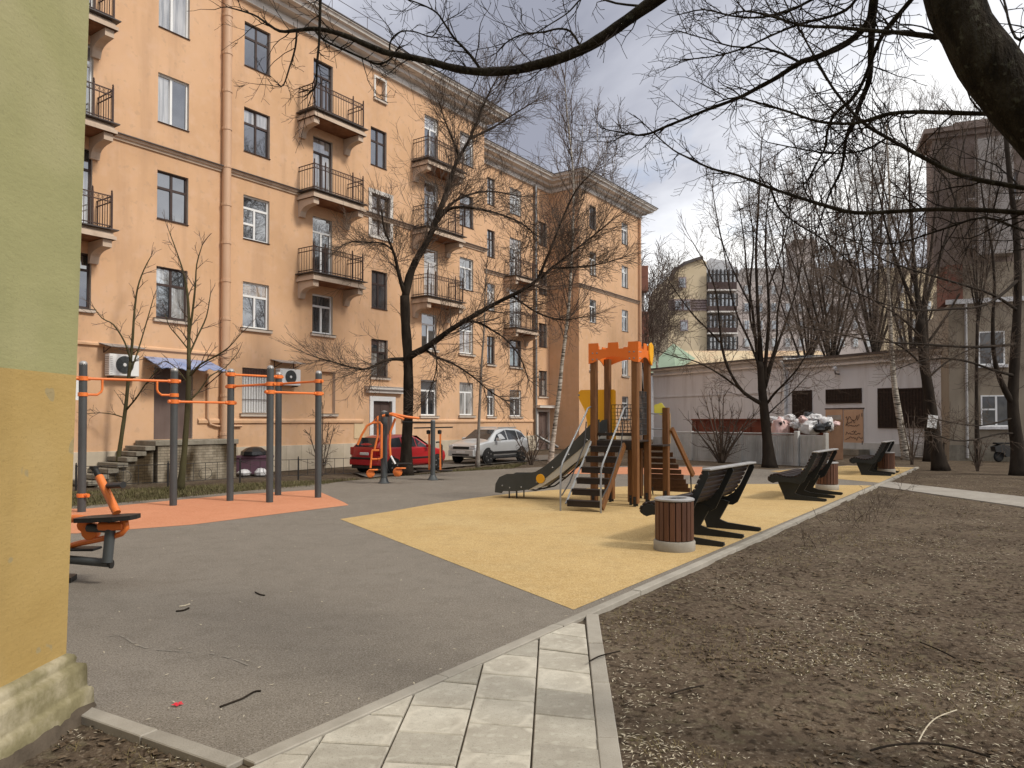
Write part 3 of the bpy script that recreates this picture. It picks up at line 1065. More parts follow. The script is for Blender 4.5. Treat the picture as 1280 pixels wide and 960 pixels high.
def add_window(h, off, rnd):
    s0, s1, z0, z1, ty, fr = h
    w, hh = (s1 - s0) * K, (z1 - z0) * K
    p = pt(s0, off, z0)
    y0 = .10 if ty != 'DOOR' else .12
    if ty == 'NICHE':
        mb = MB().add([(0, .158, 0), (w, .158, 0), (w, .158, hh), (0, .158, hh)], [(0, 1, 2, 3)])
        obj('blind_window', mb, M['orange_wall'], house, loc=p, fix=False)
    elif ty == 'X':
        obj('vent_panel', MB().cbox(0, w, .05, .1, 0, hh), M['white_pvc'], house, loc=p)
        return
    elif ty == 'DOOR':
        d = obj('door', MB().cbox(0, w / 2 - .006, y0, y0 + .05, 0, hh - .03).cbox(w / 2 + .006, w, y0, y0 + .05, 0, hh - .03).box(0, w, y0 + .07, y0 + .09, 0, hh), M['door'], house, loc=p)
        obj('handle', MB().tube([(w * .56, y0 - .05, hh * .42), (w * .56, y0 - .05, hh * .52)], .014, 6), M['steel'], d)
        return
    else:
        f = MB()
        t = .055
        f.box(0, t, y0, y0 + .06, 0, hh).box(w - t, w, y0, y0 + .06, 0, hh).box(t, w - t, y0, y0 + .06, 0, t * 1.2).box(t, w - t, y0, y0 + .06, hh - t, hh)
        panes = grid_for(ty, w, hh)
        for (a, b, c, d_) in panes:
            x0_, x1_, q0, q1 = a * w, b * w, c * hh, d_ * hh
            e = .038
            if a > 0:
                f.box(x0_ - e, x0_ + e, y0 - .004, y0 + .056, q0 + .002, q1 - .002)
            if c > 0:
                f.box(x0_ + .003, x1_ - .003, y0 - .002, y0 + .058, q0 - e, q0 + e)
        win = obj('balcony_door' if ty == 'D' else 'window', f, FR[fr], house, loc=p)
        low_curtain = rnd.random() < .6
        cmat = M[rnd.choice(('curtain_glass', 'tulle_glass', 'tulle_glass', 'ochre_glass'))] if ty != 'BAR' else M['curtain_glass']
        for i, (a, b, c, d_) in enumerate(panes):
            g = MB().add([(a * w + .01, y0 + .03, c * hh + .01), (b * w - .01, y0 + .03, c * hh + .01), (b * w - .01, y0 + .03, d_ * hh - .01), (a * w + .01, y0 + .03, d_ * hh - .01)], [(0, 1, 2, 3)])
            cur = low_curtain and rnd.random() < .7 or ty == 'BAR'
            o = obj('pane', g, cmat if cur else M['glass'], win, fix=False)
            # real panes never sit quite parallel: slight tilt varies what they mirror
            o.rotation_euler = (rnd.uniform(-.012, .012), 0, rnd.uniform(-.012, .012))
        if ty == 'BAR':
            g = MB()
            for i in range(10):
                x = w * (i + .5) / 10
                g.tube([(x, .02, .02), (x, .02, hh - .02)], .011, 4)
            for q in (.30, .62, .86):
                g.tube([(.01, .02, hh * q), (w - .01, .02, hh * q)], .012, 4)
            g.box(.02, w - .02, .03, .09, hh * .82, hh - .02)
            obj('grille', g, M['iron'], win)
            obj('blind', MB().box(.03, w - .03, y0 - .03, y0 - .01, .03, hh * .82), M['white_pvc'], win)
        if ty == 'D':
            return
    # sill
    prot = .10 if (z0 < 5.5 or ty == 'NICHE') else .045
    ex = .10 if prot > .05 else .0
    parent = house
    if prot > .05:
        obj('sill', MB().cbox(-ex, w + ex, -prot, .10, -.13, -.035, .012), M['reveal'], house, loc=p)
        obj('sill_flashing', MB().box(-ex - .01, w + ex + .01, -prot - .012, .11, -.030, -.012), M['roof_metal'], house, loc=p)
    else:
        obj('sill_flashing', MB().box(-.01, w + .01, -prot, .11, -.018, .002), M['iron'], house, loc=p)


rnd = random.Random(21)
for h in holes_A:
    add_window(h, 0, rnd)
for h in holes_B:
    add_window(h, -2.8, rnd)
for h in holes_C:
    add_window(h, -.75, rnd)


def architrave(s0, s1, z0, z1, off, t, name='architrave', mat='cornice', sides=4):
    p = pt(s0, off, z0)
    w, hh = (s1 - s0) * K, (z1 - z0) * K
    mb = MB()
    mb.box(-t, 0, -.05, .04, 0, hh).box(w, w + t, -.05, .04, 0, hh).box(-t - .003, w + t + .003, -.055, .045, hh, hh + t)
    if sides == 4:
        mb.box(-t - .003, w + t + .003, -.055, .045, -t, 0)
    obj(name, mb, M[mat], house, loc=p)


architrave(4.8, 5.8, 9.09, 10.67, 0, .17)
architrave(4.98, 5.5, 14.44, 15.22, 0, .09, sides=3)
architrave(4.92, 5.94, Z0, 2.62, 0, .20, 'door_casing', 'white_pvc', sides=3)
architrave(20.85, 22.0, Z0, 2.38, -2.8, .16, 'door_casing', 'cornice', sides=3)
p = pt(4.5, 0, 3.05)
obj('door_hood', MB().cbox(0, 2.0 * K, -.30, .02, 0, .12).cbox(.06, 2 * K - .06, -.20, .02, -.14, 0).box(-.03, 2 * K + .03, -.33, .02, .122, .14), M['cornice'], house, loc=p)
p = pt(20.4, -2.8, 2.6)
obj('door_hood', MB().cbox(0, 1.6 * K, -.5, .02, 0, .14).box(-.03, 1.6 * K + .03, -.53, .02, .142, .165), M['cornice'], house, loc=p)
p = pt(3.95, 0, 1.18)
obj('notice_board', MB().cbox(0, .58, -.03, 0, 0, .62), M['sign_yellow'], house, loc=p)


# ---- balconies
def balcony(sc, z, off=0.0, half=1.17, depth=.86):
    cx_, y_, zz = pt(sc, off, z)
    H = half * K
    D = depth * K
    b = MB()
    # moulded slab: stepped edge profile swept round three sides
    prof = [(-.05, -.30), (-.05, -.20), (.0, -.19), (.02, -.10), (.07, -.08), (.09, -.02)]
    path = [(-H, .02), (-H, -D), (H, -D), (H, .02)]
    # right-hand side must be outwards: walk from the far end to the near end
    sw = path_extrude([(H, .02), (H, -D), (-H, -D), (-H, .02)], prof, lambda x, y, q: (x, y, q))
    b.v, b.f = sw.v, sw.f
    b.f = [q[::-1] for q in b.f]
    slab = obj('balcony', b, M['balcony'], house, loc=(cx_, y_, zz))
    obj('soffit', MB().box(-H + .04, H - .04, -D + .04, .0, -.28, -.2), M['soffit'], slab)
    obj('floor_plate', MB().box(-H - .10, H + .10, -D - .10, .0, -.03, .0), M['roof_metal'], slab)
    for sx in (-1, 1):
        poly = [(0.0, -.30), (-D + .06, -.30), (-D + .06, -.52)]
        for i in range(7):
            a = i / 6 * pi / 2
            poly.append((-D + .24 + (D - .36) * sin(a) * .95, -.78 + .24 * cos(a)))
        poly += [(-.10, -.92), (0.0, -.92)]
        x0 = sx * (H - .16)
        obj('bracket', MB().prism(poly, x0 - .13, x0 + .13, 'yz'), M['balcony'], slab)
    r = MB()
    rh, in_ = .98, .05
    a0, a1, yy = -H + in_, H - in_, -D + in_
    for q in (rh, rh - .16, .10):
        r.beam((a0, 0, q), (a0, yy, q), .03, .028)
        r.beam((a1, 0, q), (a1, yy, q), .03, .028)
        r.beam((a0, yy, q), (a1, yy, q), .03, .028)
    n = 19
    for i in range(n + 1):
        x = a0 + (a1 - a0) * i / n
        r.tube([(x, yy, .0), (x, yy, rh)], .0115, 4, caps=False)
    for xx in (a0, a1):
        for i in range(6):
            r.tube([(xx, yy * (i + .3) / 6, .0), (xx, yy * (i + .3) / 6, rh)], .0115, 4, caps=False)
        for i in range(5):
            pass
    for x in (a0, a1, a0 + (a1 - a0) * .22, a0 + (a1 - a0) * .78):
        r.beam((x, yy, 0), (x, yy, rh + .06), .045, .045)
        r.lathe([(.0, .0), (.035, .03), (.02, .06), (.032, .09), (0, .15)], (x, yy, rh + .05), 6)
    # little rings in the frieze
    for i in range(n):
        x = a0 + (a1 - a0) * (i + .5) / n
        r.tube([(x + .04 * cos(t_), yy, rh - .08 + .055 * sin(t_)) for t_ in [k_ * pi / 3 for k_ in range(7)]], .007, 3, caps=False)
    obj('railing', r, M['iron'], slab)


for z in (12.55, 9.77, 6.93):
    balcony(2.47, z)
    balcony(8.28, z)
    balcony(-6.55, z)
for z in (9.77, 6.93):
    balcony(18.6, z, -2.8, 1.1, .8)

# ---- rainwater pipe with collars
mb = MB()
p0, p1 = pt(-1.55, .13, Z0 + .2), pt(-1.55, .13, 15.5)
mb.tube([p0, p1], .15, 12)
o = obj('downpipe', mb, M['pipe'], house, smooth=60)
me = MB().lathe([(.152, -.05), (.17, -.045), (.17, .045), (.152, .05)], (0, 0, 0), 12).mesh('collar', M['pipe'])
fix_normals(me)
zz = 1.4
while zz < 17:
    obj('collar', me, None, o, loc=(p0[0], p0[1], zz))
    zz += 1.32
p0, p1 = pt(20.45, -2.67, Z0 + .9), pt(20.45, -2.67, 15.5)
kk = pt(21.6, -1.9, Z0 + .15)
obj('downpipe', MB().tube([kk, (p0[0] + .3, p0[1] - .3, p0[2] - .3), p0, p1], .10, 8), M['steel'], house, smooth=60)
p0, p1 = pt(30.1, -.62, Z0 + .2), pt(30.1, -.62, 15.4)
obj('downpipe', MB().tube([p0, p1], .09, 8), M['pipe'], house, smooth=60)
# service pipes low on the wall
a = [pt(-2.1, .06, 3.3), pt(-2.1, .06, 1.95), pt(-2.02, .06, 1.75), pt(-1.8, .06, 1.68), pt(-.9, .06, 1.68)]
obj('service_pipe', MB().tube(a, .045, 6), M['pipe'], house, smooth=60)

# ---- canopy over the side door
mb = MB()
s0, s1 = -4.1, -2.05
n = 14
rnd = random.Random(3)
row0, row1 = [], []
for i in range(n + 1):
    s_ = s0 + (s1 - s0) * i / n
    row0.append(pt(s_, .02, 3.68))
    row1.append(pt(s_ + .02, .95, 3.33 + rnd.uniform(-.05, .05)))
mb.add(row0 + row1, [(i, i + 1, n + 2 + i, n + 1 + i) for i in range(n)])
can = obj('door_canopy', mb, M['blue_canopy'], house, fix=False)
sol = can.modifiers.new('thickness', 'SOLIDIFY')
sol.thickness = .02
mb = MB()
for s_ in (s0 + .1, (s0 + s1) / 2, s1 - .1):
    mb.beam(pt(s_, .0, 3.62), pt(s_, .92, 3.30), .03, .03)
    mb.beam(pt(s_, .0, 2.9), pt(s_, .85, 3.3), .025, .025)
obj('canopy_bracket', mb, M['iron'], can)

# ================================================================== SIDE STEPS
steps = thing('entrance_steps', 'weathered concrete steps with pale brick landing below the blue door canopy', 'steps', house_world(-4.3, 0, Z0), ANG)
lz = (1.30 - Z0) * K
lw0, lw1 = 0.0, 2.55 * K
ld = 1.15 * K
obj('brick_base', MB().box(lw0 + .05, lw1 - .05, -ld + .06, -.07, -.05, lz - .16), M['brick'], steps)
obj('landing', MB().cbox(lw0 - .05, lw1, -ld, -.07, lz - .158, lz, .015), M['concrete'], steps)
ns = 7
rh = lz / (ns + 1)
for i in range(ns):
    top = lz - rh * (i + 1)
    x1 = lw0 - .055 - i * .27
    obj('step', MB().cbox(x1 - .31, x1, -ld + .01, -.08, top - .13, top, .012), M['concrete'], steps)
    if top - .135 > .02:
        obj('stair_base', MB().box(x1 - .268, x1 - .003, -ld + .12, -.2, -.05, top - .132), M['brick'], steps)

# ================================================================== AIR CONDITIONERS
for k_, (s_, z, lab, w_, h_) in enumerate(((-5.2, 3.08, 'white wall mounted air conditioner beside the blue door canopy', .82, .60),
                                          (.38, 3.04, 'white wall mounted air conditioner near the blind window niche', .84, .56))):
    w_, h_ = w_ * K, h_ * K
    ac = thing('air_conditioner', lab, 'air conditioner', house_world(s_, 0, z), ANG, 'air conditioners on the orange wall')
    obj('casing', MB().cbox(0, w_, -.36, -.06, 0, h_, .02), M['white_pvc'], ac)
    mb = MB()
    mb.lathe([(0, -.362), (h_ * .40, -.362), (h_ * .40, -.372), (0, -.372)], (w_ * .50, 0, h_ * .52), 24, 'y')
    g = obj('fan_grille', mb, M['grey_paint'], ac)
    mb = MB()
    for r_ in (.16, .24, .32, .40):
        mb.tube([(w_ * .5 + h_ * r_ * cos(t_), -.378, h_ * .52 + h_ * r_ * sin(t_)) for t_ in [q * pi / 12 for q in range(25)]], .004, 4, caps=False)
    for q in range(8):
        a_ = q * pi / 4
        mb.tube([(w_ * .5, -.378, h_ * .52), (w_ * .5 + h_ * .4 * cos(a_), -.378, h_ * .52 + h_ * .4 * sin(a_))], .004, 4)
    obj('guard', mb, M['black_plastic'], g)
    obj('hub', MB().lathe([(0, -.372), (h_ * .085, -.372), (h_ * .07, -.384), (0, -.384)], (w_ * .5, 0, h_ * .52), 14, 'y'), M['white_pvc'], ac)
    mb = MB()
    for i in range(10):
        mb.box(-.012, .001, -.33, -.09, h_ * (.08 + .085 * i), h_ * (.08 + .085 * i) + .022)
        mb.box(.02, .09, -.366, -.359, h_ * (.08 + .085 * i), h_ * (.08 + .085 * i) + .012)
    obj('side_vents', mb, M['grey_metal'], ac)
    obj('bracket', MB().box(.1, .14, -.34, 0, -.04, -.001).box(w_ - .14, w_ - .1, -.34, 0, -.04, -.001), M['iron'], ac)
    mb = MB().add([(-.18, .0, h_ + .34), (w_ + .06, .0, h_ + .34), (w_ + .10, -.50, h_ + .22), (-.14, -.50, h_ + .22)], [(0, 1, 2, 3)])
    mb.add([(-.18, .0, h_ + .32), (w_ + .06, .0, h_ + .32), (w_ + .10, -.50, h_ + .20), (-.14, -.50, h_ + .20)], [(3, 2, 1, 0)])
    mb.add([(-.14, -.50, h_ + .22), (w_ + .1, -.5, h_ + .22), (w_ + .1, -.5, h_ + .2), (-.14, -.5, h_ + .2)], [(0, 3, 2, 1)])
    obj('rain_hood', mb, M['grey_metal'], ac, fix=False)
    obj('hood_bracket', MB().beam((0, 0, h_ + .05), (0, -.46, h_ + .2), .02, .02).beam((w_ - .06, 0, h_ + .05), (w_ - .06, -.46, h_ + .2), .02, .02)
        .beam((0, -.01, h_ + .05), (0, -.01, h_ + .3), .02, .02).beam((w_ - .06, -.01, h_ + .05), (w_ - .06, -.01, h_ + .3), .02, .02), M['iron'], ac)

# ================================================================== GREEN AND OCHRE HOUSE (left edge)
gh = thing('green_house', 'green and ochre stucco house corner with crumbling mouldy plinth at the left edge', 'building', (-2.83, 4.72, 0))
GP = [(-.0, -13), (0, 0), (-11, 0), (-11, -13)]
lean = lambda z: .0145 * z
tfi = lambda x, y, z: (x, y, z)
obj('upper_wall', path_extrude(GP, [(lean(2.14), 2.142), (lean(12), 12)], tfi), M['green_wall'], gh, fix=False)
obj('lower_wall', path_extrude(GP, [(0, .2), (lean(2.14), 2.142)], tfi), M['ochre_wall'], gh, fix=False)
obj('roof', MB().box(-11.3, .5, -13.2, .4, 12, 12.3), M['roof_metal'], gh)


def lumpy(path, prof, amp, seed, step=.05):
    """swept moulding broken up by noise so that it looks worn"""
    pts = []
    for i in range(len(path) - 1):
        a, b = Vector(path[i]), Vector(path[i + 1])
        n = max(1, int((b - a).length / step)) if i == 0 or (b - a).length < 4 else 6
        for j in range(n):
            pts.append(tuple(a + (b - a) * j / n))
    pts.append(path[-1])
    mb = path_extrude(pts, prof, tfi)
    mb.v = [(x + amp * noise.noise((x * 6 + seed, y * 6, z * 14)) + .4 * amp * noise.noise((x * 25, y * 25 + seed, z * 30)), y + .6 * amp * noise.noise((x * 6, y * 6 + seed, z * 14)),
             z + amp * .5 * noise.noise((x * 5, y * 5, z * 9 + seed))) for (x, y, z) in mb.v]
    return mb


GPn = [(0, -5.5), (0, 0), (-11, 0)]
obj('plinth_moulding', lumpy(GPn, [(0, .378), (.014, .372), (.036, .36), (.046, .337), (.041, .312), (.046, .303), (.062, .298), (.084, .287), (.089, .262), (.089, .155), (.091, .14), (.106, .133), (.116, .118), (.119, .02), (.121, -.09)], .003, 2.2), M['mould'], gh, smooth=True, fix=False)
obj('rubble_footing', lumpy(GPn, [(.112, .055), (.124, .035), (.136, -.01), (.15, -.06), (.2, -.10)], .022, 9.1), M['earth_plinth'], gh, smooth=True, fix=False)

# ================================================================== PLAY TOWER
TW = V(2.45, 16.62, 0)
tower = thing('play_tower', 'wooden play tower with orange battlement crown, slide and ladder steps on the yellow surface', 'play tower', TW, radians(-26))
S = .47
corners = {'a': (-S, -S), 'b': (-S, S), 'c': (S, -S), 'd': (S, S)}
pr = .072


def post(x, y, h, name='post', parent=tower):
    mb = MB()
    c_ = .018
    oct_ = [(-pr + c_, -pr), (pr - c_, -pr), (pr, -pr + c_), (pr, pr - c_), (pr - c_, pr), (-pr + c_, pr), (-pr, pr - c_), (-pr, -pr + c_)]
    mb.prism([(x + p[0], y + p[1]) for p in oct_], .07, h, 'xy')
    o = obj(name, mb, M['brown_wood'], parent)
    f = MB()
    f.box(x - .03, x + .03, y - pr - .012, y - pr - .003, -.02, .22)
    f.box(x - .03, x + .03, y + pr + .003, y + pr + .012, -.02, .22)
    f.lathe([(0, 0), (.018, .004), (.016, .016), (0, .02)], (x, y - pr - .02, .16), 8)
    obj('post_foot', f, M['black_plastic'], o)
    return o


for k_, (x, y) in corners.items():
    post(x, y, 3.28)
post(.72, 1.18, 2.16)
post(.08, 1.18, 1.30)
post(.30, -.2, 1.40)
post(-.30, .2, 1.40)

# crown: four battlement boards
def crown(w):
    n = 3
    pts = []
    lo, hi, mer = 3.13, 3.42, 3.56
    pts.append((-w / 2, lo - .02))
    for i in range(9):
        t_ = i / 8
        x = -w / 2 + .10 + (w - .20) * t_
        pts.append((x, lo + .13 * sin(pi * t_)))
    pts.append((w / 2, lo - .02))
    xs = []
    # merlons from right to left
    seg = w / 5
    for i in range(5):
        xr, xl = w / 2 - seg * i, w / 2 - seg * (i + 1)
        z = mer if i % 2 == 0 else hi
        pts += [(xr, z), (xl, z)] if i % 2 == 0 else [(xr - .012, z), (xl + .012, z)]
    return pts


cw = 2 * (S + pr) + .05
for (rz, off) in ((0, 0), (pi / 2, 1), (pi, 2), (-pi / 2, 3)):
    w = cw if off % 2 == 0 else cw - .05
    mb = MB().prism(crown(w), -S - pr - .024, -S - pr - .002, 'xz')
    o = obj('battlement_board', mb, M['crown_orange'], tower)
    o.rotation_euler = (0, 0, rz)
    b = MB()
    for x in (-S, S, -S + .1, S - .1):
        for z in (3.2, 3.34):
            b.lathe([(0, -S - pr - .034), (.016, -S - pr - .032), (.02, -S - pr - .024)], (x, 0, z), 6, 'y')
    obj('bolts', b, M['steel'], o)['kind'] = 'stuff'
shield = [(-.16, 3.62), (0, 3.68), (.16, 3.62), (.17, 3.42), (.10, 3.26), (0, 3.18), (-.10, 3.26), (-.17, 3.42)]
o = obj('shield', MB().prism([(x + S - .06, z - .06) for x, z in shield], -S - pr - .05, -S - pr - .026, 'xz'), M['panel_yellow'], tower)
o.rotation_euler = (0, 0, pi / 2)
# platform
PZ = 1.42
mb = MB()
for i in range(7):
    x0 = -S - .05 + i * (2 * S + .1) / 7
    obj('deck_board', MB().cbox(x0 + .004, x0 + (2 * S + .1) / 7 - .004, -S + pr + .002 if False else -S - .02, S + .02, PZ - .04, PZ, .006), M['dark_board'], tower)
obj('deck_beam', MB().box(-S + .073, S - .073, -S - .045, -S - .022, PZ - .20, PZ - .002), M['dark_board'], tower)
obj('deck_beam', MB().box(-S + .073, S - .073, S + .022, S + .045, PZ - .20, PZ - .002), M['dark_board'], tower)
# second low deck on the right with barrier board
for i in range(5):
    y0 = S + .1 + i * .135
    obj('deck_board', MB().cbox(-.02, .80, y0, y0 + .127, PZ - .16, PZ - .12, .006), M['dark_board'], tower)
obj('barrier_board', MB().cbox(-S + .075, S - .075, -S + .0, -S + .02, PZ + .10, PZ + .17, .004), M['dark_board'], tower)
# yellow side panel with archway
pan = [(-1.28, 2.52), (-1.22, 2.58), (-.40, 2.58), (-.36, 2.54), (-.36, 1.30), (-.52, 1.30)]
for i in range(9):
    a = i / 8 * pi
    pan.append((-.66 + .14 * cos(a), 1.52 + .15 * sin(a)))
pan += [(-.80, 1.30), (-1.04, 1.30)]
pan += [(-1.06, 1.80), (-1.12, 2.1), (-1.24, 2.32), (-1.28, 2.42)]
o = obj('side_panel', MB().prism([(x + .08, z) for x, z in pan], S - .005, S + .02, 'xz'), M['panel_yellow'], tower)
obj('archway_shade', MB().prism([(-.45, 1.30)] + [(-.58 + .13 * cos(i / 8 * pi), 1.52 + .14 * sin(i / 8 * pi)) for i in range(9)] + [(-.71, 1.30)], S + .03, S + .04, 'xz'), M['slide_panel'], tower)  # dark sheet filling the arch hole, imitates the shade inside it
b = MB()
for (x, z) in ((-1.19, 2.46), (-.42, 2.46), (-.42, 2.34), (-.42, 1.7), (-.42, 1.5), (-.42, 1.4), (-.9, 1.4)):
    b.lathe([(0, S - .018), (.02, S - .016), (.026, S - .006)], (x, 0, z), 7, 'y')
obj('bolts', b, M['steel'], o)['kind'] = 'stuff'
# lattice barriers
def lattice(name, x0, x1, z0, z1, fixed, along):
    mb = MB()

    def P(t_, z):
        return (t_, fixed, z) if along == 'x' else (fixed, t_, z)
    mb.tube([P(x0, z0), P(x1, z0), P(x1, z1), P(x0, z1), P(x0, z0)], .012, 5)
    n = max(4, int((x1 - x0) / .075))
    for i in range(1, n):
        t_ = x0 + (x1 - x0) * i / n
        mb.tube([P(t_ + .014 * sin(q * 1.5 + i), z0 + (z1 - z0) * q / 8) for q in range(9)], .009, 4, caps=False)
    for q in range(1, 8):
        z = z0 + (z1 - z0) * q / 8
        mb.tube([P(x0, z), P(x1, z)], .008, 4, caps=False)
    return obj(name, mb, M['black_iron'], tower)


lattice('lattice_barrier', -S + .09, S - .09, PZ + .12, PZ + 1.08, S, 'y')
lattice('lattice_barrier', -S + .09, S - .09, PZ + .12, PZ + .80, S + .0, 'x')
# steps down the front
sx0, sx1 = -.50, .22
y_top, z_top, y_bot, z_bot = -S - .10, PZ - .14, -S - 1.22, .20
nst = 6
for i in range(nst):
    t_ = i / (nst - 1)
    y, z = y_top + (y_bot - y_top) * t_, z_top + (z_bot - z_top) * t_
    # the flight drifts to the left as it comes down
    dx = -.10 * t_
    obj('tread', MB().cbox(sx0 + dx, sx1 + dx, y - .11, y + .08, z - .012, z + .022, .006).box(sx0 + dx + .01, sx1 + dx - .01, y - .10, y - .075, z - .11, z - .013), M['dark_board'], tower)
obj('stringer', MB().tube([(sx0 - .02, y_top + .05, z_top + .12), (sx0 - .12, y_bot - .10, z_bot - .06)], .022, 6), M['steel'], tower)
obj('stringer', MB().beam((sx1 + .03, y_top + .02, z_top + .05), (sx1 - .07, y_bot - .05, z_bot - .12), .045, .14), M['brown_wood'], tower)
for (x, dx) in ((sx0 - .05, -.14), (sx1 + .06, -.10)):
    xb = x + dx
    obj('handrail', MB().tube([(x + .02, -S - .06, PZ + .74), (x, y_top - .1, PZ + .70), (x - .02, y_top - .18, PZ + .58), (xb + .02, y_bot - .14, z_bot + .80), (xb, y_bot - .2, z_bot + .66), (xb, y_bot - .22, .40), (xb, y_bot - .22, -.02)], .020, 7), M['steel'], tower, smooth=50)
    obj('handrail_brace', MB().tube([(x + .005, y_top - .2, z_top + .55), (x + .0, y_top - .3, z_top + .05), (xb + .06, y_bot + .14, z_bot + .36), (xb + .02, y_bot - .19, z_bot + .12)], .014, 6), M['black_iron'], tower, smooth=50)
# slide
sl = MB()
prof = [(-S - .02, PZ + .02), (-S - .12, PZ - .01), (-1.0, 1.06), (-1.75, .50), (-2.15, .40), (-2.5, .32), (-2.9, .30), (-3.0, .24)]
ys = (.0 - .24, .24)
cy0 = .10
n = len(prof)
sl.v = [(x, cy0 - .25, z) for x, z in prof] + [(x, cy0 + .25, z) for x, z in prof] + [(x, cy0 - .25, z - .03) for x, z in prof] + [(x, cy0 + .25, z - .03) for x, z in prof]
for i in range(n - 1):
    sl.f += [(i, i + 1, n + i + 1, n + i), (2 * n + i, 3 * n + i, 3 * n + i + 1, 2 * n + i + 1), (i, 2 * n + i, 2 * n + i + 1, i + 1), (n + i, n + i + 1, 3 * n + i + 1, 3 * n + i)]
obj('slide_bed', sl, M['slide_steel'], tower, smooth=40)
side = [(-S + .02, PZ + .46), (-S - .10, PZ + .45), (-1.0, 1.44), (-1.78, .80), (-2.02, .66), (-2.30, .60), (-2.78, .585), (-2.98, .50), (-3.08, .34), (-3.10, .13), (-2.92, .12), (-2.88, .17), (-2.55, .18), (-2.2, .235), (-1.97, .36), (-1.5, .74), (-.9, 1.22), (-S - .1, PZ + .14), (-S + .02, PZ + .14)]
for y in (cy0 - .28, cy0 + .255):
    o = obj('slide_side', MB().prism(side, y, y + .022, 'xz'), M['slide_panel'], tower)
    b = MB()
    for (x, z) in ((-.75, 1.42), (-1.2, 1.08), (-1.6, .77), (-2.0, .42), (-2.4, .28), (-2.7, .26), (-2.9, .3)):
        b.lathe([(0, y - .008), (.016, y - .006), (.02, y - .001)] if y < 0 else [(0, y + .03), (.016, y + .028), (.02, y + .023)], (x, 0, z), 6, 'y')
    obj('bolts', b, M['steel'], o)['kind'] = 'stuff'
for y in (cy0 - .262, cy0 + .25):
    obj('trough_side', MB().prism([(-S, PZ + .18), (-.9, 1.26), (-1.5, .78), (-1.95, .42), (-2.2, .27), (-2.2, .22), (-1.90, .30), (-1.5, .55), (-.9, 1.0), (-S, PZ - .10)], y, y + .010, 'xz'), M['slide_steel'], tower)
obj('disc', MB().lathe([(0, cy0 - .296), (.105, cy0 - .296), (.11, cy0 - .29), (.11, cy0 - .281), (0, cy0 - .281)], (-1.90, 0, .50), 18, 'y'), M['panel_yellow'], tower)
mb = MB()
mb.tube([(-1.0, cy0 - .235, .93), (-1.45, cy0 - .235, .52), (-1.75, cy0 - .235, .30), (-2.05, cy0 - .235, .22), (-2.3, cy0 - .235, .25)], .02, 6)
mb.tube([(-1.0, cy0 + .235, .93), (-1.45, cy0 + .235, .52), (-1.75, cy0 + .235, .30), (-2.05, cy0 + .235, .22), (-2.3, cy0 + .235, .25)], .02, 6)
mb.tube([(-1.45, cy0 - .235, .52), (-1.45, cy0 + .235, .52)], .018, 6)
obj('slide_frame', mb, M['black_iron'], tower)
for x in (-2.55, -2.75):
    obj('slide_leg', MB().tube([(x, cy0 - .2, .22), (x, cy0 - .2, -.02)], .016, 6).tube([(x, cy0 + .2, .22), (x, cy0 + .2, -.02)], .016, 6).tube([(x, cy0 - .2, .2), (x, cy0 + .2, .2)], .014, 6), M['black_iron'], tower)
# slatted ramp at the back right
for i in range(9):
    t_ = i / 8
    y = 1.30 + .95 * t_ + .10 * sin(pi * t_)
    z = PZ - .22 - 1.05 * t_ - .06 * sin(pi * t_)
    w1 = .78 + .26 * t_
    obj('ramp_slat', MB().cbox(.0, w1, y - .012, y + .022, z - .055, z + .055, .006), M['dark_plank'], tower)
obj('ramp_beam', MB().beam((.84, 1.24, PZ + .24), (1.12, 2.22, .52), .06, .12), M['brown_wood'], tower)
obj('ramp_beam', MB().beam((.06, 1.32, PZ - .2), (.03, 2.32, .14), .05, .10), M['dark_board'], tower)
obj('ramp_leg', MB().tube([(1.06, 2.2, .62), (1.06, 2.3, -.02)], .018, 6).tube([(.1, 2.2, .3), (.1, 2.28, -.02)], .018, 6), M['black_iron'], tower)
obj('climbing_panel', MB().prism([(.60, 1.32), (.60, 2.02), (.68, 2.06), (.80, 2.02), (.80, 1.32)], 1.28, 1.30, 'xz'), M['tan'], tower)
fl = [(.55 + .0 + .135 * (1 + .10 * cos(5 * a)) * cos(a), 2.10 + .135 * (1 + .10 * cos(5 * a)) * sin(a)) for a in [q * pi / 15 for q in range(30)]]
obj('flower_panel', MB().prism([(x + .02, z + .03) for x, z in fl], 1.15, 1.17, 'xz'), M['lemon'], tower)
obj('rung', MB().tube([(.12, 1.16, 2.02), (.66, 1.16, 2.02)], .016, 6), M['steel'], tower)
obj('rung', MB().tube([(.12, 1.16, 1.66), (.66, 1.16, 1.66)], .016, 6), M['steel'], tower)

# ================================================================== BENCHES
leg_profile = [(.10, .47), (.13, .36), (.24, .10), (.27, .0), (1.14, .0), (1.19, .025), (1.18, .07), (.62, .115), (.49, .16), (.60, .36), (.66, .47), (.55, .50), (.30, .49)]
end_profile = [(-.03, .50), (-.045, .45), (-.01, .41), (.05, .39), (.14, .42), (.40, .43), (.56, .40), (.66, .40), (.74, .45), (.79, .55), (1.03, 1.06), (1.01, 1.12), (.955, 1.11),
               (.80, .78), (.68, .62), (.56, .545), (.40, .525), (.28, .535), (.14, .575), (.05, .575), (.0, .55)]


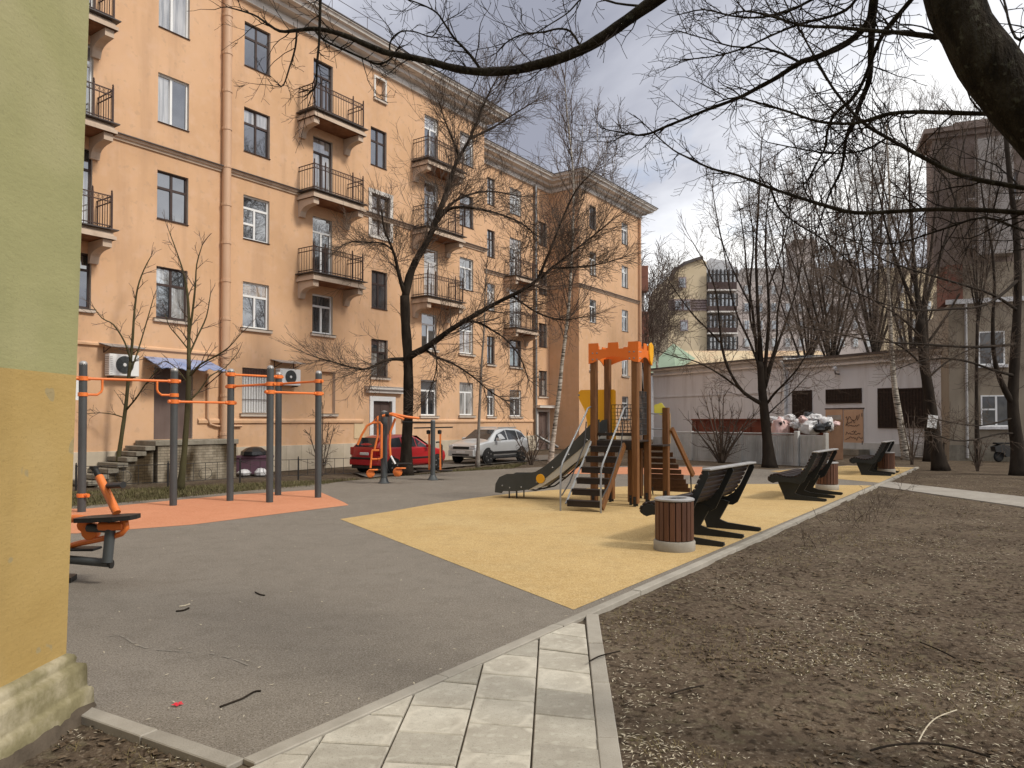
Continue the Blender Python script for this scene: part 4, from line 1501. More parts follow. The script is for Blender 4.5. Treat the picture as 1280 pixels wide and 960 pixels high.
def bench(name, label, loc, rz, length=2.15):
    b = thing(name, label, 'bench', loc, rz, 'dark benches along the kerb')
    # local x: from seat front to back, local y: along the bench
    for y in (.16, length / 2, length - .16):
        obj('leg_frame', MB().prism(leg_profile, y - .025, y + .025, 'xz'), M['frame_dark'], b)
    for y in (-.03, length / 2, length + .03):
        obj('side_plate', MB().prism(end_profile, y - .014, y + .014, 'xz'), M['frame_dark'], b)
    me = MB().cbox(-.018, .018, -.012, length + .012, -.022, .022, .006).mesh('slat', M['bench_slat'])
    fix_normals(me)
    line = [(.02, .415), (-.055, .45), (-.065, .51), (-.01, .572), (.075, .60), (.155, .595), (.235, .57), (.315, .553), (.395, .548), (.475, .556), (.55, .573),
            (.625, .607), (.69, .66), (.74, .73), (.78, .805), (.82, .88), (.855, .955), (.89, 1.03), (.925, 1.10)]
    for i, (x, z) in enumerate(line):
        q0, q1 = line[max(i - 1, 0)], line[min(i + 1, len(line) - 1)]
        a = atan2(q1[1] - q0[1], q1[0] - q0[0])
        o = obj('slat', me, None, b, loc=(x, 0, z))
        o.rotation_euler = (0, -a, 0)
        o.scale = (1.75, 1, .8)
    obj('top_rail', MB().cbox(.93, 1.06, -.05, length + .05, 1.122, 1.155, .008), M['grey_metal'], b)
    return b


brz = atan2(kdir.y, kdir.x) - pi / 2           # local y runs along the kerb
for (u0, v0_, u1, v1_, lab) in ((895, 683, 945, 660, 'nearest dark slatted bench seen from behind beside the slatted litter bin'),
                               (1026, 627, 1047, 617, 'middle dark slatted bench standing on the yellow surface'),
                               (1109, 595, 1122, 589, 'farthest dark slatted bench standing by the far corner')):
    a = G(u0, v0_)
    bench('park_bench', lab, a - V(knor.x, knor.y, 0) * 1.06 - V(kdir.x, kdir.y, 0) * .16, brz)


# ================================================================== LITTER BINS
def bin_(loc, label):
    b = thing('litter_bin', label, 'litter bin', loc, 0, 'wooden litter bins beside the benches')
    obj('base', MB().lathe([(0, -.01), (.285, -.01), (.295, .01), (.295, .13), (.285, .145), (0, .145)], k=28), M['kerb'], b, smooth=40)
    obj('liner', MB().lathe([(.215, .15), (.215, .70), (.20, .70), (.20, .22), (0, .22)], k=24), M['black_plastic'], b, smooth=40)
    obj('rim', MB().lathe([(.27, .705), (.285, .715), (.285, .735), (.27, .745), (.18, .745), (.175, .73), (.18, .71)], k=28), M['grey_metal'], b, smooth=40)
    n = 20
    me = MB().cbox(.243, .272, -.036, .036, .15, .70, .006).mesh('slat', M['bin_slat'])
    fix_normals(me)
    for i in range(n):
        o = obj('slat', me, None, b)
        o.rotation_euler = (0, 0, 2 * pi * i / n)
    rn = random.Random(4)
    mb = MB()
    for i in range(14):
        a, r = rn.uniform(0, 6.28), rn.uniform(0, .15)
        mb.lathe([(0, 0), (.05, .01), (.04, .05), (0, .06)], (r * cos(a), r * sin(a), .63 + rn.uniform(0, .06)), 6)
    obj('rubbish', mb, M['black_bag'], b)['kind'] = 'stuff'
    return b


bin0 = bin_(G(843, 687), 'round wooden slatted bin on a concrete base in front of the nearest bench')
copy_thing(bin0, G(1034, 612), 1.0, 'round wooden slatted bin behind the middle bench')
copy_thing(bin0, G(1108, 591), 2.0, 'round wooden slatted bin behind the farthest bench')

# ================================================================== PULL-UP FRAME
pf = thing('pull_up_frame', 'grey posts with orange pull up bars on the orange rubber patch', 'exercise frame', G(216, 632))
PB = {'p': G(102, 640), 'q': G(216.5, 632), 'r': G(287.5, 626), 's': G(337, 628), 't': G(347.5, 619), 'u': G(397.5, 622)}
o0 = G(216, 632)
for k_, q in PB.items():
    q = q - o0
    h_ = {'p': 3.04, 'q': 2.98, 'r': 3.03, 's': 3.08, 't': 3.04, 'u': 3.03}[k_]
    pp = obj('post', MB().tube([(q.x, q.y, -.03), (q.x, q.y, h_ - .03)], .078, 14), M['grey_paint'], pf, smooth=50)
    obj('cap', MB().lathe([(.079, h_ - .05), (.076, h_ - .01), (.05, h_ + .025), (0, h_ + .035)], (q.x, q.y, 0), 12), M['grey_metal'], pp, smooth=50)


def zat(k_, v):
    """height on a post for a photo row"""
    q = PB[k_]
    return EYE + (526 - v) / FPX * q.y


def bar(k0, v0_, k1, v1_, r=.026):
    a, b = PB[k0] - o0, PB[k1] - o0
    a.z, b.z = zat(k0, v0_), zat(k1, v1_)
    d = (b - a)
    d.normalize()
    br = obj('bar', MB().tube([a, b], r, 8), M['orange_paint'], pf, smooth=50)
    for q in (a, b):
        obj('clamp', MB().lathe([(.082, -.045), (.094, -.04), (.094, .04), (.082, .045)], (q.x, q.y, q.z), 12).tube([q - d * .13, q + d * .13], r * 1.5, 8), M['orange_paint'], br, smooth=50)
    return a, b


bar('p', 473, 'q', 476.5)
bar('q', 502, 'r', 503.5)
bar('r', 468, 't', 471)
bar('r', 483, 's', 480)
bar('t', 480, 'u', 476.5)
bar('s', 490, 'u', 492)
for (k_, sgn, v_, v2) in (('p', 1, 474, 493), ('q', -1, 477, 494)):
    q = PB[k_] - o0
    d = (PB['q'] - PB['p']).normalized() * sgn
    z0, z1 = zat(k_, v_), zat(k_, v2)
    obj('grip', MB().tube([V(q.x, q.y, z1) + d * .0, V(q.x, q.y, z1) + d * .26, V(q.x, q.y, z1 + .06) + d * .33, V(q.x, q.y, z1 + .12) + d * .35, V(q.x, q.y, z0) + d * .35], .024, 8), M['orange_paint'], pf, smooth=60)
    obj('clamp', MB().lathe([(.082, -.04), (.094, -.035), (.094, .035), (.082, .04)], (q.x, q.y, z1), 12), M['orange_paint'], pf, smooth=50)
q = PB['p'] - o0
obj('clamp', MB().lathe([(.082, -.04), (.094, -.035), (.094, .035), (.082, .04)], (q.x, q.y, zat('p', 619)), 12).tube([(q.x, q.y, zat('p', 619)), (q.x + .16, q.y - .04, zat('p', 619))], .04, 8), M['orange_paint'], pf, smooth=50)

# ================================================================== FITNESS MACHINES
def local_w(u, v, d, o_):
    return W(u, v, d) - o_


# near left: seat machine half hidden by the green house
d0 = 9.7
fo = G(148, 727)
fm = thing('exercise_bike', 'orange outdoor leg trainer with black seat half hidden behind the green house corner', 'exercise machine', fo)
lw = lambda u, v, d=d0: local_w(u, v, d * .868, fo)
q = lw(58, 690, 9.9)
obj('main_post', MB().tube([(q.x, q.y, -.02), (q.x, q.y, 1.3)], .06, 10), M['grey_paint'], fm, smooth=50)
obj('base_bar', MB().tube([lw(60, 697, 9.9), lw(138, 704, 9.65)], .048, 10), M['grey_paint'], fm, smooth=50)
obj('dark_tube_mouth', MB().lathe([(0, 0), (.05, .0), (.05, .02), (0, .022)], tuple(lw(138, 704, 9.65) - V(0, 0, .01)), 12, 'x'), M['black_plastic'], fm)  # black disc imitates the dark hollow of the open tube end
obj('upright', MB().tube([lw(134, 703, 9.62), lw(139, 652, 9.66)], .055, 10), M['grey_paint'], fm, smooth=50)
st = MB()
c_ = lw(137, 648, 9.65)
out = [(-.32, -.05), (-.30, -.12), (-.1, -.17), (.16, -.17), (.33, -.12), (.35, 0), (.33, .12), (.16, .17), (-.1, .17), (-.30, .12)]
st.prism([(c_.x + x, c_.y + y) for x, y in out], c_.z - .02, c_.z + .03, 'xy')
o = obj('seat', st, M['black_plastic'], fm)
o.rotation_euler = (0, -.05, 0)
obj('seat_bracket', MB().cbox(c_.x - .12, c_.x + .18, c_.y - .06, c_.y + .06, c_.z - .13, c_.z - .04, .02), M['orange_paint'], fm)
obj('lever', MB().tube([lw(146, 641, 9.75), lw(124, 596, 10.0)], .046, 10), M['orange_paint'], fm, smooth=50)
obj('handle_grip', MB().tube([lw(124.5, 597, 10.0), lw(117.5, 585, 10.05)], .036, 10).lathe([(0, -.01), (.05, -.01), (.05, .02), (0, .02)], tuple(lw(117.5, 585, 10.05)), 10), M['black_plastic'], fm, smooth=50)
obj('handle_grip', MB().tube([lw(136, 607, 9.9), lw(154, 606, 9.6)], .036, 10), M['black_plastic'], fm, smooth=50)
obj('frame_tube', MB().tube([lw(60, 690, 9.9), lw(100, 679, 9.8), lw(140, 671, 9.7), lw(152, 667, 9.65), lw(158, 660, 9.62), lw(157, 652, 9.62), lw(150, 647, 9.65)], .033, 8), M['orange_paint'], fm, smooth=60)
obj('frame_tube', MB().tube([lw(70, 650, 9.95), lw(97, 648, 9.85), lw(110, 650, 9.75)], .045, 8), M['orange_paint'], fm, smooth=60)
hb = MB()
c_ = lw(114, 664, 9.78)
hb.lathe([(0, -.05), (.09, -.05), (.10, -.03), (.10, .03), (.09, .05), (0, .05)], tuple(c_), 12, 'y')
hb.lathe([(0, -.05), (.075, -.05), (.08, .05), (0, .05)], tuple(lw(107, 656, 9.8)), 10, 'y')
obj('pivot_housing', hb, M['orange_paint'], fm, smooth=50)
obj('rocker_arm', MB().tube([lw(110, 660, 9.7), lw(134, 661, 9.65)], .045, 8), M['grey_paint'], fm, smooth=50)
obj('foot_plate', MB().cbox(-.2 + lw(92, 692).x, .2 + lw(92, 692).x, -.1, .1, lw(92, 690).z, lw(92, 690).z + .03), M['black_plastic'], fm)
obj('foot_flange', MB().prism([(q.x - .2, q.y - .2), (q.x + .36, q.y - .12), (q.x + .30, q.y + .1), (q.x - .2, q.y + .2)], .002, .06, 'xy'), M['black_plastic'], fm)

# two-seat stepper with orange loops
do = G(480, 604)
fm = thing('air_walker', 'grey post with orange swinging loops in front of the red car', 'exercise machine', do, 0, 'grey post exercise machines')
lw = lambda u, v, d=21.8: local_w(u, v, d, do)
obj('post', MB().tube([(0, 0, .02), (0, 0, 2.12)], .095, 14), M['grey_paint'], fm, smooth=50)
obj('foot', MB().lathe([(.17, -.02), (.17, .02), (.14, .05), (.098, .16), (.0955, .16)], k=16), M['grey_paint'], fm, smooth=40)
obj('cap', MB().lathe([(.097, 2.08), (.09, 2.13), (0, 2.16)], k=12), M['grey_metal'], fm, smooth=40)
obj('loop', MB().tube([lw(447, 556), lw(452, 544), lw(459, 532), lw(466, 528.5), lw(475, 528), lw(477, 531), lw(477, 572), lw(473, 574)], .035, 8), M['orange_paint'], fm, smooth=60)
obj('arm', MB().tube([lw(466, 528), lw(472, 520), lw(472, 545), lw(468, 562)], .03, 7), M['orange_paint'], fm, smooth=60)
obj('arm', MB().tube([lw(478, 520, 21.7), lw(490, 517, 21.7), lw(508, 521, 21.9), lw(524, 523, 22.0)], .038, 8).tube([lw(488, 518, 21.7), lw(505, 524, 21.7)], .034, 8), M['orange_paint'], fm, smooth=60)
obj('loop', MB().tube([lw(494, 523), lw(488, 540), lw(487, 555), lw(488, 570)], .035, 8), M['orange_paint'], fm, smooth=60)
obj('leg_bar', MB().tube([lw(465, 563), lw(463, 585)], .03, 7).tube([lw(465, 563), lw(474, 563)], .03, 7).tube([lw(464, 574), lw(472, 574)], .03, 7), M['orange_paint'], fm, smooth=60)
obj('leg_bar', MB().tube([lw(488, 569), lw(494, 580)], .03, 7), M['white_pvc'], fm, smooth=60)
for (u, v, w_) in ((463, 592, 1), (497, 590, 1.1)):
    c_ = lw(u, v)
    obj('pedal', MB().lathe([(0, -.06), (.10, -.05), (.13 * w_, 0), (.10, .05), (0, .06)], tuple(c_), 10, 'y').cbox(c_.x - .05, c_.x + .22 * w_, c_.y - .1, c_.y + .1, c_.z + .09, c_.z + .13, .02), M['orange_paint'], fm, smooth=50)
obj('pedal_pad', MB().cbox(lw(497, 590).x - .12, lw(497, 590).x + .38, -.12, .12, lw(497, 580).z - .02, lw(497, 580).z + .02, .01), M['black_plastic'], fm)
obj('knob', MB().lathe([(0, -.06), (.07, -.05), (.07, .05), (0, .06)], tuple(lw(484, 518, 21.55)), 10, 'x'), M['black_plastic'], fm)

do = G(541, 600)
fm = thing('twister_machine', 'shorter grey post with black cross handle and orange hanging bars beside the silver car', 'exercise machine', do, 0, 'grey post exercise machines')
lw = lambda u, v, d=23.3: local_w(u, v, d, do)
obj('post', MB().tube([(0, 0, .02), (0, 0, 1.86)], .075, 14), M['grey_paint'], fm, smooth=50)
obj('foot', MB().lathe([(.17, -.02), (.17, .02), (.14, .05), (.078, .16), (.0755, .16)], k=16), M['grey_paint'], fm, smooth=40)
obj('cap', MB().lathe([(.077, 1.84), (.07, 1.875), (0, 1.89)], k=12), M['grey_metal'], fm, smooth=40)
obj('cross_handle', MB().tube([lw(517, 535), lw(566, 534)], .022, 7), M['black_plastic'], fm, smooth=50)
obj('cross_handle', MB().tube([lw(503, 527.5, 23.5), lw(541, 528)], .022, 7), M['black_plastic'], fm, smooth=50)
for (u, du) in ((536.5, 1.6), (550.5, 1.2)):
    obj('hanging_bar', MB().beam(lw(u, 541), lw(u, 589), .07, .05), M['orange_paint'], fm)
    c_ = lw(u - 1, 540)
    obj('bearing', MB().lathe([(0, -.07), (.06, -.06), (.065, .05), (0, .07)], tuple(c_), 10), M['black_plastic'], fm, smooth=50)
obj('hanging_bar', MB().tube([lw(545, 553), lw(549, 552.5), lw(552.5, 557), lw(552, 578), lw(548, 582)], .026, 7), M['black_plastic'], fm, smooth=60)
for u in (530, 556):
    c_ = lw(u, 589)
    obj('foot_disc', MB().lathe([(0, 0), (.24, 0), (.25, .015), (.25, .035), (.23, .045), (0, .045)], tuple(c_), 20), M['black_plastic'], fm, smooth=40)

# ================================================================== CARS
def car(name, label, loc, rz, paint, spec, group='cars parked along the orange wall'):
    """loft of cross sections; local +x is forwards. spec rows: x, half width, z bottom, z belt, z top, top half width"""
    c = thing(name, label, 'car', loc, rz, group)
    secs = spec['secs']
    mb = MB()
    ring = []
    for (x, w, zb, zbelt, zt, wt) in secs:
        half = [(0, zb), (w * .80, zb), (w * .97, zb + .10), (w, zb + .28), (w * 1.0, zbelt - .16), (w * .975, zbelt - .02), (w * .955, zbelt + .01)]
        if zt - zbelt > .12:
            half += [(wt + (w * .955 - wt) * .30, zbelt + (zt - zbelt) * .62), (wt, zt - .06), (wt * .88, zt - .012), (wt * .5, zt + .004), (0, zt + .01)]
        else:
            half += [(w * .90, zbelt + (zt - zbelt) * .5 + .006), (w * .82, zt), (w * .66, zt + .010), (w * .4, zt + .016), (0, zt + .02)]
        ring.append(half)
    k = len(ring[0])
    for (s_, half) in zip(secs, ring):
        for y, z in half:
            mb.v.append((s_[0], y, z))
        for y, z in half[-2:0:-1]:
            mb.v.append((s_[0], -y, z))
    m = 2 * k - 2
    for i in range(len(secs) - 1):
        for j in range(m):
            a, b = i * m + j, i * m + (j + 1) % m
            mb.f.append((a, b, b + m, a + m))
    mb.f.append(tuple(range(m))[::-1])
    mb.f.append(tuple((len(secs) - 1) * m + j for j in range(m)))
    body = obj('body', mb, paint, c, smooth=True)
    body.data.set_sharp_from_angle(angle=radians(38))
    sub = body.modifiers.new('smooth', 'SUBSURF')
    sub.levels = sub.render_levels = 2

    def surf(x, t_):
        """point on the greenhouse side: t 0 = belt, 1 = roof edge"""
        for i in range(len(secs) - 1):
            if secs[i][0] <= x <= secs[i + 1][0]:
                f = (x - secs[i][0]) / (secs[i + 1][0] - secs[i][0])
                q = [secs[i][n_] + (secs[i + 1][n_] - secs[i][n_]) * f for n_ in range(6)]
                w, zbelt, zt, wt = q[1] * .955, q[3] + .01, q[4] - .06, q[5]
                return w + (wt - w) * (t_ ** .9), zbelt + (zt - zbelt) * t_
    for poly in spec['side']:
        for sy in (-1, 1):
            vs_ = []
            for x, t_ in poly:
                y, z = surf(x, t_)
                vs_.append((x, sy * (y + .012), z))
            obj('side_window', MB().add(vs_, [tuple(range(len(vs_)))]), M['car_glass'], c, fix=False)
    for nm, quad in spec['ends']:
        obj(nm, MB().add(quad, [tuple(range(len(quad)))] if len(quad) == 4 else [(i, i + 1, len(quad) - 2 - i, len(quad) - 1 - i) for i in range(len(quad) // 2 - 1)]), M['car_glass'], c, fix=False)
    R_ = spec['wheel']
    for wx in spec['axles']:
        for sy in (-1, 1):
            wy = sy * (spec['w'] - .055)
            w = obj('wheel', MB().lathe([(R_ * .62, -.10), (R_ * .9, -.10), (R_, -.07), (R_, .07), (R_ * .9, .10), (R_ * .62, .10)], (0, 0, 0), 24, 'y'), M['tyre'], c, smooth=50, loc=(wx, wy, R_ - .01))
            mb = MB().lathe([(0, sy * .07), (R_ * .18, sy * .085), (R_ * .2, sy * .06), (R_ * .5, sy * .05), (R_ * .66, sy * .085), (R_ * .66, -sy * .08), (0, -sy * .08)], (0, 0, 0), 24, 'y')
            for q in range(5):
                a = q * 2 * pi / 5
                mb.beam((R_ * .1 * cos(a), sy * .08, R_ * .1 * sin(a)), (R_ * .62 * cos(a), sy * .088, R_ * .62 * sin(a)), .05, .03, (0, 1, 0))
            obj('rim', mb, M['rim'], w)
            arch = MB().lathe([(0, sy * (spec['w'] - .02)), (R_ + .055, sy * (spec['w'] - .02)), (R_ + .055, sy * (spec['w'] + .006)), (0, sy * (spec['w'] + .004))], (wx, 0, R_ - .01), 24, 'y')
            obj('wheel_arch', arch, M['black_plastic'], c, smooth=40)
    for (nm, x0, x1, y0, y1, z0, z1, mt) in spec['boxes']:
        mb = MB().cbox(x0, x1, y0, y1, z0, z1, .02)
        obj(nm, mb, M[mt], c)
    return c


# red hatchback, tail towards the camera
sc_ = .93
red = {'secs': [(-2.00, .66, .34, .86, .90, .60), (-1.97, .78, .26, .90, 1.0, .60), (-1.86, .82, .22, .92, 1.16, .60), (-1.55, .84, .20, .93, 1.36, .60), (-1.2, .85, .19, .93, 1.44, .61), (-.5, .85, .18, .93, 1.47, .62), (.1, .85, .18, .92, 1.44, .61), (.55, .85, .18, .91, 1.22, .62), (.95, .85, .18, .90, .955, .66), (1.3, .84, .19, .87, .90, .6), (1.75, .80, .22, .78, .81, .6), (1.95, .70, .28, .66, .69, .5), (2.0, .6, .34, .58, .6, .4)],
       'side': [[(-1.50, .10), (-.78, .08), (-.78, .9), (-1.30, .86)], [(-.70, .08), (.02, .08), (.02, .9), (-.70, .9)], [(.08, .08), (.72, .10), (.36, .74), (.08, .88)]],
       'ends': [('rear_window', [(-1.985, -.56, 1.0), (-1.70, -.48, 1.34), (-1.70, .48, 1.34), (-1.985, .56, 1.0)]),
                ('windscreen', [(1.0, -.66, .98), (.30, -.56, 1.40), (.30, .56, 1.40), (1.0, .66, .98)])],
       'wheel': .30, 'axles': (-1.28, 1.25), 'w': .84,
       'boxes': [('bumper', -2.05, -1.86, -.78, .78, .30, .52, 'red_car'), ('bumper_trim', -2.06, -1.9, -.74, .74, .52, .60, 'black_plastic'),
                 ('bumper_skirt', -2.02, -1.8, -.7, .7, .17, .30, 'black_plastic'), ('number_plate', -2.03, -1.99, -.24, .24, .68, .79, 'plate'),
                 ('tail_light', -2.0, -1.8, .60, .80, .68, .98, 'lamp_red'), ('tail_light', -2.0, -1.8, -.80, -.60, .68, .98, 'lamp_red'),
                 ('door_mirror', .5, .66, .86, 1.04, .92, 1.05, 'red_car'), ('door_mirror', .5, .66, -1.04, -.86, .92, 1.05, 'red_car'),
                 ('side_strip', -.95, .95, -.87, -.85, .50, .57, 'black_plastic'), ('side_strip', -.95, .95, .85, .87, .50, .57, 'black_plastic')]}
rc = G(463, 592) + V(.575, .818, 0) * 2.05 * sc_ - V(.818, -.575, 0) * .35
cr = car('parked_car', 'red hatchback parked tail first behind the thick dark tree trunk', rc, ANG, M['red_car'], red)
cr.scale = (sc_, sc_, sc_)
silver = {'secs': [(-2.15, .66, .42, .92, 1.0, .58), (-2.1, .80, .34, .98, 1.12, .58), (-1.95, .86, .28, 1.02, 1.30, .60), (-1.6, .89, .25, 1.02, 1.52, .62), (-1.1, .90, .24, 1.01, 1.60, .63), (-.3, .90, .24, 1.0, 1.62, .63), (.25, .90, .24, .99, 1.58, .62), (.7, .90, .24, .98, 1.32, .64), (1.12, .90, .24, .97, 1.04, .68), (1.5, .89, .25, .94, 1.0, .64), (1.9, .86, .28, .86, .92, .6), (2.12, .78, .34, .76, .82, .5), (2.2, .66, .40, .66, .70, .45)],
          'side': [[(-1.80, .22), (-1.16, .06), (-1.16, .84), (-1.58, .76)], [(-1.08, .06), (-.28, .06), (-.28, .90), (-1.08, .86)], [(-.20, .06), (.86, .10), (.46, .76), (-.20, .90)]],
          'ends': [('windscreen', [(1.16, -.70, 1.06), (.84, -.65, 1.26), (.42, -.58, 1.52), (.42, .58, 1.52), (.84, .65, 1.26), (1.16, .70, 1.06)]),
                   ('rear_window', [(-2.12, -.56, 1.1), (-1.78, -.5, 1.46), (-1.78, .5, 1.46), (-2.12, .56, 1.1)])],
          'wheel': .34, 'axles': (-1.32, 1.34), 'w': .89,
          'boxes': [('grille', 2.12, 2.215, -.46, .46, .66, .78, 'black_plastic'), ('bumper', 2.02, 2.23, -.72, .72, .34, .62, 'silver_car'), ('bumper_intake', 2.16, 2.24, -.5, .5, .36, .46, 'black_plastic'),
                    ('headlight', 1.96, 2.15, .50, .76, .70, .84, 'lamp_clear'), ('headlight', 1.96, 2.15, -.76, -.50, .70, .84, 'lamp_clear'),
                    ('number_plate', 2.225, 2.245, -.24, .24, .48, .58, 'plate'),
                    ('door_mirror', .62, .8, .90, 1.10, 1.0, 1.15, 'silver_car'), ('door_mirror', .62, .8, -1.10, -.90, 1.0, 1.15, 'silver_car'),
                    ('roof_rail', -1.3, .2, .56, .59, 1.58, 1.64, 'grey_metal'), ('roof_rail', -1.3, .2, -.59, -.56, 1.58, 1.64, 'grey_metal'),
                    ('side_strip', -1.0, 1.0, -.915, -.895, .42, .54, 'black_plastic'), ('side_strip', -1.0, 1.0, .895, .915, .42, .54, 'black_plastic'), ('skirt', -.98, 1.0, -.90, .90, .2, .30, 'black_plastic')]}
sc2 = .96
sp = G(612, 579.5) + V(.575, .818, 0) * 1.2 - V(.818, -.575, 0) * .86
cs = car('parked_car', 'silver crossover car parked nose first near the slide', sp, ANG + pi, M['silver_car'], silver)
cs.scale = (sc2, sc2, sc2)

# ================================================================== LOW IRON FENCES
def low_fence(name, label, pts, h=.5, gap=1.5, kind='plain'):
    base = V(pts[0][0], pts[0][1], 0)
    f = thing(name, label, 'fence', base)
    for i in range(len(pts) - 1):
        a, b = Vector(pts[i]), Vector(pts[i + 1])
        L_ = (b - a).length
        n = max(1, int(round(L_ / gap)))
        for j in range(n):
            p, q = a + (b - a) * j / n - Vector(pts[0]), a + (b - a) * (j + 1) / n - Vector(pts[0])
            obj('post', MB().beam((p.x, p.y, -.06), (p.x, p.y, h + .05), .04, .04).lathe([(0, 0), (.03, .02), (0, .06)], (p.x, p.y, h + .05), 6), M['black_iron'], f)
            r = MB()
            for z in (h, .12):
                r.beam((p.x, p.y, z), (q.x, q.y, z), .022, .016)
            m = 6
            for k_ in range(1, m):
                t_ = p + (q - p) * k_ / m
                r.tube([(t_.x, t_.y, .12), (t_.x, t_.y, h)], .008, 4, caps=False)
            mid = (p + q) / 2
            e = (q - p).normalized()
            r.tube([(mid.x + e.x * .2 * cos(k_ * pi / 6), mid.y + e.y * .2 * cos(k_ * pi / 6), .31 + .17 * sin(k_ * pi / 6)) for k_ in range(13)], .008, 4, caps=False)
            r.tube([(p.x, p.y, .12), (mid.x, mid.y, .31), (p.x, p.y, h)], .007, 4, caps=False)
            obj('rail_panel', r, M['black_iron'], f)
    return f


low_fence('low_fence', 'low black iron fence along the grass strip in front of the entrance steps', [g2(95, 612), g2(210, 608), g2(300, 602), g2(440, 596)], .62)
low_fence('low_fence', 'low iron fence at the foot of the orange wall right of the silver car', [tuple(house_world(14.5, -1.9, 0).xy), tuple(house_world(19.3, -1.9, 0).xy)], .7, 1.2)
low_fence('low_fence', 'low black iron fence in front of the beige building at far right', [g2(1140, 572), g2(1180, 573.5), g2(1300, 576)], .75, 1.6)

# ================================================================== CONCRETE ENCLOSURE, CONTAINER AND RUBBISH
fa, fb_ = Vector(g2(836, 573)), Vector(g2(996, 581))
ef = thing('concrete_fence', 'weathered ribbed pale concrete fence in front of the rusty red container', 'fence', (fa.x, fa.y, 0), atan2(fb_.y - fa.y, fb_.x - fa.x))
L_ = (fb_ - fa).length
n = 5


def ribbed(w, h):
    mb = MB().cbox(.02, w - .02, .0, .07, 0, h - .03, .01)
    k = int(w / .11)
    for i in range(k):
        x = .05 + (w - .1) * i / k
        mb.add([(x, .0, .12), (x + .02, -.022, .12), (x + .055, -.022, .12), (x + .075, .0, .12), (x, .0, h - .10), (x + .02, -.022, h - .10), (x + .055, -.022, h - .10), (x + .075, .0, h - .10)],
               [(0, 1, 5, 4), (1, 2, 6, 5), (2, 3, 7, 6), (0, 3, 2, 1), (4, 5, 6, 7)])
    return mb


for i in range(n):
    obj('fence_panel', ribbed(L_ / n, 1.32), M['fence_concrete'], ef, loc=(L_ * i / n, 0, -.05), fix=False)
    obj('post', MB().cbox(-.07, .07, -.05, .12, -.05, 1.36, .015), M['fence_concrete'], ef, loc=(L_ * i / n, 0, 0))
obj('post', MB().cbox(-.09, .09, -.06, .12, -.05, 1.42, .015), M['fence_concrete'], ef, loc=(L_, 0, 0))
obj('coping', MB().cbox(.0, L_, -.04, .10, 1.27, 1.33, .01), M['fence_concrete'], ef)
fc = Vector(g2(1031, 584))
o = thing('concrete_fence', 'short pale ribbed concrete fence panel turning the corner beside the container end', 'fence', (fb_.x + .1, fb_.y, 0), atan2(fc.y - fb_.y, fc.x - fb_.x))
L2 = (fc - fb_).length - .1
obj('fence_panel', ribbed(L2, 1.34), M['fence_concrete'], o, loc=(0, 0, -.05), fix=False)
obj('post', MB().cbox(-.07, .07, -.05, .12, -.05, 1.36, .015), M['fence_concrete'], o, loc=(L2, 0, 0))

ca, cb_ = W(866, 527, 37.6), W(1031, 530, 32.2)
can_ang = atan2(cb_.y - ca.y, cb_.x - ca.x)
CL = (cb_ - ca).length
ct = thing('rubbish_container', 'big open rusty red brown steel container behind the pale concrete fence', 'container', (ca.x, ca.y, 0), can_ang)
CH = 1.88
obj('side', MB().box(0, CL, 0, .05, .12, CH), M['rust_red'], ct)
obj('side', MB().box(0, CL, 1.45, 1.5, .12, CH), M['rust_red'], ct)
obj('end', MB().box(-.05, -.002, 0, 1.5, .12, CH), M['rust_brown'], ct)
obj('end', MB().box(CL + .002, CL + .05, 0, 1.5, .12, CH + .02), M['rust_brown'], ct)
obj('floor', MB().box(0, CL, 0.052, 1.448, .10, .2), M['rust_brown'], ct)
for i in range(9):
    x = CL * (i + .2) / 9
    obj('rib', MB().cbox(x, x + .10, -.06, -.002, .12, CH - .06, .01), M['rust_red'], ct)
obj('top_rail', MB().cbox(-.06, CL + .06, -.07, .06, CH, CH + .07, .01), M['rust_red'], ct)
obj('runner', MB().box(.2, CL - .2, .3, .5, -.04, .098).box(.2, CL - .2, 1.1, 1.3, -.04, .098), M['rust_brown'], ct)
obj('load', MB().cbox(CL * .5, CL - .1, 0.1, 1.4, .21, CH - .15, .1), M['black_bag'], ct)


def sack(u, v, d, r, mat, label, seed, flat=.75, rag=0):
    c = W(u, v, d)
    rn = random.Random(seed)
    mb = MB()
    nu, nv = 16, 10
    for j in range(nv + 1):
        th = pi * j / nv
        for i in range(nu):
            ph = 2 * pi * i / nu
            q = V(sin(th) * cos(ph), sin(th) * sin(ph), cos(th))
            rr = r * (1 + .45 * noise.noise(q * 1.9 + V(seed, 0, 0)) + .34 * noise.noise(q * 4.2 + V(0, seed, 0)))
            if rag and q.z < -.2:
                rr *= 1 + rag * (-q.z)
            mb.v.append((q.x * rr * 1.15, q.y * rr, q.z * rr * flat))
    for j in range(nv):
        for i in range(nu):
            a, b = j * nu + i, j * nu + (i + 1) % nu
            mb.f.append((a, b, b + nu, a + nu))
    o = obj('rubbish_bag', mb, mat, smooth=60, loc=c)
    tag(o, label, 'rubbish bag', 'rubbish bags heaped on the container')
    return o


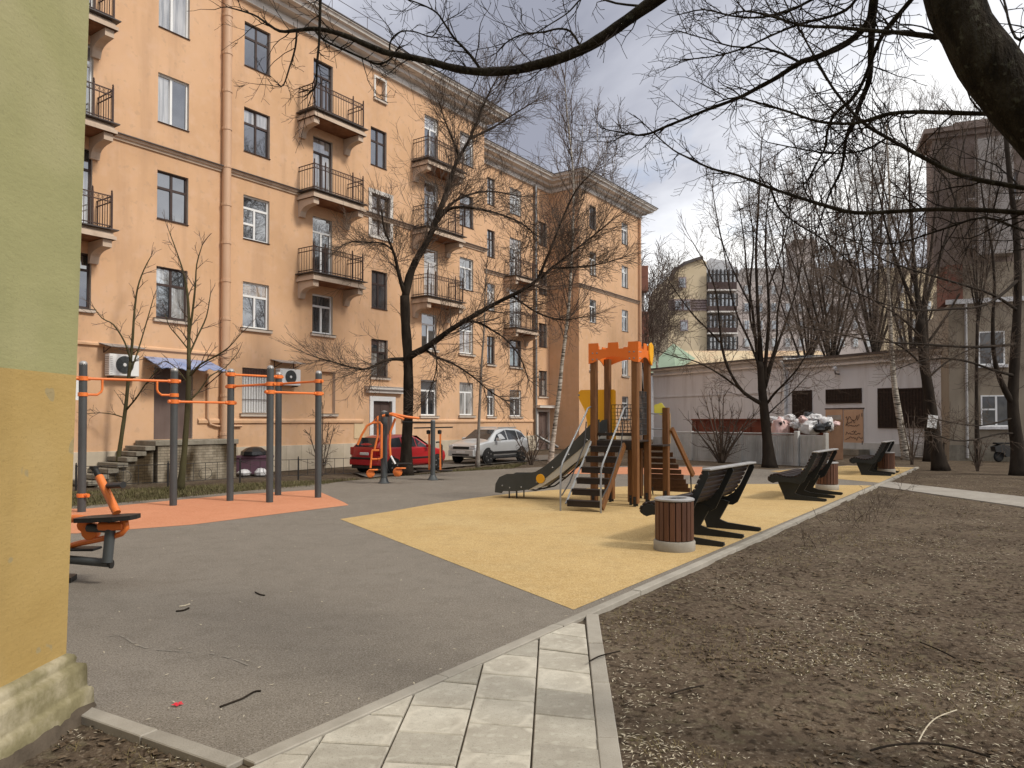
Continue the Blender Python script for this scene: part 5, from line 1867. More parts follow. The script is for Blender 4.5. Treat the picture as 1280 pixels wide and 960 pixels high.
heap = 'small crumpled plastic bag in the rubbish heap on the container'
sack(975, 532, 32.9, .27, M['pink_bag'], 'pink plastic bag hanging over the container side, left end of the heap', 1, 1.25, .7)
sack(967, 525, 33.5, .20, M['white_bag'], 'round white bag left of the pink bag on the container', 2)
sack(986, 523, 33.2, .25, M['white_bag'], 'white bag with dark folds right of the pink bag', 3)
sack(999, 530, 32.7, .34, M['white_bag'], 'wide flat white bag in the middle of the heap', 4, .6)
sack(1012, 521, 33.0, .27, M['black_bag'], 'black bag on top of the heap', 5)
sack(1012, 533, 32.0, .36, M['white_bag'], 'crumpled white sheet spilling over the container rim', 6, .7, .4)
sack(1020, 523, 32.6, .26, M['white_bag'], 'round white bag right of the black bag', 7)
sack(1027, 535, 31.6, .30, M['black_bag'], 'black bag sagging low at the right of the heap', 8, .6)
sack(1033, 531, 31.8, .28, M['white_bag'], 'greyish white bag at the right end of the heap', 9, 1.2)
sack(1044, 530, 32.4, .17, M['pink_bag'], 'small pink bag by the brown container end', 10)
rn_h = random.Random(6)
for i in range(16):
    u = rn_h.uniform(970, 1038)
    sack(u, 526 + rn_h.uniform(-5, 7) + (u - 970) * .05, 33.0 - (u - 970) * .02 + rn_h.uniform(-.4, .5), rn_h.uniform(.10, .17), M[('white_bag', 'white_bag', 'white_bag', 'black_bag', 'pink_bag')[i % 5]], heap, 20 + i, .9)


# ================================================================== GREY UTILITY BUILDING
ga, gb = Vector((22.6, 35.6)), Vector((10.9, 57.0))       # right end, far left end (street side)
gdir = (gb - ga).normalized()
GL = (gb - ga).length
gang = atan2(-gdir.y, -gdir.x)                             # local x: from far left end to right end
gb_ = thing('grey_building', 'long low pale grey rendered building with barred windows and tan steel doors', 'building', (gb.x, gb.y, 0), gang)


def gloc(u, off=0.0):
    """distance along the grey wall for a photo column"""
    r = ray(u, 526)
    n_ = Vector((gdir.y, -gdir.x))
    o_ = ga + n_ * off
    t_ = (o_.dot(n_)) / (Vector((r.x, r.y)).dot(n_))
    q = Vector((r.x, r.y)) * t_
    return (q - gb).dot(-gdir), q.y


def gz(u, v):
    return EYE + (526 - v) / FPX * gloc(u)[1]


xs_ = gloc(984)[0]
H1, H2 = 5.75, 5.45
n_out = -1                                                # local -y faces the camera side
obj('wall', MB().box(0, xs_ - .002, 0, 8, -.1, H1), M['grey_wall'], gb_)
obj('wall', MB().box(xs_ + .002, GL + .4, .05, 8, -.1, H2), M['grey_wall'], gb_)
obj('base_course', MB().box(0, xs_ - .01, -.06, .0, -.1, .62), M['fence_concrete'], gb_)
obj('base_course', MB().box(xs_ + .01, GL + .4, -.03, .049, -.1, .62), M['fence_concrete'], gb_)
obj('cornice', MB().box(0, xs_, -.16, -.002, H1 - .5, H1 - .38).box(0, xs_ + .05, -.36, 0, H1 - .12, H1 + .02), M['cornice'], gb_)
obj('cornice', MB().box(xs_ + .06, GL + .5, -.2, .048, H2 - .42, H2 - .3).box(xs_ + .06, GL + .5, -.34, .048, H2 - .1, H2 + .02), M['cornice'], gb_)
obj('eaves', MB().box(-.3, xs_ + .1, -.50, .3, H1 + .022, H1 + .10), M['roof_metal'], gb_)
obj('eaves', MB().box(xs_ + .12, GL + .6, -.48, .3, H2 + .022, H2 + .14), M['roof_metal'], gb_)
obj('roof', MB().add([(-.3, -.5, H1 + .105), (xs_ + .1, -.5, H1 + .105), (xs_ + .1, 5, H1 + .42), (-.3, 5, H1 + .42)], [(0, 1, 2, 3)]), M['snow_metal'], gb_, fix=False)
obj('roof', MB().add([(xs_ + .1, -.5, H2 + .145), (GL + .6, -.5, H2 + .145), (GL + .6, 5, H2 + .5), (xs_ + .1, 5, H2 + .5)], [(0, 1, 2, 3)]), M['snow_metal'], gb_, fix=False)
obj('downpipe', MB().tube([(xs_ - .1, -.12, .1), (xs_ - .1, -.12, H1 - .7), (xs_ - .1, -.4, H1 - .2)], .09, 8), M['white_pvc'], gb_, smooth=50)
obj('wall_ledge', MB().box(0, xs_ - .2, -.05, -.001, gz(900, 494), gz(900, 494) + .1), M['grey_wall'], gb_)


def grid_window(u0, u1, v0_, v1_, nx_, nz_):
    um = (u0 + u1) / 2
    x0_, x1_ = gloc(u0)[0], gloc(u1)[0]
    z0_, z1_ = gz(um, v1_), gz(um, v0_)
    f = MB().box(x0_ - .05, x1_ + .05, .0, .052, z0_ - .05, z0_).box(x0_ - .05, x1_ + .05, .0, .052, z1_, z1_ + .05).box(x0_ - .05, x0_, .0, .052, z0_, z1_).box(x1_, x1_ + .05, .0, .052, z0_, z1_)
    w = obj('window', f, M['dark_frame'], gb_)
    obj('pane', MB().box(x0_, x1_, .03, .046, z0_, z1_), M['lattice'], w)
    b = MB()
    for i in range(nx_ + 1):
        x = x0_ + (x1_ - x0_) * i / nx_
        b.box(x - .022, x + .022, -.022, .0, z0_, z1_)
    for i in range(nz_ + 1):
        z = z0_ + (z1_ - z0_) * i / nz_
        b.box(x0_, x1_, -.036, -.023, z - .022, z + .022)
    obj('grille', b, M['lattice'], w)


grid_window(991, 1014, 489, 525, 6, 9)
grid_window(1033, 1076, 487, 503, 12, 4)
grid_window(1098, 1122, 486, 534, 6, 11)
grid_window(1124, 1160, 486, 534, 9, 11)
# tan doors with spray scribbles
for (u0, u1) in ((1032, 1053.5), (1054.5, 1079)):
    x0_, x1_ = gloc(u0)[0], gloc(u1)[0]
    zt = gz((u0 + u1) / 2, 512)
    zb = gz((u0 + u1) / 2, 562)
    dr_ = obj('steel_door', MB().cbox(x0_ + .01, x1_ - .01, -.02, .048, zb, zt, .01), M['tan_door'], gb_)
    if u0 < 1050:
        obj('notice', MB().box(x0_ + .12, x1_ - .10, -.03, -.021, zt - .75, zt - .32), M['grey_metal'], dr_)
    else:
        obj('hinge', MB().tube([(x1_ - .05, -.04, zt - .4), (x1_ - .05, -.04, zt - .2)], .02, 6).tube([(x1_ - .05, -.04, zb + .3), (x1_ - .05, -.04, zb + .5)], .02, 6), M['black_iron'], dr_)
        rn = random.Random(12)
        sc3 = MB()
        wz, wx = zt - zb, x1_ - x0_
        for row, (zc_, hh, n) in enumerate(((.80, .16, 5), (.68, .12, 4), (.62, .08, 5), (.46, .05, 2), (.40, .09, 5), (.28, .10, 6))):
            x = x0_ + wx * (.12 if row != 3 else .42)
            pts = []
            for i in range(n * 3):
                pts.append((x, -.026, zb + wz * (zc_ + hh * rn.uniform(-.5, .5))))
                x += wx * (.76 / (5 * 3)) * rn.uniform(.4, 1.5)
                x = min(x, x1_ - .06)
            sc3.tube(pts, .016, 4)
        obj('graffiti', sc3, M['ink'], dr_)
obj('door_frame', MB().box(gloc(1031)[0], gloc(1080)[0], .0, .049, gz(1055, 511.5), gz(1055, 510)), M['dark_frame'], gb_)
x0_, x1_ = gloc(1029)[0], gloc(1088)[0]
obj('door_step', MB().cbox(x0_, x1_, -1.0, -.065, -.05, .28, .02), M['concrete'], gb_)
x = gloc(1049)[0]
z = gz(1049, 461)
lm = obj('wall_lamp', MB().tube([(x, .05, z - .3), (x, -.3, z - .3), (x, -.34, z - .12)], .035, 7), M['black_iron'], gb_)
obj('lamp_globe', MB().lathe([(0, -.16), (.10, -.13), (.155, -.04), (.155, .04), (.10, .13), (0, .16)], (x, -.34, z), 14), M['white_bag'], lm, smooth=True)

# ================================================================== BEIGE BUILDING AT RIGHT
ra, rb = Vector(W(1187, 526, 35.2).xy), Vector((35.0, 29.5))
rd = (rb - ra)
RL = rd.length
bb = thing('beige_building', 'tall dim beige and brown building behind the bare trees at the right edge', 'building', (ra.x, ra.y, 0), atan2(rd.y, rd.x))


def bloc(u):
    r = ray(u, 526)
    n_ = Vector((rd.y, -rd.x)).normalized()
    t_ = ra.dot(n_) / Vector((r.x, r.y)).dot(n_)
    q = Vector((r.x, r.y)) * t_
    return (q - ra).dot(rd.normalized()), q.y


def bz(u, v):
    return EYE + (526 - v) / FPX * bloc(u)[1]


zs1, zs2 = bz(1200, 380), bz(1200, 330)
obj('lower_wall', MB().box(0, RL, 0, 9, -.1, zs1), M['beige_wall'], bb)
obj('ledge', MB().box(-.12, RL, -.14, 0, zs1 + .002, zs1 + .22), M['white_bag'], bb)
obj('brick_band', MB().box(-.05, .6, -.05, 3, zs1 + .23, zs2), M['brick_red'], bb)
obj('middle_wall', MB().box(.61, RL, .06, 9, zs1 + .23, zs2), M['beige_wall'], bb)
obj('upper_wall', MB().box(-.55, RL, .3, 2.4, zs2 + .002, bz(1187, 168)), M['brown_tower'], bb)
obj('cornice', MB().box(-.75, RL, .1, 2.6, bz(1187, 168) + .002, bz(1187, 162)).box(-.95, RL, -.1, 2.8, bz(1187, 162) + .002, bz(1187, 156)), M['brown_tower'], bb)
obj('oriel', MB().box(1.2, 2.6, -.5, .298, zs2 + .3, bz(1187, 180)), M['grey_far'], bb)
obj('roof_block', MB().box(.6, 4.0, 1.5, 6, bz(1187, 156) + .003, bz(1187, 138)), M['brown_tower'], bb)
obj('base_course', MB().box(-.03, RL, -.05, 0, -.1, .7), M['concrete'], bb)
obj('downpipe', MB().tube([(bloc(1208)[0], -.12, .1), (bloc(1208)[0], -.12, zs1)], .07, 8), M['grey_metal'], bb, smooth=50)


def bwin(u0, u1, v0_, v1_, yoff=0.0, dark=False):
    um = (u0 + u1) / 2
    x0_, x1_ = bloc(u0)[0], bloc(u1)[0]
    z0_, z1_ = bz(um, v1_), bz(um, v0_)
    t_ = .06
    f = MB().box(x0_, x0_ + t_, yoff - .05, yoff + .04, z0_, z1_).box(x1_ - t_, x1_, yoff - .05, yoff + .04, z0_, z1_).box(x0_ + t_, x1_ - t_, yoff - .05, yoff + .04, z0_, z0_ + t_).box(x0_ + t_, x1_ - t_, yoff - .05, yoff + .04, z1_ - t_, z1_)
    xm = x0_ + (x1_ - x0_) * .52
    f.box(xm - .04, xm + .04, yoff - .05, yoff + .04, z0_ + t_, z1_ - t_).box(x0_ + t_, xm - .04, yoff - .045, yoff + .04, z0_ + (z1_ - z0_) * .52, z0_ + (z1_ - z0_) * .57)
    w = obj('window', f, M['dark_frame' if dark else 'white_pvc'], bb)
    for a, b in ((x0_ + t_, xm - .04), (xm + .04, x1_ - t_)):
        obj('pane', MB().add([(a, yoff - .012, z0_ + t_), (b, yoff - .012, z0_ + t_), (b, yoff - .012, z1_ - t_), (a, yoff - .012, z1_ - t_)], [(0, 1, 2, 3)]), M['dim_glass'], w, fix=False)
    obj('sill', MB().cbox(x0_ - .1, x1_ + .1, yoff - .18, yoff + .01, z0_ - .14, z0_ - .003), M['white_bag'], w)


bwin(1226, 1263, 494, 533)
bwin(1224, 1257, 414, 456)
bwin(1290, 1325, 494, 533)
bwin(1285, 1320, 414, 456)
for v in (210, 270):
    bwin(1216, 1238, v, v + 34, .3, True)
    bwin(1255, 1278, v, v + 34, .3, True)

# ================================================================== FAR BUILDINGS
def far_box(name, label, u0, u1, vtop, d, depth, wall, zbot=-.5, cat='building'):
    a, b = W(u0, 526, d), W(u1, 526, d)
    t_ = thing(name, label, cat, (a.x, a.y, 0))
    w = b.x - a.x
    h = EYE + (526 - vtop) / FPX * d
    return t_, w, h


d = 92.0
yb, w, h = far_box('yellow_block', 'far yellow brick block with curved gable and dark glazed balconies', 833, 884, 322, d, 12, None)
X = lambda u: (u - 640) / FPX * d - yb.location.x
Z = lambda v: EYE + (526 - v) / FPX * d
prof = [(X(836), -.5), (X(836), Z(372)), (X(838), Z(352)), (X(843), Z(339)), (X(858), Z(330)), (X(878), Z(322)), (X(884), Z(327)), (X(884), -.5)]
obj('gable_wall', MB().prism(prof, 0, 14, 'xz'), M['yellow_far'], yb)
obj('gable_coping', MB().beam((X(838), -.1, Z(352) + .2), (X(843), -.1, Z(339) + .2), .5, .35).beam((X(843), -.1, Z(339) + .2), (X(858), -.1, Z(330) + .2), .5, .35).beam((X(858), -.1, Z(330) + .2), (X(879), -.1, Z(321)), .5, .35), M['roof_metal'], yb)
obj('mauve_band', MB().box(X(836), X(884), -.12, -.002, Z(388), Z(374)), M['mauve'], yb)
for k_ in range(4):
    obj('band_course', MB().box(X(836), X(884), -.20, -.122, Z(386 - 3.4 * k_), Z(385 - 3.4 * k_)), M['loggia'], yb)
for (u, v) in ((853, 353), (848, 381), (859, 381), (855, 407)):
    f = obj('window', MB().box(X(u - 5), X(u + 5), -.3, -.205, Z(v + 7), Z(v - 7)), M['mauve'], yb)
    obj('pane', MB().box(X(u - 4), X(u + 3.5), -.34, -.302, Z(v + 6), Z(v - 5)), M['glass'], f)
obj('loggia_wall', MB().box(X(884) + .01, X(926), 1.2, 14, -.5, Z(330)), M['grey_far'], yb)
for (v0_, v1_) in ((334, 364), (364, 391), (391, 418), (418, 446)):
    f = obj('balcony', MB().box(X(884) + .02, X(920), -.6, 1.19, Z(v1_ - 2), Z(v0_ + 19)), M['loggia'], yb)
    obj('slab', MB().box(X(884) + .02, X(921), -.7, 1.19, Z(v1_), Z(v1_ - 1.8)), M['cornice'], f)
    g = MB()
    for i in range(8):
        x = X(884) + .1 + (X(919) - X(884)) * i / 7
        g.box(x, x + .16, -.55, -.42, Z(v0_ + 19) + .002, Z(v0_ + 3))
    g.box(X(884) + .02, X(920), -.56, -.41, Z(v0_ + 10), Z(v0_ + 9))
    obj('glazing_bars', g, M['black_iron'], f)
    obj('glazing', MB().box(X(884) + .04, X(919), -.38, -.34, Z(v0_ + 19) + .01, Z(v0_ + 4)), M['glass'], f)
obj('roof', MB().prism([(X(882), Z(329)), (X(890), Z(321)), (X(912), Z(326)), (X(926), Z(338)), (X(926), Z(340)), (X(882), Z(340))], .2, 13, 'xz'), M['snow_metal'], yb)

d = 120.0
pb, w, h = far_box('pink_block', 'wide pale pinkish block with chimneys far behind the bare trees', 920, 1190, 330, d, 12, None)
X = lambda u: (u - 640) / FPX * d - pb.location.x
Z = lambda v: EYE + (526 - v) / FPX * d
obj('wall', MB().box(X(920), X(1100), 0, 14, -.5, Z(352)), M['pink_far'], pb)
obj('wall', MB().box(X(1100) + .02, X(1190), -1.5, 14, -.5, Z(336)), M['yellow_far'], pb)
obj('roof', MB().prism([(X(918), Z(352) + .01), (X(1102), Z(352) + .01), (X(1098), Z(334)), (X(930), Z(334))], .3, 13, 'xz'), M['grey_far'], pb)
obj('chimney', MB().cbox(X(1004), X(1030), 3, 7, Z(352), Z(292), .1).box(X(1003), X(1031), 2.8, 7.2, Z(297), Z(293)), M['pink_far'], pb)
obj('chimney', MB().cbox(X(1060), X(1082), 3, 7, Z(352), Z(318), .1), M['pink_far'], pb)
for u in range(934, 1184, 17):
    for v in (362, 384, 406, 428):
        if u < 1096 or u > 1106:
            yo = 0 if u < 1100 else -1.5
            f = obj('window', MB().box(X(u - 3.4), X(u + 3.4), yo - .14, yo - .003, Z(v + 6), Z(v - 6)), M['cornice'], pb)
            obj('pane', MB().box(X(u - 2.6), X(u + 2.6), yo - .2, yo - .142, Z(v + 5), Z(v - 5)), M['glass'], f)

d = 74.0
gr, w, h = far_box('green_roof_house', 'low house with faded green and rusty tan roof behind the grey building', 815, 1010, 424, d, 12, None)
X = lambda u: (u - 640) / FPX * d - gr.location.x
Z = lambda v: EYE + (526 - v) / FPX * d
obj('wall', MB().box(X(817), X(1060), .5, 12, -.5, Z(466)), M['grey_wall'], gr)
obj('green_roof', MB().add([(X(813), 0, Z(466)), (X(845), 0, Z(462)), (X(858), 5, Z(424)), (X(855), 5, Z(423)), (X(820), 3, Z(455))], [(0, 1, 2, 3, 4)]).add([(X(845), 0, Z(462)), (X(876), 2, Z(446)), (X(858), 5, Z(424))], [(0, 1, 2)]), M['green_roof'], gr, fix=False)
obj('tan_roof', MB().add([(X(845), -.1, Z(462.5)), (X(1070), -.1, Z(458)), (X(1060), 7, Z(430)), (X(866), 7, Z(430))], [(0, 1, 2, 3)]), M['tan_roof'], gr, fix=False)
obj('eaves', MB().box(X(812), X(1070), -.3, .6, Z(469), Z(466.5)), M['roof_metal'], gr)

d = 66.0
rb_, w, h = far_box('brick_house', 'narrow dark red brick house glimpsed past the end of the orange building', 802, 812, 333, d, 8, None)
X = lambda u: (u - 640) / FPX * d - rb_.location.x
Z = lambda v: EYE + (526 - v) / FPX * d
obj('wall', MB().box(X(785), X(806), 0, 8, -.5, Z(336)), M['grey_far'], rb_)
for (a, b) in ((334, 366), (391, 431), (440, 452)):
    obj('balcony', MB().cbox(X(798), X(808.5), -1, -.002, Z(b), Z(a), .05), M['brick_red'], rb_)

# ================================================================== SMALL THINGS BY THE WALL
bx = W(318, 578, 25.6)
bx.z = 0
o = obj('plastic_crate', MB().cbox(-.55, .55, -.3, .3, .02, .62, .02).cbox(-.58, .58, -.33, .33, .56, .66, .02), M['purple_box'], loc=bx)
tag(o, 'dull purple crate with a black bag on top near the brick landing', 'crate')
o = obj('rubbish_bag', MB().lathe([(0, 0), (.46, .02), (.44, .14), (.26, .26), (.1, .3), (0, .3)], (0, 0, 0), 9), M['black_bag'], loc=bx + V(0, 0, .66))
tag(o, 'black plastic bag lying on the purple crate', 'rubbish bag')
o = obj('rubbish_bag', MB().lathe([(0, 0), (.2, .02), (.24, .1), (.12, .2), (0, .22)], (0, 0, 0), 9), M['white_bag'], loc=bx + V(-.15, -.55, 0))
tag(o, 'white plastic bag on the ground in front of the purple crate', 'rubbish bag')
o = obj('rubbish_bag', MB().lathe([(0, 0), (.2, .02), (.22, .12), (.12, .24), (0, .26)], (0, 0, 0), 9), M['white_bag'], loc=bx + V(.42, -.55, 0))
tag(o, 'second white plastic bag at the right corner of the purple crate', 'rubbish bag')

# scooter under the tree at far right
so = G(1262, 577)
sc_t = thing('motor_scooter', 'dark motor scooter parked by the wall under the right hand trees', 'scooter', so, radians(8))
for x in (-.55, .58):
    w = obj('wheel', MB().lathe([(.12, -.05), (.22, -.05), (.25, -.02), (.25, .02), (.22, .05), (.12, .05)], (x, 0, .24), 20, 'y'), M['tyre'], sc_t, smooth=50)
    obj('rim', MB().lathe([(0, -.03), (.14, -.03), (.14, .03), (0, .03)], (x, 0, .24), 16, 'y'), M['rim'], w)
obj('body', MB().prism([(-.8, .45), (-.85, .68), (-.5, .80), (-.05, .72), (.02, .38), (.34, .33), (.48, .9), (.56, .98), (.66, .9), (.70, .46), (.5, .44), (.36, .24), (-.25, .22), (-.45, .42)], -.14, .14, 'xz'), M['black_plastic'], sc_t)
obj('seat', MB().cbox(-.75, -.08, -.15, .15, .79, .87, .03), M['tyre'], sc_t)
obj('handlebar', MB().tube([(.5, -.34, 1.02), (.54, 0, .98), (.5, .34, 1.02)], .02, 6).tube([(.54, 0, .98), (.60, 0, .5)], .03, 6), M['grey_metal'], sc_t)
obj('headlight', MB().lathe([(0, .66), (.07, .68), (.08, .6), (0, .58)], (0, 0, .82), 10, 'x'), M['lamp_clear'], sc_t)

# ================================================================== TREES
def catmull(pts, sub=3):
    out = []
    n = len(pts)
    for i in range(n - 1):
        p0, p1, p2, p3 = pts[max(i - 1, 0)], pts[i], pts[i + 1], pts[min(i + 2, n - 1)]
        for j in range(sub):
            t_ = j / sub
            out.append(.5 * ((2 * p1) + (p2 - p0) * t_ + (2 * p0 - 5 * p1 + 4 * p2 - p3) * t_ ** 2 + (3 * p1 - p0 - 3 * p2 + p3) * t_ ** 3))
    out.append(pts[-1])
    return out


def rvec(rn):
    return V(rn.gauss(0, 1), rn.gauss(0, 1), rn.gauss(0, 1))


def grow(mb, p, d, L, r, lvl, rn, c):
    n = max(3, int(L / c['step']))
    path, dirs = [p], [d]
    w = c['wig']
    for i in range(n):
        d = d + rvec(rn) * w + V(0, 0, c['up'] if lvl > 0 else c.get('up0', c['up']))
        d.normalize()
        p = p + d * (L / n)
        path.append(p)
        dirs.append(d)
    rad = [max(c['rmin'], r * (1 - .72 * i / n)) for i in range(n + 1)]
    mb.tube(path, rad, 5 if r > .03 else (4 if r > .012 else 3), caps=False)
    if lvl <= 0:
        return
    nch = max(2, int(c['nch'] * (.7 + .6 * rn.random())))
    for k_ in range(nch):
        t_ = .18 + .80 * (k_ + rn.random()) / nch
        i = min(n - 1, int(t_ * n))
        q = path[i].lerp(path[i + 1], t_ * n - i)
        sprout(mb, q, dirs[i], L * rn.uniform(.34, .62) * (1.12 - .55 * t_), rad[i] * .62, lvl - 1, rn, c)


def sprout(mb, q, d, L, r, lvl, rn, c):
    a = radians(rn.uniform(*c['ang']))
    s_ = d.cross(rvec(rn))
    if s_.length < 1e-4:
        s_ = d.orthogonal()
    s_.normalize()
    if c.get('flat'):
        s_.y *= .6
        s_.normalize()
    grow(mb, q, (d * cos(a) + s_ * sin(a)).normalized(), max(L, c['step'] * 1.5), max(r, c['rmin']), lvl, rn, c)


CFG = dict(step=.16, wig=.13, up=.05, up0=.05, rmin=.006, nch=6, ang=(28, 62))


class Tree:
    def __init__(s, name, label, base, d, bark, twig, seed=1, cfg=None, group=None, cat='tree'):
        s.base = base
        s.d = d
        s.root = thing(name, label, cat, base, 0, group)
        s.bark, s.twig = bark, twig
        s.rn = random.Random(seed)
        s.c = dict(CFG)
        if cfg:
            s.c.update(cfg)
        s.tw = MB()

    def pts(s, uv, d0=None, d1=None):
        n = len(uv)
        d0 = s.d if d0 is None else d0
        d1 = d0 if d1 is None else d1
        out = []
        for i, q in enumerate(uv):
            dd = q[2] if len(q) > 2 else d0 + (d1 - d0) * i / max(n - 1, 1)
            out.append(W(q[0], q[1], dd) - s.base)
        return catmull(out, 3)

    def limb(s, uv, r0, r1, d0=None, d1=None, name='limb', k=8, twigs=0, tl=(.4, 1.1), lvl=2, smooth=True, start=.1, tpx=None):
        """r0, r1 in photo pixels at the start and the end"""
        p = s.pts(uv, d0, d1)
        n = len(p)
        rad = []
        for i in range(n):
            dd = (p[i] + s.base).y
            rad.append(max(s.c['rmin'], (r0 + (r1 - r0) * (i / (n - 1)) ** .8) / FPX * dd))
        if name == 'trunk':          # root flare and knots
            for i in range(n):
                rad[i] *= 1 + .55 * max(0, 1 - i / 4.0) ** 2 + .06 * s.rn.uniform(-1, 1)
        else:
            for i in range(n):
                rad[i] *= 1 + .08 * s.rn.uniform(-1, 1)
        o = obj(name, MB().tube(p, rad, k), s.bark, s.root, smooth=smooth, fix=False)
        for k_ in range(twigs):
            t_ = start + (1 - start) * (k_ + s.rn.random()) / twigs
            i = min(n - 2, int(t_ * (n - 1)))
            q = p[i].lerp(p[i + 1], t_ * (n - 1) - i)
            d = (p[i + 1] - p[i]).normalized()
            sprout(s.tw, q, d, s.rn.uniform(*tl) * (1.1 - .5 * t_), min(rad[i] * .6, s.c.get('tr', .02)), lvl, s.rn, s.c)
        # the tip runs out into twigs
        if twigs:
            d = (p[-1] - p[-2]).normalized()
            for k_ in range(3):
                sprout(s.tw, p[-1], d, s.rn.uniform(*tl) * .8, min(rad[-1] * .9, s.c.get('tr', .02)), max(0, lvl - 1), s.rn, dict(s.c, ang=(4, 35)))
        return o

    def broom(s, u, v, d, n, L, lvl=1):
        q = W(u, v, d) - s.base
        for i in range(n):
            grow(s.tw, q + rvec(s.rn) * .25, (rvec(s.rn) + V(0, 0, .2)).normalized(), L * s.rn.uniform(.5, 1.2), .012, lvl, s.rn, s.c)

    def done(s):
        o = obj('crown', s.tw, s.twig, s.root, fix=False)
        o['kind'] = 'stuff'
        return o


BIGT = dict(rmin=.0042, nch=5, step=.22, wig=.085, tr=.013, ang=(22, 52))
# --- dark leaning tree in front of the red car
t = Tree('bare_tree', 'big dark bare tree with a low limb sweeping right over the silver car', G(508, 594), G(508, 594).y, M['bark'], M['twig'], 11, BIGT)
D = t.d
t.limb([(508, 597), (508, 560), (510, 520), (510.5, 480), (509.5, 440), (507, 405), (506, 370)], 6.8, 5.8, name='trunk', k=12, twigs=7, start=.5, tl=(0.55, 1.46), lvl=1)
t.limb([(506, 374), (512, 345), (522, 322), (535, 300), (548, 268), (558, 240), (567, 212), (575, 195), (588, 172), (600, 142), (612, 115), (622, 97)], 5.6, .7, D, D + 1.0, twigs=79, tl=(0.99, 2.87), start=.22)
t.limb([(509, 449), (516, 443), (530, 436), (546, 425), (562, 413), (590, 396), (622, 378), (650, 364), (672, 350), (690, 335), (712, 318), (740, 296), (762, 278)], 5.2, .8, D, D - 2, twigs=79, tl=(0.77, 2.60), start=.2)
t.limb([(546, 277), (560, 262), (580, 259), (602, 262), (625, 268), (650, 278), (668, 292)], 2.6, .8, D + .6, D - .6, twigs=27, tl=(0.55, 1.78))
t.limb([(549, 272), (558, 260), (575, 248), (600, 240), (622, 240), (652, 246)], 2.2, .7, D + .6, D + 1.6, twigs=23, tl=(0.55, 1.78))
t.limb([(506, 368), (499, 345), (494, 322), (488, 305), (480, 285), (477, 262)], 3.0, .8, D, D - .8, twigs=27, tl=(0.55, 1.78))
t.limb([(490, 312), (478, 304), (460, 303), (440, 302), (426, 308)], 1.5, .6, D - .4, D - 1.2, twigs=18, tl=(0.44, 1.37))
t.limb([(505, 449), (490, 449), (478, 452), (462, 460), (447, 461), (425, 455), (396, 447)], 2.6, .7, D, D - 1.4, twigs=32, tl=(0.44, 1.63))
t.limb([(574, 196), (566, 175), (556, 150), (549, 128)], 2.0, .6, D + .8, D + .4, twigs=23, tl=(0.55, 1.78))
t.limb([(586, 174), (605, 165), (622, 156), (645, 141), (668, 127)], 2.0, .6, D + .9, D + 1.6, twigs=23, tl=(0.55, 1.63))
t.limb([(582, 400), (600, 404), (614, 412), (632, 424), (650, 446), (660, 474)], 1.8, .6, D - .6, D - 1.2, twigs=23, tl=(0.44, 1.50))
t.limb([(532, 437), (545, 446), (567, 455), (590, 470), (610, 487), (630, 500)], 1.9, .6, D - .2, D - 1.4, twigs=24, tl=(0.44, 1.50))
t.limb([(672, 350), (688, 312), (702, 276), (720, 238), (742, 214)], 2.0, .6, D - 1.2, D - 1.8, twigs=27, tl=(0.55, 1.92))
t.limb([(690, 335), (720, 334), (750, 330), (778, 322)], 1.5, .6, D - 1.5, D - 2.4, twigs=18, tl=(0.44, 1.50))
t.limb([(640, 369), (662, 385), (684, 396), (706, 400), (728, 396)], 1.5, .6, D - 1, D - 2, twigs=20, tl=(0.44, 1.50))
t.limb([(540, 428), (544, 440), (546, 460), (540, 480), (534, 498)], 1.2, .5, D - .3, D - .8, twigs=15, tl=(0.33, 1.10))
for (u, v, dd, n) in ((560, 235, .8, 12), (540, 300, .4, 12), (588, 175, 1, 14), (610, 130, 1, 8), (600, 262, .4, 12), (630, 245, 1, 10), (500, 330, 0, 12), (486, 300, -.4, 9), (620, 378, -.8, 10), (660, 352, -1, 12), (700, 325, -1.4, 12),
                      (700, 285, -1.6, 10), (730, 300, -1.6, 10), (520, 325, 0, 10), (545, 160, .5, 10), (640, 150, 1.2, 10), (575, 210, .8, 6)):
    q0 = W(u, v, D + dd) - t.base
    for i in range(int(n * .7)):
        dv = V(t.rn.gauss(.1, .7), t.rn.gauss(0, .5), t.rn.gauss(.45, .55)).normalized()
        grow(t.tw, q0 + rvec(t.rn) * .12, dv, t.rn.uniform(1.0, 2.6), .010, 2, t.rn, dict(t.c, nch=5))
t.broom(664, 292, D - .4, 46, 1.15)
t.broom(648, 318, D - .6, 22, 1.0)
t.done()

# --- birch behind the slide
t = Tree('birch_tree', 'slender white birch rising behind the slide', G(688, 588), G(688, 588).y, M['birch'], M['twig_red'], 5, dict(rmin=.0052, up=.10, up0=-.10, ang=(18, 42), nch=6, step=.22, wig=.09))
t.limb([(687, 592), (690, 560), (694, 530), (699, 490), (703, 450), (708, 410), (712, 370), (714, 330), (716, 290), (717, 250), (716, 210), (712, 170), (708, 130), (706, 100)], 3.6, .5, name='trunk', k=10, twigs=46, tl=(1.6, 3.0), start=.34, lvl=2)
t.done()
t = Tree('young_tree', 'thin pale sapling in front of the silver car', G(598, 584), G(598, 584).y, M['pale_bark'], M['twig_red'], 6, dict(rmin=.006, up=.06, nch=4, step=.16))
t.limb([(597, 586), (598, 545), (600, 500), (602, 455), (605, 415), (606, 375), (608, 335)], 2.4, .6, name='trunk', k=7, twigs=15, tl=(.5, 1.1), start=.4, lvl=1)
t.done()

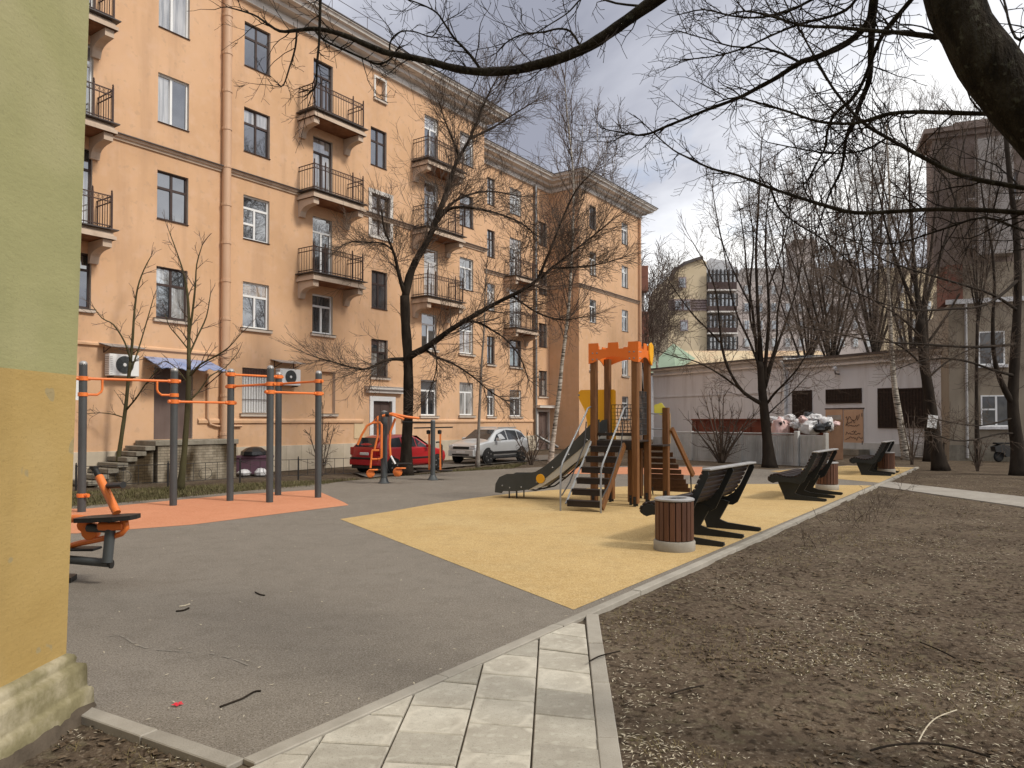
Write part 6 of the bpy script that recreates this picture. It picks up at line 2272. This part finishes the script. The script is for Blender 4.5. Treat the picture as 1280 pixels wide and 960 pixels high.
# --- saplings by the steps
t = Tree('young_tree', 'leaning bare sapling left of the entrance steps', G(146, 604), G(146, 604).y, M['bark_green'], M['twig_red'], 7, dict(rmin=.0055, nch=4, step=.13), 'bare saplings by the orange wall')
D = t.d
t.limb([(144, 606), (147, 580), (152, 545), (157, 510), (160, 480), (163, 452)], 3.2, 2.0, name='trunk', k=8, twigs=3, tl=(.3, .7), lvl=1, start=.5)
t.limb([(163, 454), (166, 420), (168, 390), (172, 360), (180, 337), (189, 320)], 2.0, .5, twigs=8, tl=(.3, .8), lvl=1, k=6)
t.limb([(163, 450), (156, 428), (142, 406), (128, 398), (117, 384)], 1.3, .5, D, D - .8, twigs=6, tl=(.3, .7), lvl=1, k=6)
t.limb([(161, 470), (172, 440), (184, 400), (192, 372)], 1.2, .5, twigs=6, tl=(.3, .7), lvl=1, k=6)
t.limb([(158, 512), (170, 498), (182, 480), (197, 462)], 1.4, .5, D, D - .5, twigs=6, tl=(.3, .7), lvl=1, k=6)
t.limb([(155, 522), (142, 518), (125, 516), (110, 517)], .9, .4, D, D - .4, twigs=4, tl=(.2, .5), lvl=1, k=5)
t.done()
t = Tree('young_tree', 'taller bare sapling in front of the dark side door', G(226, 612), G(226, 612).y, M['bark_green'], M['twig_red'], 8, dict(rmin=.0055, nch=4, step=.13), 'bare saplings by the orange wall')
D = t.d
t.limb([(225, 614), (229, 580), (232, 545), (235, 500), (236, 462)], 4.0, 2.9, name='trunk', k=9, twigs=2, tl=(.3, .7), lvl=1, start=.6)
t.limb([(236, 464), (236, 430), (236, 395), (234, 365), (229, 340), (222, 318), (211, 288)], 2.6, .5, twigs=9, tl=(.3, .9), lvl=1, k=6)
t.limb([(236, 420), (240, 395), (244, 360), (246, 330), (253, 306)], 1.9, .5, twigs=7, tl=(.3, .8), lvl=1, k=6)
t.limb([(236, 444), (247, 420), (258, 396), (263, 368)], 1.4, .5, D, D + .4, twigs=5, tl=(.3, .7), lvl=1, k=6)
t.limb([(236, 472), (250, 456), (268, 446), (285, 435), (302, 416)], 1.7, .5, D, D - .5, twigs=8, tl=(.3, .8), lvl=1, k=6)
t.limb([(235, 502), (248, 490), (263, 470), (281, 460), (298, 440)], 1.4, .5, D, D + .5, twigs=6, tl=(.3, .7), lvl=1, k=6)
t.limb([(235, 436), (222, 420), (212, 408), (207, 394)], 1.0, .5, D, D - .4, twigs=5, tl=(.2, .5), lvl=1, k=5)
t.limb([(235, 480), (222, 462), (208, 452), (198, 455)], 1.0, .5, D, D - .4, twigs=5, tl=(.2, .5), lvl=1, k=5)
t.done()


def shrub(label, u, v, stems, hpx, spread, seed, twig, nt=6, r=1.3, lvl=1, cat='shrub', name='bare_shrub', tl=(.25, .7)):
    t = Tree(name, label, G(u, v), G(u, v).y, twig, twig, seed, dict(rmin=.006, nch=4, step=.14, up=.06), None, cat)
    rn = t.rn
    for i in range(stems):
        a = (i + .5 + rn.uniform(-.3, .3)) / stems * 2 - 1
        top = hpx * rn.uniform(.65, 1.0) * (1 - .25 * abs(a))
        du = spread * a
        t.limb([(u + du * .05, v + 2), (u + du * .3, v - top * .3), (u + du * .65, v - top * .65), (u + du, v - top)], r, .5, t.d, t.d + rn.uniform(-1, 1) * spread / FPX * t.d, name='stem', twigs=nt, tl=tl, lvl=lvl, k=5)
    t.done()
    return t


shrub('bare wiry shrub behind the right pull up posts', 402, 594, 5, 95, 16, 31, M['twig'], 6, 1.0, 1, tl=(.2, .5))
shrub('bare many stemmed bush in front of the pale concrete fence', 902, 578, 10, 92, 42, 32, M['twig'], 7, 1.6, 1, tl=(.4, 1.1))
shrub('low bare shrub beside the white birch foot', 664, 580, 6, 42, 22, 33, M['twig'], 5, 1.0, 1, tl=(.2, .5))
shrub('thin dark shoots beside the right hand birch', 1140, 580, 4, 70, 14, 34, M['twig'], 4, 1.1, 1, tl=(.2, .6))
shrub('tiny bare bush below the notice tree', 1222, 588, 5, 38, 14, 35, M['twig'], 4, 1.0, 1, tl=(.1, .3))

# --- tree in front of the concrete fence
t = Tree('bare_tree', 'bare tree with many upright limbs in front of the pale concrete fence', G(961, 583), G(961, 583).y, M['bark_far'], M['twig'], 14, dict(tr=.013, rmin=.005, nch=5, step=.24, up=.07))
D = t.d
t.limb([(962, 585), (960, 560), (957, 530), (954, 500), (952, 480), (951, 452)], 7.2, 4.4, name='trunk', k=12, twigs=0)
for (uv, r0, r1, dd, nt) in (
        ([(953, 505), (940, 498), (928, 489), (918, 475), (908, 455), (902, 430), (899, 400), (895, 365), (884, 335), (866, 303)], 4.0, .7, -1.5, 16),
        ([(952, 482), (948, 455), (944, 420), (940, 385), (934, 345), (930, 300), (924, 258)], 4.0, .7, .8, 15),
        ([(953, 482), (951, 440), (948, 400), (946, 355), (945, 310), (948, 262), (950, 215), (952, 176)], 4.6, .7, 0, 18),
        ([(955, 480), (958, 440), (961, 400), (960, 360), (957, 315), (958, 270), (964, 226)], 4.0, .7, -1, 15),
        ([(956, 486), (966, 450), (976, 420), (985, 395), (996, 360), (1003, 320), (1009, 286)], 3.2, .7, 1.2, 14),
        ([(957, 507), (968, 492), (982, 478), (996, 462), (1010, 440), (1023, 418)], 2.6, .7, -1.4, 11),
        ([(902, 430), (885, 412), (868, 395), (850, 372), (835, 350)], 1.7, .6, -2, 8),
        ([(928, 489), (900, 468), (870, 452), (845, 446), (819, 438)], 1.9, .6, -2.4, 9),
        ([(956, 522), (970, 508), (990, 490), (1009, 470)], 1.6, .6, 1, 7),
        ([(948, 455), (936, 425), (922, 395), (912, 360), (906, 320), (898, 285)], 2.6, .6, 1.6, 11),
        ([(957, 470), (970, 430), (972, 390), (980, 345), (978, 300), (984, 262)], 2.6, .6, -1.8, 11),
        ([(951, 440), (938, 400), (938, 350), (942, 300), (936, 250), (938, 210)], 2.4, .6, .4, 11),
        ([(940, 385), (922, 350), (905, 310), (896, 270), (890, 235)], 1.8, .6, .8, 10),
        ([(960, 360), (975, 320), (985, 280), (990, 240)], 1.7, .6, -1, 9)):
    t.limb(uv, r0 * .74, r1 * .8, D, D + dd, twigs=int(nt * 1.3), tl=(.8, 2.0), lvl=2)
t.done()

# --- right hand group
t = Tree('birch_tree', 'pale spotted birch trunk by the barred dark windows', G(1132, 574), G(1132, 574).y, M['birch'], M['twig'], 15, dict(tr=.012, rmin=.0055, nch=5, step=.28, up=.10, up0=-.04, ang=(20, 48)))
t.limb([(1134, 575), (1128, 545), (1124, 520), (1119, 490), (1116, 460), (1114, 430), (1112, 390), (1110, 350), (1110, 300), (1112, 250), (1110, 200), (1108, 160)], 5.0, .7, name='trunk', k=9, twigs=34, tl=(1.4, 3.0), start=.28, lvl=2)
t.done()
t = Tree('bare_tree', 'dark leaning tree trunk with a white paper notice on it', G(1175, 587), G(1175, 587).y, M['bark_far'], M['twig'], 16, dict(tr=.013, rmin=.005, nch=5, step=.22))
D = t.d
NOT_D = D
t.limb([(1176, 589), (1170, 555), (1166, 525), (1161, 490), (1156, 460), (1153, 430), (1150, 398)], 7.6, 5.2, name='trunk', k=12, twigs=5, tl=(.5, 1.2), start=.4, lvl=1)
for (uv, r0, r1, dd, nt) in (
        ([(1150, 402), (1146, 370), (1143, 330), (1140, 290), (1137, 250), (1136, 200), (1130, 150)], 4.6, .7, 0, 16),
        ([(1151, 406), (1160, 370), (1172, 330), (1185, 290), (1195, 250), (1200, 200), (1210, 160)], 4.0, .7, 1.5, 16),
        ([(1150, 402), (1135, 365), (1120, 325), (1108, 285), (1098, 240), (1085, 200)], 3.6, .7, -1.5, 15),
        ([(1152, 422), (1130, 400), (1108, 385), (1085, 372), (1058, 360), (1030, 345)], 2.2, .6, -2, 12),
        ([(1156, 462), (1136, 440), (1110, 425), (1085, 418), (1050, 420), (1020, 428)], 2.0, .6, -1.5, 12),
        ([(1158, 475), (1180, 455), (1205, 440), (1232, 430)], 1.8, .6, .8, 8)):
    t.limb(uv, r0 * .74, r1 * .8, D, D + dd, twigs=int(nt * 1.3), tl=(.8, 2.0), lvl=2)
t.done()
t = Tree('bare_tree', 'straight dark tree trunk just behind the one with the paper notice', G(1163, 576), G(1163, 576).y, M['bark_far'], M['twig'], 17, dict(tr=.013, rmin=.0052, nch=5, step=.25))
D = t.d
t.limb([(1163, 578), (1162, 545), (1160, 510), (1157, 470), (1156, 430), (1154, 385)], 6.2, 4.5, name='trunk', k=10, twigs=3, start=.6, lvl=1)
for (uv, r0, r1, dd, nt) in (
        ([(1154, 388), (1158, 350), (1164, 310), (1168, 270), (1176, 225), (1180, 180)], 3.6, .7, 1, 15),
        ([(1154, 392), (1142, 350), (1126, 305), (1112, 262), (1100, 215)], 3.2, .7, -1, 14),
        ([(1157, 432), (1180, 400), (1200, 366), (1222, 330), (1240, 290)], 2.4, .7, 1.5, 13)):
    t.limb(uv, r0 * .74, r1 * .8, D, D + dd, twigs=int(nt * 1.3), tl=(.9, 2.2), lvl=2)
t.done()
t = Tree('bare_tree', 'thick dark forked tree beside the motor scooter at the right edge', G(1274, 593), G(1274, 593).y, M['bark_far'], M['twig'], 18, dict(tr=.012, rmin=.0048, nch=5, step=.2))
D = t.d
t.limb([(1275, 596), (1272, 560), (1268, 530), (1266, 500), (1268, 460), (1270, 420), (1272, 370), (1272, 320), (1268, 270), (1262, 220), (1257, 165)], 8.6, 2.5, name='trunk', k=12, twigs=16, tl=(.8, 2.0), start=.3)
for (uv, r0, r1, d0, d1, nt) in (
        ([(1267, 507), (1256, 487), (1247, 465), (1242, 440), (1241, 400), (1243, 360), (1240, 310), (1231, 265), (1225, 220)], 5.0, .8, 0, -1, 18),
        ([(1269, 470), (1240, 462), (1210, 452), (1180, 448), (1148, 452), (1120, 462)], 2.6, .6, 0, -3, 12),
        ([(1268, 542), (1250, 542), (1225, 548), (1205, 551), (1185, 549), (1165, 541), (1156, 540)], 1.7, .6, 0, -4, 7),
        ([(1267, 522), (1240, 530), (1215, 532), (1190, 528), (1170, 524)], 1.4, .6, 0, -3, 6),
        ([(1272, 430), (1220, 434), (1150, 430), (1090, 426), (1040, 415), (1000, 408)], 2.6, .6, 0, -6, 16),
        ([(1272, 350), (1250, 370), (1225, 383), (1190, 386), (1140, 388), (1100, 378), (1060, 360), (1036, 344)], 2.6, .6, 0, -6, 16),
        ([(1272, 388), (1240, 368), (1190, 352), (1150, 340), (1105, 325), (1075, 305), (1038, 290)], 2.6, .6, 0, -5, 16)):
    t.limb(uv, r0 * .8, r1 * .9, D + d0, D + d1, twigs=int(nt * 1.3), tl=(.5, 1.5), lvl=2)
t.done()
o = obj('paper_notice', MB().cbox(-.17, .17, -.012, .012, -.24, .24, .005), M['paper'], loc=W(1165.5, 527, NOT_D - .36))
o.rotation_euler = (0, radians(8), radians(-6))
tag(o, 'white paper notice fixed to the leaning dark tree trunk', 'notice')

# --- procedural trees farther back
def back_tree(label, u, d, vtop, seed, twig, rpx=3.2, cfg=None, spread=1.0, name='bare_tree', bark=None, vfork=470, limbs=9, group=None, rmin=None):
    base = V((u - 640) / FPX * d, d, 0)
    c = dict(tr=.0003 * d, rmin=.00019 * d if rmin is None else rmin, nch=5, step=.0095 * d, up=.07, ang=(22, 52))
    if cfg:
        c.update(cfg)
    t = Tree(name, label, base, d, bark or M['bark_far'], twig, seed, c, group)
    vb = 526 + EYE * FPX / d
    rn = t.rn
    t.limb([(u, vb), (u + rn.uniform(-3, 3), (vb + vfork) / 2), (u + rn.uniform(-5, 5), vfork)], rpx, rpx * .8, name='trunk', k=8)
    hpx = vfork - vtop
    for i in range(limbs):
        a = ((i + .5) / limbs * 2 - 1) * spread * .36 * hpx + rn.uniform(-6, 6)
        top = vtop + abs(a) * .35 + rn.uniform(-8, 24)
        v0_ = vfork + rn.uniform(-.25, .1) * hpx * .4
        t.limb([(u, v0_), (u + a * .30, v0_ - (v0_ - top) * .30), (u + a * .62 + rn.uniform(-5, 5), v0_ - (v0_ - top) * .64), (u + a, top)], rpx * .42, .35, d, d + rn.uniform(-2, 2), twigs=15, tl=(.022 * d, .06 * d), lvl=2, k=6)
    t.done()
    return t


G_B = 'bare trees beyond the grey building'
back_tree('bare tree behind the grey building left of the tan doors', 1040, 47, 196, 41, M['twig'], 4.2)
back_tree('tall bare tree rising over the grey roof above the tan doors', 1092, 49, 110, 42, M['twig'], 4.6, spread=.9)
back_tree('spreading bare tree over the grey roof right of the pale chimney', 1010, 58, 232, 43, M['twig_red'], 3.6)
back_tree('slim bare tree in front of the beige building windows', 1222, 31.5, 120, 45, M['twig'], 2.4, spread=.7, vfork=400)
back_tree('thin pale birch between the orange building and the yellow block', 822, 70, 338, 46, M['twig_red'], 2.0, dict(up=.12, up0=-.06), .5, 'birch_tree', M['birch'], 452, 5)
back_tree('faint leafless birch above the far roofs', 742, 64, 150, 47, M['twig_red'], 1.8, dict(up=.14, up0=-.1), .35, 'birch_tree', M['birch'], 420, 5)
back_tree('dark bare tree left of the green roof house', 805, 58, 380, 48, M['twig_red'], 1.4, None, .8, vfork=470, limbs=3)
back_tree('wide bare tree hiding the pinkish block', 1140, 62, 160, 49, M['twig_red'], 4.0, None, .9)

# --- foreground tree whose trunk stands just outside the frame at the right
t = Tree('foreground_tree', 'huge near dark limb with drooping bare branches reaching across the top of the view', W(1510, 1001, 3.5), 3.5, M['bark_near'], M['twig_near'], 19, dict(tr=.006, rmin=.0021, nch=4, step=.055, wig=.19, up=.035, up0=.06, ang=(28, 65)))
t.limb([(1512, 1040, 3.5), (1508, 860, 3.5), (1500, 660, 3.5), (1470, 470, 3.5), (1420, 330, 3.52), (1352, 222, 3.56), (1288, 146, 3.6), (1244, 92, 3.62), (1208, 36, 3.66), (1184, -20, 3.7), (1160, -110, 3.8), (1135, -230, 4.0), (1120, -330, 4.2)], 50, 24, name='trunk', k=20, twigs=0)


def bough(uv, r0, r1, d0, d1, nt, tl=(.16, .50), lvl=1):
    t.c.update(rmin=.0021, wig=.19)
    t.limb(uv, r0, r1, d0, d1, twigs=int(nt * 1.1), tl=tl, lvl=lvl, k=7, start=.06)
    # a share of finer, forked sprays
    t.c.update(rmin=.0015, wig=.12)
    p = t.pts(uv, d0, d1)
    for k_ in range(int(nt * .45)):
        i = t.rn.randrange(len(p) // 4, len(p) - 1)
        sprout(t.tw, p[i], (p[i + 1] - p[i]).normalized(), t.rn.uniform(.25, .6), .0045, 2, t.rn, t.c)


bough([(1125, -300), (1040, -200), (950, -110), (880, -45), (850, -22), (812, 5), (770, 35), (735, 58), (700, 73), (668, 82), (640, 88), (600, 90), (570, 86), (540, 78), (510, 71), (480, 65), (440, 48), (416, 40), (393, 36), (370, 38), (350, 39), (332, 28), (316, 18), (285, 9)], 11, .8, 4.2, 6.2, 26)
bough([(602, 89), (592, 74), (580, 60), (568, 48), (556, 30), (546, 16), (528, 6), (500, -4)], 2.2, .8, 5.7, 5.4, 9)
bough([(740, 55), (728, 60), (714, 40), (698, 36), (680, 40), (660, 42), (645, 46), (632, 54), (621, 66)], 1.8, .7, 5.4, 5.6, 9)
bough([(808, 8), (770, 4), (740, -6), (727, -2), (712, 14), (698, 24), (668, 42)], 1.6, .7, 5.3, 5.2, 7)
bough([(402, -40), (400, 10), (399, 50), (396, 82), (395, 106), (386, 117)], 2.4, .9, 5.4, 5.6, 8, (.06, .24))
bough([(393, 37), (405, 50), (430, 62), (452, 72), (472, 80), (488, 74), (496, 62)], 1.6, 1.2, 6.0, 5.9, 8, (.06, .24))
bough([(371, 39), (369, 60), (362, 84), (354, 107), (347, 104)], 1.4, .7, 6.1, 6.1, 6, (.05, .18))
bough([(488, 67), (487, 56), (492, 46), (503, 39), (520, 40), (540, 46), (552, 30), (572, 18)], 1.3, .6, 5.9, 5.7, 6, (.06, .22))
bough([(1115, -180), (1100, -90), (1094, -20), (1091, 2), (1085, 28), (1060, 53), (1020, 72), (1000, 78), (971, 97), (945, 111), (922, 123), (882, 138), (833, 158), (805, 169), (780, 166), (758, 162)], 6.5, .7, 4.2, 6.0, 26)
bough([(1120, -120), (1100, -40), (1092, 10), (1089, 53), (1087, 97), (1078, 122), (1069, 146), (1058, 171), (1052, 211), (1036, 244), (1024, 282)], 6, .8, 4.3, 5.4, 18)
bough([(1180, -60), (1150, -16), (1137, 2), (1112, 32), (1097, 56), (1073, 114), (1044, 142), (1034, 165), (1032, 183), (1020, 206), (1008, 228)], 4.2, .8, 3.8, 5.2, 14)
bough([(1400, 300), (1335, 272), (1280, 266), (1207, 262), (1160, 262), (1125, 264), (1069, 266), (1028, 256), (990, 244), (963, 235), (922, 219), (890, 211), (862, 198), (841, 187), (817, 166), (799, 149)], 4.2, .6, 3.6, 6.2, 28)
bough([(1390, 290), (1330, 245), (1280, 235), (1207, 221), (1158, 199), (1109, 172), (1077, 152), (1044, 114), (1024, 81), (1004, 45), (987, 14), (976, -10)], 4.0, .7, 3.6, 5.4, 22)
bough([(1248, 140), (1227, 142), (1158, 140), (1113, 142), (1069, 154), (1024, 152), (987, 140), (950, 129), (920, 122), (896, 128)], 3.6, .7, 3.65, 5.2, 18)
bough([(1206, 48), (1170, 46), (1125, 41), (1085, 38), (1044, 34), (1004, 32), (963, 20), (930, 14), (900, 22)], 4.2, .7, 3.7, 5.0, 18)
bough([(1097, -60), (1050, -20), (1010, 2), (985, 14), (950, 22), (915, 20), (880, 12), (850, 18)], 2.4, .7, 4.4, 5.4, 14)
bough([(1087, -30), (1065, 6), (1040, 20), (1000, 30), (965, 44), (930, 60), (895, 70), (862, 74)], 2.4, .7, 4.4, 5.4, 14)
bough([(1000, 78), (975, 66), (948, 60), (915, 58), (880, 48), (852, 40)], 1.8, .6, 5.2, 5.6, 10)
bough([(1300, 20), (1275, 50), (1262, 30), (1255, 0), (1240, -30)], 2.4, .9, 3.5, 4.2, 6)
bough([(1069, 154), (1056, 176), (1044, 190), (1020, 214), (1004, 232)], 1.6, .6, 4.8, 5.3, 7)
bough([(1109, 172), (1080, 188), (1040, 192), (1000, 186), (960, 178)], 1.6, .6, 4.7, 5.4, 9)
bough([(963, 235), (975, 262), (1000, 282), (1030, 300), (1060, 326)], 1.5, .6, 5.4, 5.2, 8)
bough([(1400, 340), (1330, 300), (1280, 288), (1230, 272), (1180, 286), (1120, 304), (1070, 300)], 2.6, .7, 3.7, 5.0, 12)
t.done()

# ================================================================== GROUND COVER AND LITTER
def scatter_ok(x, y):
    return not (inside((x, y), play_poly) or inside((x, y), path2_poly) or inside((x, y), bed_poly_x))


bed_poly_x = [tuple(Vector(KB)), tuple(Vector(KA)), (-1.9, 1.5), tuple(Vector(RB) + Vector((.13, 0))), tuple(Vector(RA) + Vector((.13, 0))), tuple(Vector(KB) + knor * .13)]
rn = random.Random(77)
mb = MB()
cnt = 0
while cnt < 12000:
    y = 2.2 + 24 * rn.random() ** 2.2
    x = rn.uniform(-.3 - .55 * y, .75 * y + .6)
    if not scatter_ok(x, y) or (x < 0 and y > 5):
        continue
    cl_ = noise.noise((x * .9, y * .9, 5.0)) + .5 * noise.noise((x * 3, y * 3, 1.0))
    if rn.random() > .30 + 1.25 * cl_:
        continue
    L_ = rn.uniform(.007, .020) * (1 + .03 * y)
    w_ = L_ * rn.uniform(.12, .28)
    a = rn.uniform(0, 2 * pi)
    z = soil_h(x, y) + .006 + rn.uniform(0, .006)
    tl = rn.uniform(-.25, .25) * L_
    dx, dy = cos(a) * L_, sin(a) * L_
    nx_, ny_ = -sin(a) * w_, cos(a) * w_
    mb.add([(x - dx, y - dy, z - tl * .5), (x + nx_, y + ny_, z + .002), (x + dx, y + dy, z + tl), (x - nx_, y - ny_, z + .002)], [(0, 1, 2, 3)])
    cnt += 1
o = obj('fallen_seeds', mb, M['litter'], fix=False)
o['kind'] = 'stuff'
# dead leaves matted on the soil
mb = MB()
cnt = 0
while cnt < 2200:
    y = 2.3 + 20 * rn.random() ** 1.9
    x = rn.uniform(-.3 - .55 * y, .75 * y + .6)
    if not scatter_ok(x, y) or (x < 0 and y > 5):
        continue
    if noise.noise((x * .7 + 9, y * .7, 4.0)) + .6 * noise.noise((x * 2.2, y * 2.2, 2.0)) < .05:
        continue
    L_ = rn.uniform(.012, .034)
    a = rn.uniform(0, 6.28)
    ca_, sa_ = cos(a), sin(a)
    z = soil_h(x, y) + .008
    pts_ = [(-1, 0), (-.3, .6), (.5, .5), (1, 0), (.4, -.55), (-.4, -.5)]
    mb.add([(x + L_ * (px_ * ca_ - py_ * sa_), y + L_ * (px_ * sa_ + py_ * ca_), z + rn.uniform(-.004, .012)) for px_, py_ in pts_], [(0, 1, 2), (0, 2, 3), (0, 3, 4), (0, 4, 5)])
    cnt += 1
o = obj('dead_leaves', mb, M['dead_leaf'], fix=False)
o['kind'] = 'stuff'
# clods of soil
mb = MB()
cnt = 0
while cnt < 5200:
    y = 2.2 + 15 * rn.random() ** 1.9
    x = rn.uniform(-.3 - .55 * y, .75 * y + .6)
    if not scatter_ok(x, y) or (x < 0 and y > 5):
        continue
    r = rn.uniform(.006, .020) * (1 + .03 * y)
    z = soil_h(x, y)
    q = [V(x, y, z + r * rn.uniform(.5, 1.0)), V(x, y, z - r)]
    m = 5
    ring = [V(x + r * rn.uniform(.7, 1.4) * cos(2 * pi * k_ / m), y + r * rn.uniform(.7, 1.4) * sin(2 * pi * k_ / m), z + r * rn.uniform(-.1, .3)) for k_ in range(m)]
    mb.add([q[0], q[1]] + ring, [(0, 2 + k_, 2 + (k_ + 1) % m) for k_ in range(m)])
    cnt += 1
o = obj('soil_clods', mb, M['soil'], fix=False)
o['kind'] = 'stuff'
# dry grass tufts on the soil
mb = MB()
cnt = 0
while cnt < 5200:
    y = 2.4 + 20 * rn.random() ** 1.7
    x = rn.uniform(-.3 - .55 * y, .75 * y + .6)
    if not scatter_ok(x, y) or (x < 0 and y > 5):
        continue
    if noise.noise((x * .55 + 4, y * .55, 2.0)) + .4 * noise.noise((x * 2.4, y * 2.4, 8.0)) < .12:
        continue
    z = soil_h(x, y)
    for k_ in range(2):
        a = rn.uniform(0, 2 * pi)
        h_ = rn.uniform(.008, .035)
        L_ = rn.uniform(.02, .06)
        w_ = .0016 * (1 + .12 * y)
        mb.add([(x - w_ * sin(a), y + w_ * cos(a), z), (x + w_ * sin(a), y - w_ * cos(a), z), (x + L_ * cos(a), y + L_ * sin(a), z + h_)], [(0, 1, 2)])
    cnt += 1
o = obj('dry_grass', mb, M['dry_grass'], fix=False)
o['kind'] = 'stuff'
# grass strip along the fence
strip = [g2(60, 642), g2(110, 634), g2(210, 624), g2(300, 615), g2(394, 608), g2(432, 601), g2(480, 597.5), g2(560, 590.5), g2(640, 585), g2(660, 578), g2(560, 588), g2(462, 600), g2(438, 598), g2(300, 604), g2(95, 614), (-13, 20.5)]
mb = MB()
xs_, ys_ = [p[0] for p in strip], [p[1] for p in strip]
cnt = 0
while cnt < 15000:
    x, y = rn.uniform(-13, max(xs_)), rn.uniform(min(ys_), max(ys_))
    if not inside((x, y), strip):
        continue
    if noise.noise((x * .8, y * .8, 0)) < -.28:
        if rn.random() < .7:
            continue
    a = rn.uniform(0, 2 * pi)
    h_ = rn.uniform(.03, .10)
    L_ = rn.uniform(.0, .07)
    w_ = .011
    mb.add([(x - w_ * sin(a), y + w_ * cos(a), -.04), (x + w_ * sin(a), y - w_ * cos(a), -.04), (x + L_ * cos(a), y + L_ * sin(a), h_ - .03)], [(0, 1, 2)])
    cnt += 1
M['strip_grass'] = nmat('strip_grass', [(.075, .07, .03), (.13, .115, .055), (.20, .165, .095)], 3, .9, 0, spec=.1)
o = obj('grass_strip', mb, M['strip_grass'], fix=False)
o['kind'] = 'stuff'

# bare shoots in the soil
def shoots(label, u, v, n, hm, seed):
    b = G(u, v)
    rn = random.Random(seed)
    mb = MB()
    for i in range(n):
        p = V(rn.gauss(0, .16), rn.gauss(0, .16), -.05)
        grow(mb, p, V(rn.gauss(0, .35), rn.gauss(0, .35), 1).normalized(), hm * rn.uniform(.5, 1.1), .006, 1, rn, dict(step=.06, wig=.16, up=.04, rmin=.0035, nch=4, ang=(25, 60)))
    o = obj('bare_shoots', mb, M['twig'], loc=b, fix=False)
    tag(o, label, 'weeds', 'bare shoots sprouting from the soil')


shoots('bare shoots in the soil just below the far pale path junction', 1108, 632, 12, .5, 1)
shoots('second clump of bare shoots left of the one below the path junction', 1082, 648, 10, .48, 2)
shoots('small bare shoots on the soil nearest the kerb beside the middle bench', 1062, 655, 6, .36, 3)
shoots('lone dark bare shoot in the soil right of the nearest bench', 1022, 682, 5, .42, 4)
shoots('tall thin bare shoots growing beside the far pale path', 1128, 612, 4, .7, 5)

# fallen sticks
def stick(label, pts_uv, r, mat='bark', lift=.008, z=0.0, cat='stick'):
    pts_ = [G(u, v) for u, v in pts_uv]
    b = pts_[0]
    on = inside((b.x, b.y), play_poly)
    rel = [q - b + V(0, 0, lift + (0 if on else -.012)) for q in pts_]
    o = obj('stick', MB().tube(catmull(rel, 3), r, 5), M[mat], loc=(b.x, b.y, 0), fix=False)
    tag(o, label, cat, 'fallen sticks and twigs')


stick('thin dark curved stick on the grey rubber left of the paving', [(275, 885), (291, 879), (304, 874), (318, 866), (326, 865)], .007)
stick('short dark twig and pale splinter on the grey rubber', [(220, 765), (229, 764), (236, 761)], .010)
stick('short twig on the grey rubber further right', [(319, 741), (325, 744), (331, 745)], .008)
stick('long arched stick lying in the soil at the bottom right corner', [(1088, 940), (1110, 934), (1140, 931), (1175, 932), (1205, 938), (1238, 948)], .0065, 'bark_far', .02)
stick('thin pale bent twig above the long arched stick in the soil', [(1148, 929), (1158, 911), (1172, 898), (1196, 889)], .0038, 'litter', .02)
stick('dark straight twig on the soil right of centre', [(1150, 803), (1172, 812), (1194, 823)], .006, 'bark', .015)
stick('dark twig crossing the footpath kerb', [(737, 832), (748, 826), (762, 822), (775, 819)], .006, 'bark', .045)
stick('small dark twig on soil near the footpath kerb', [(838, 868), (856, 862), (880, 857)], .006, 'bark', .015)
stick('pale splinter beside the short dark twig on the grey rubber', [(224, 759), (231, 758), (237, 756)], .008, 'litter')
b = G(222, 882)
mb = MB()
for i in range(5):
    a = i * 2 * pi / 5
    mb.add([(0, 0, .004), (.028 * cos(a - .5), .028 * sin(a - .5), .012), (.040 * cos(a), .040 * sin(a), .010 + .004 * (i % 2)), (.028 * cos(a + .5), .028 * sin(a + .5), .012)], [(0, 1, 2, 3)])
o = obj('flower_scrap', mb, M['red_petal'], loc=b, fix=False)
tag(o, 'crumpled red flower scrap on the grey rubber', 'scrap')
# faint chalk arc on the rubber
mb = MB()
arc = catmull([G(*q) for q in [(130, 797), (150, 795), (170, 806), (190, 812), (215, 814), (240, 816), (265, 818), (290, 824), (310, 832)]], 8)
for i in range(len(arc) - 1):
    if noise.noise((i * .37, 2.2, 0)) < -.05:
        continue
    a_, b_ = arc[i], arc[i + 1]
    n_ = V(-(b_ - a_).y, (b_ - a_).x, 0).normalized() * .009
    mb.add([a_ - n_ + V(0, 0, .004), b_ - n_ + V(0, 0, .004), b_ + n_ + V(0, 0, .004), a_ + n_ + V(0, 0, .004)], [(0, 1, 2, 3)])
M['chalk'] = nmat('chalk', [(.2, .178, .148), (.29, .262, .225)], 60, .95, 0, spec=.1)
o = obj('chalk_marks', mb, M['chalk'], fix=False)
o['kind'] = 'stuff'
# specks on the rubber: loose pale seeds
mb = MB()
for i in range(420):
    y = 4.6 + 16 * rn.random() ** 1.6
    x = rn.uniform(-.55 * y, .4 * y)
    if not inside((x, y), play_poly):
        continue
    L_ = rn.uniform(.008, .022) * (1 + .02 * y)
    a = rn.uniform(0, 6.28)
    w_ = L_ * .3
    mb.add([(x - L_ * cos(a), y - L_ * sin(a), .008), (x - w_ * sin(a), y + w_ * cos(a), .010), (x + L_ * cos(a), y + L_ * sin(a), .012), (x + w_ * sin(a), y - w_ * cos(a), .010)], [(0, 1, 2, 3)])
o = obj('loose_seeds', mb, M['litter'], fix=False)
o['kind'] = 'stuff'
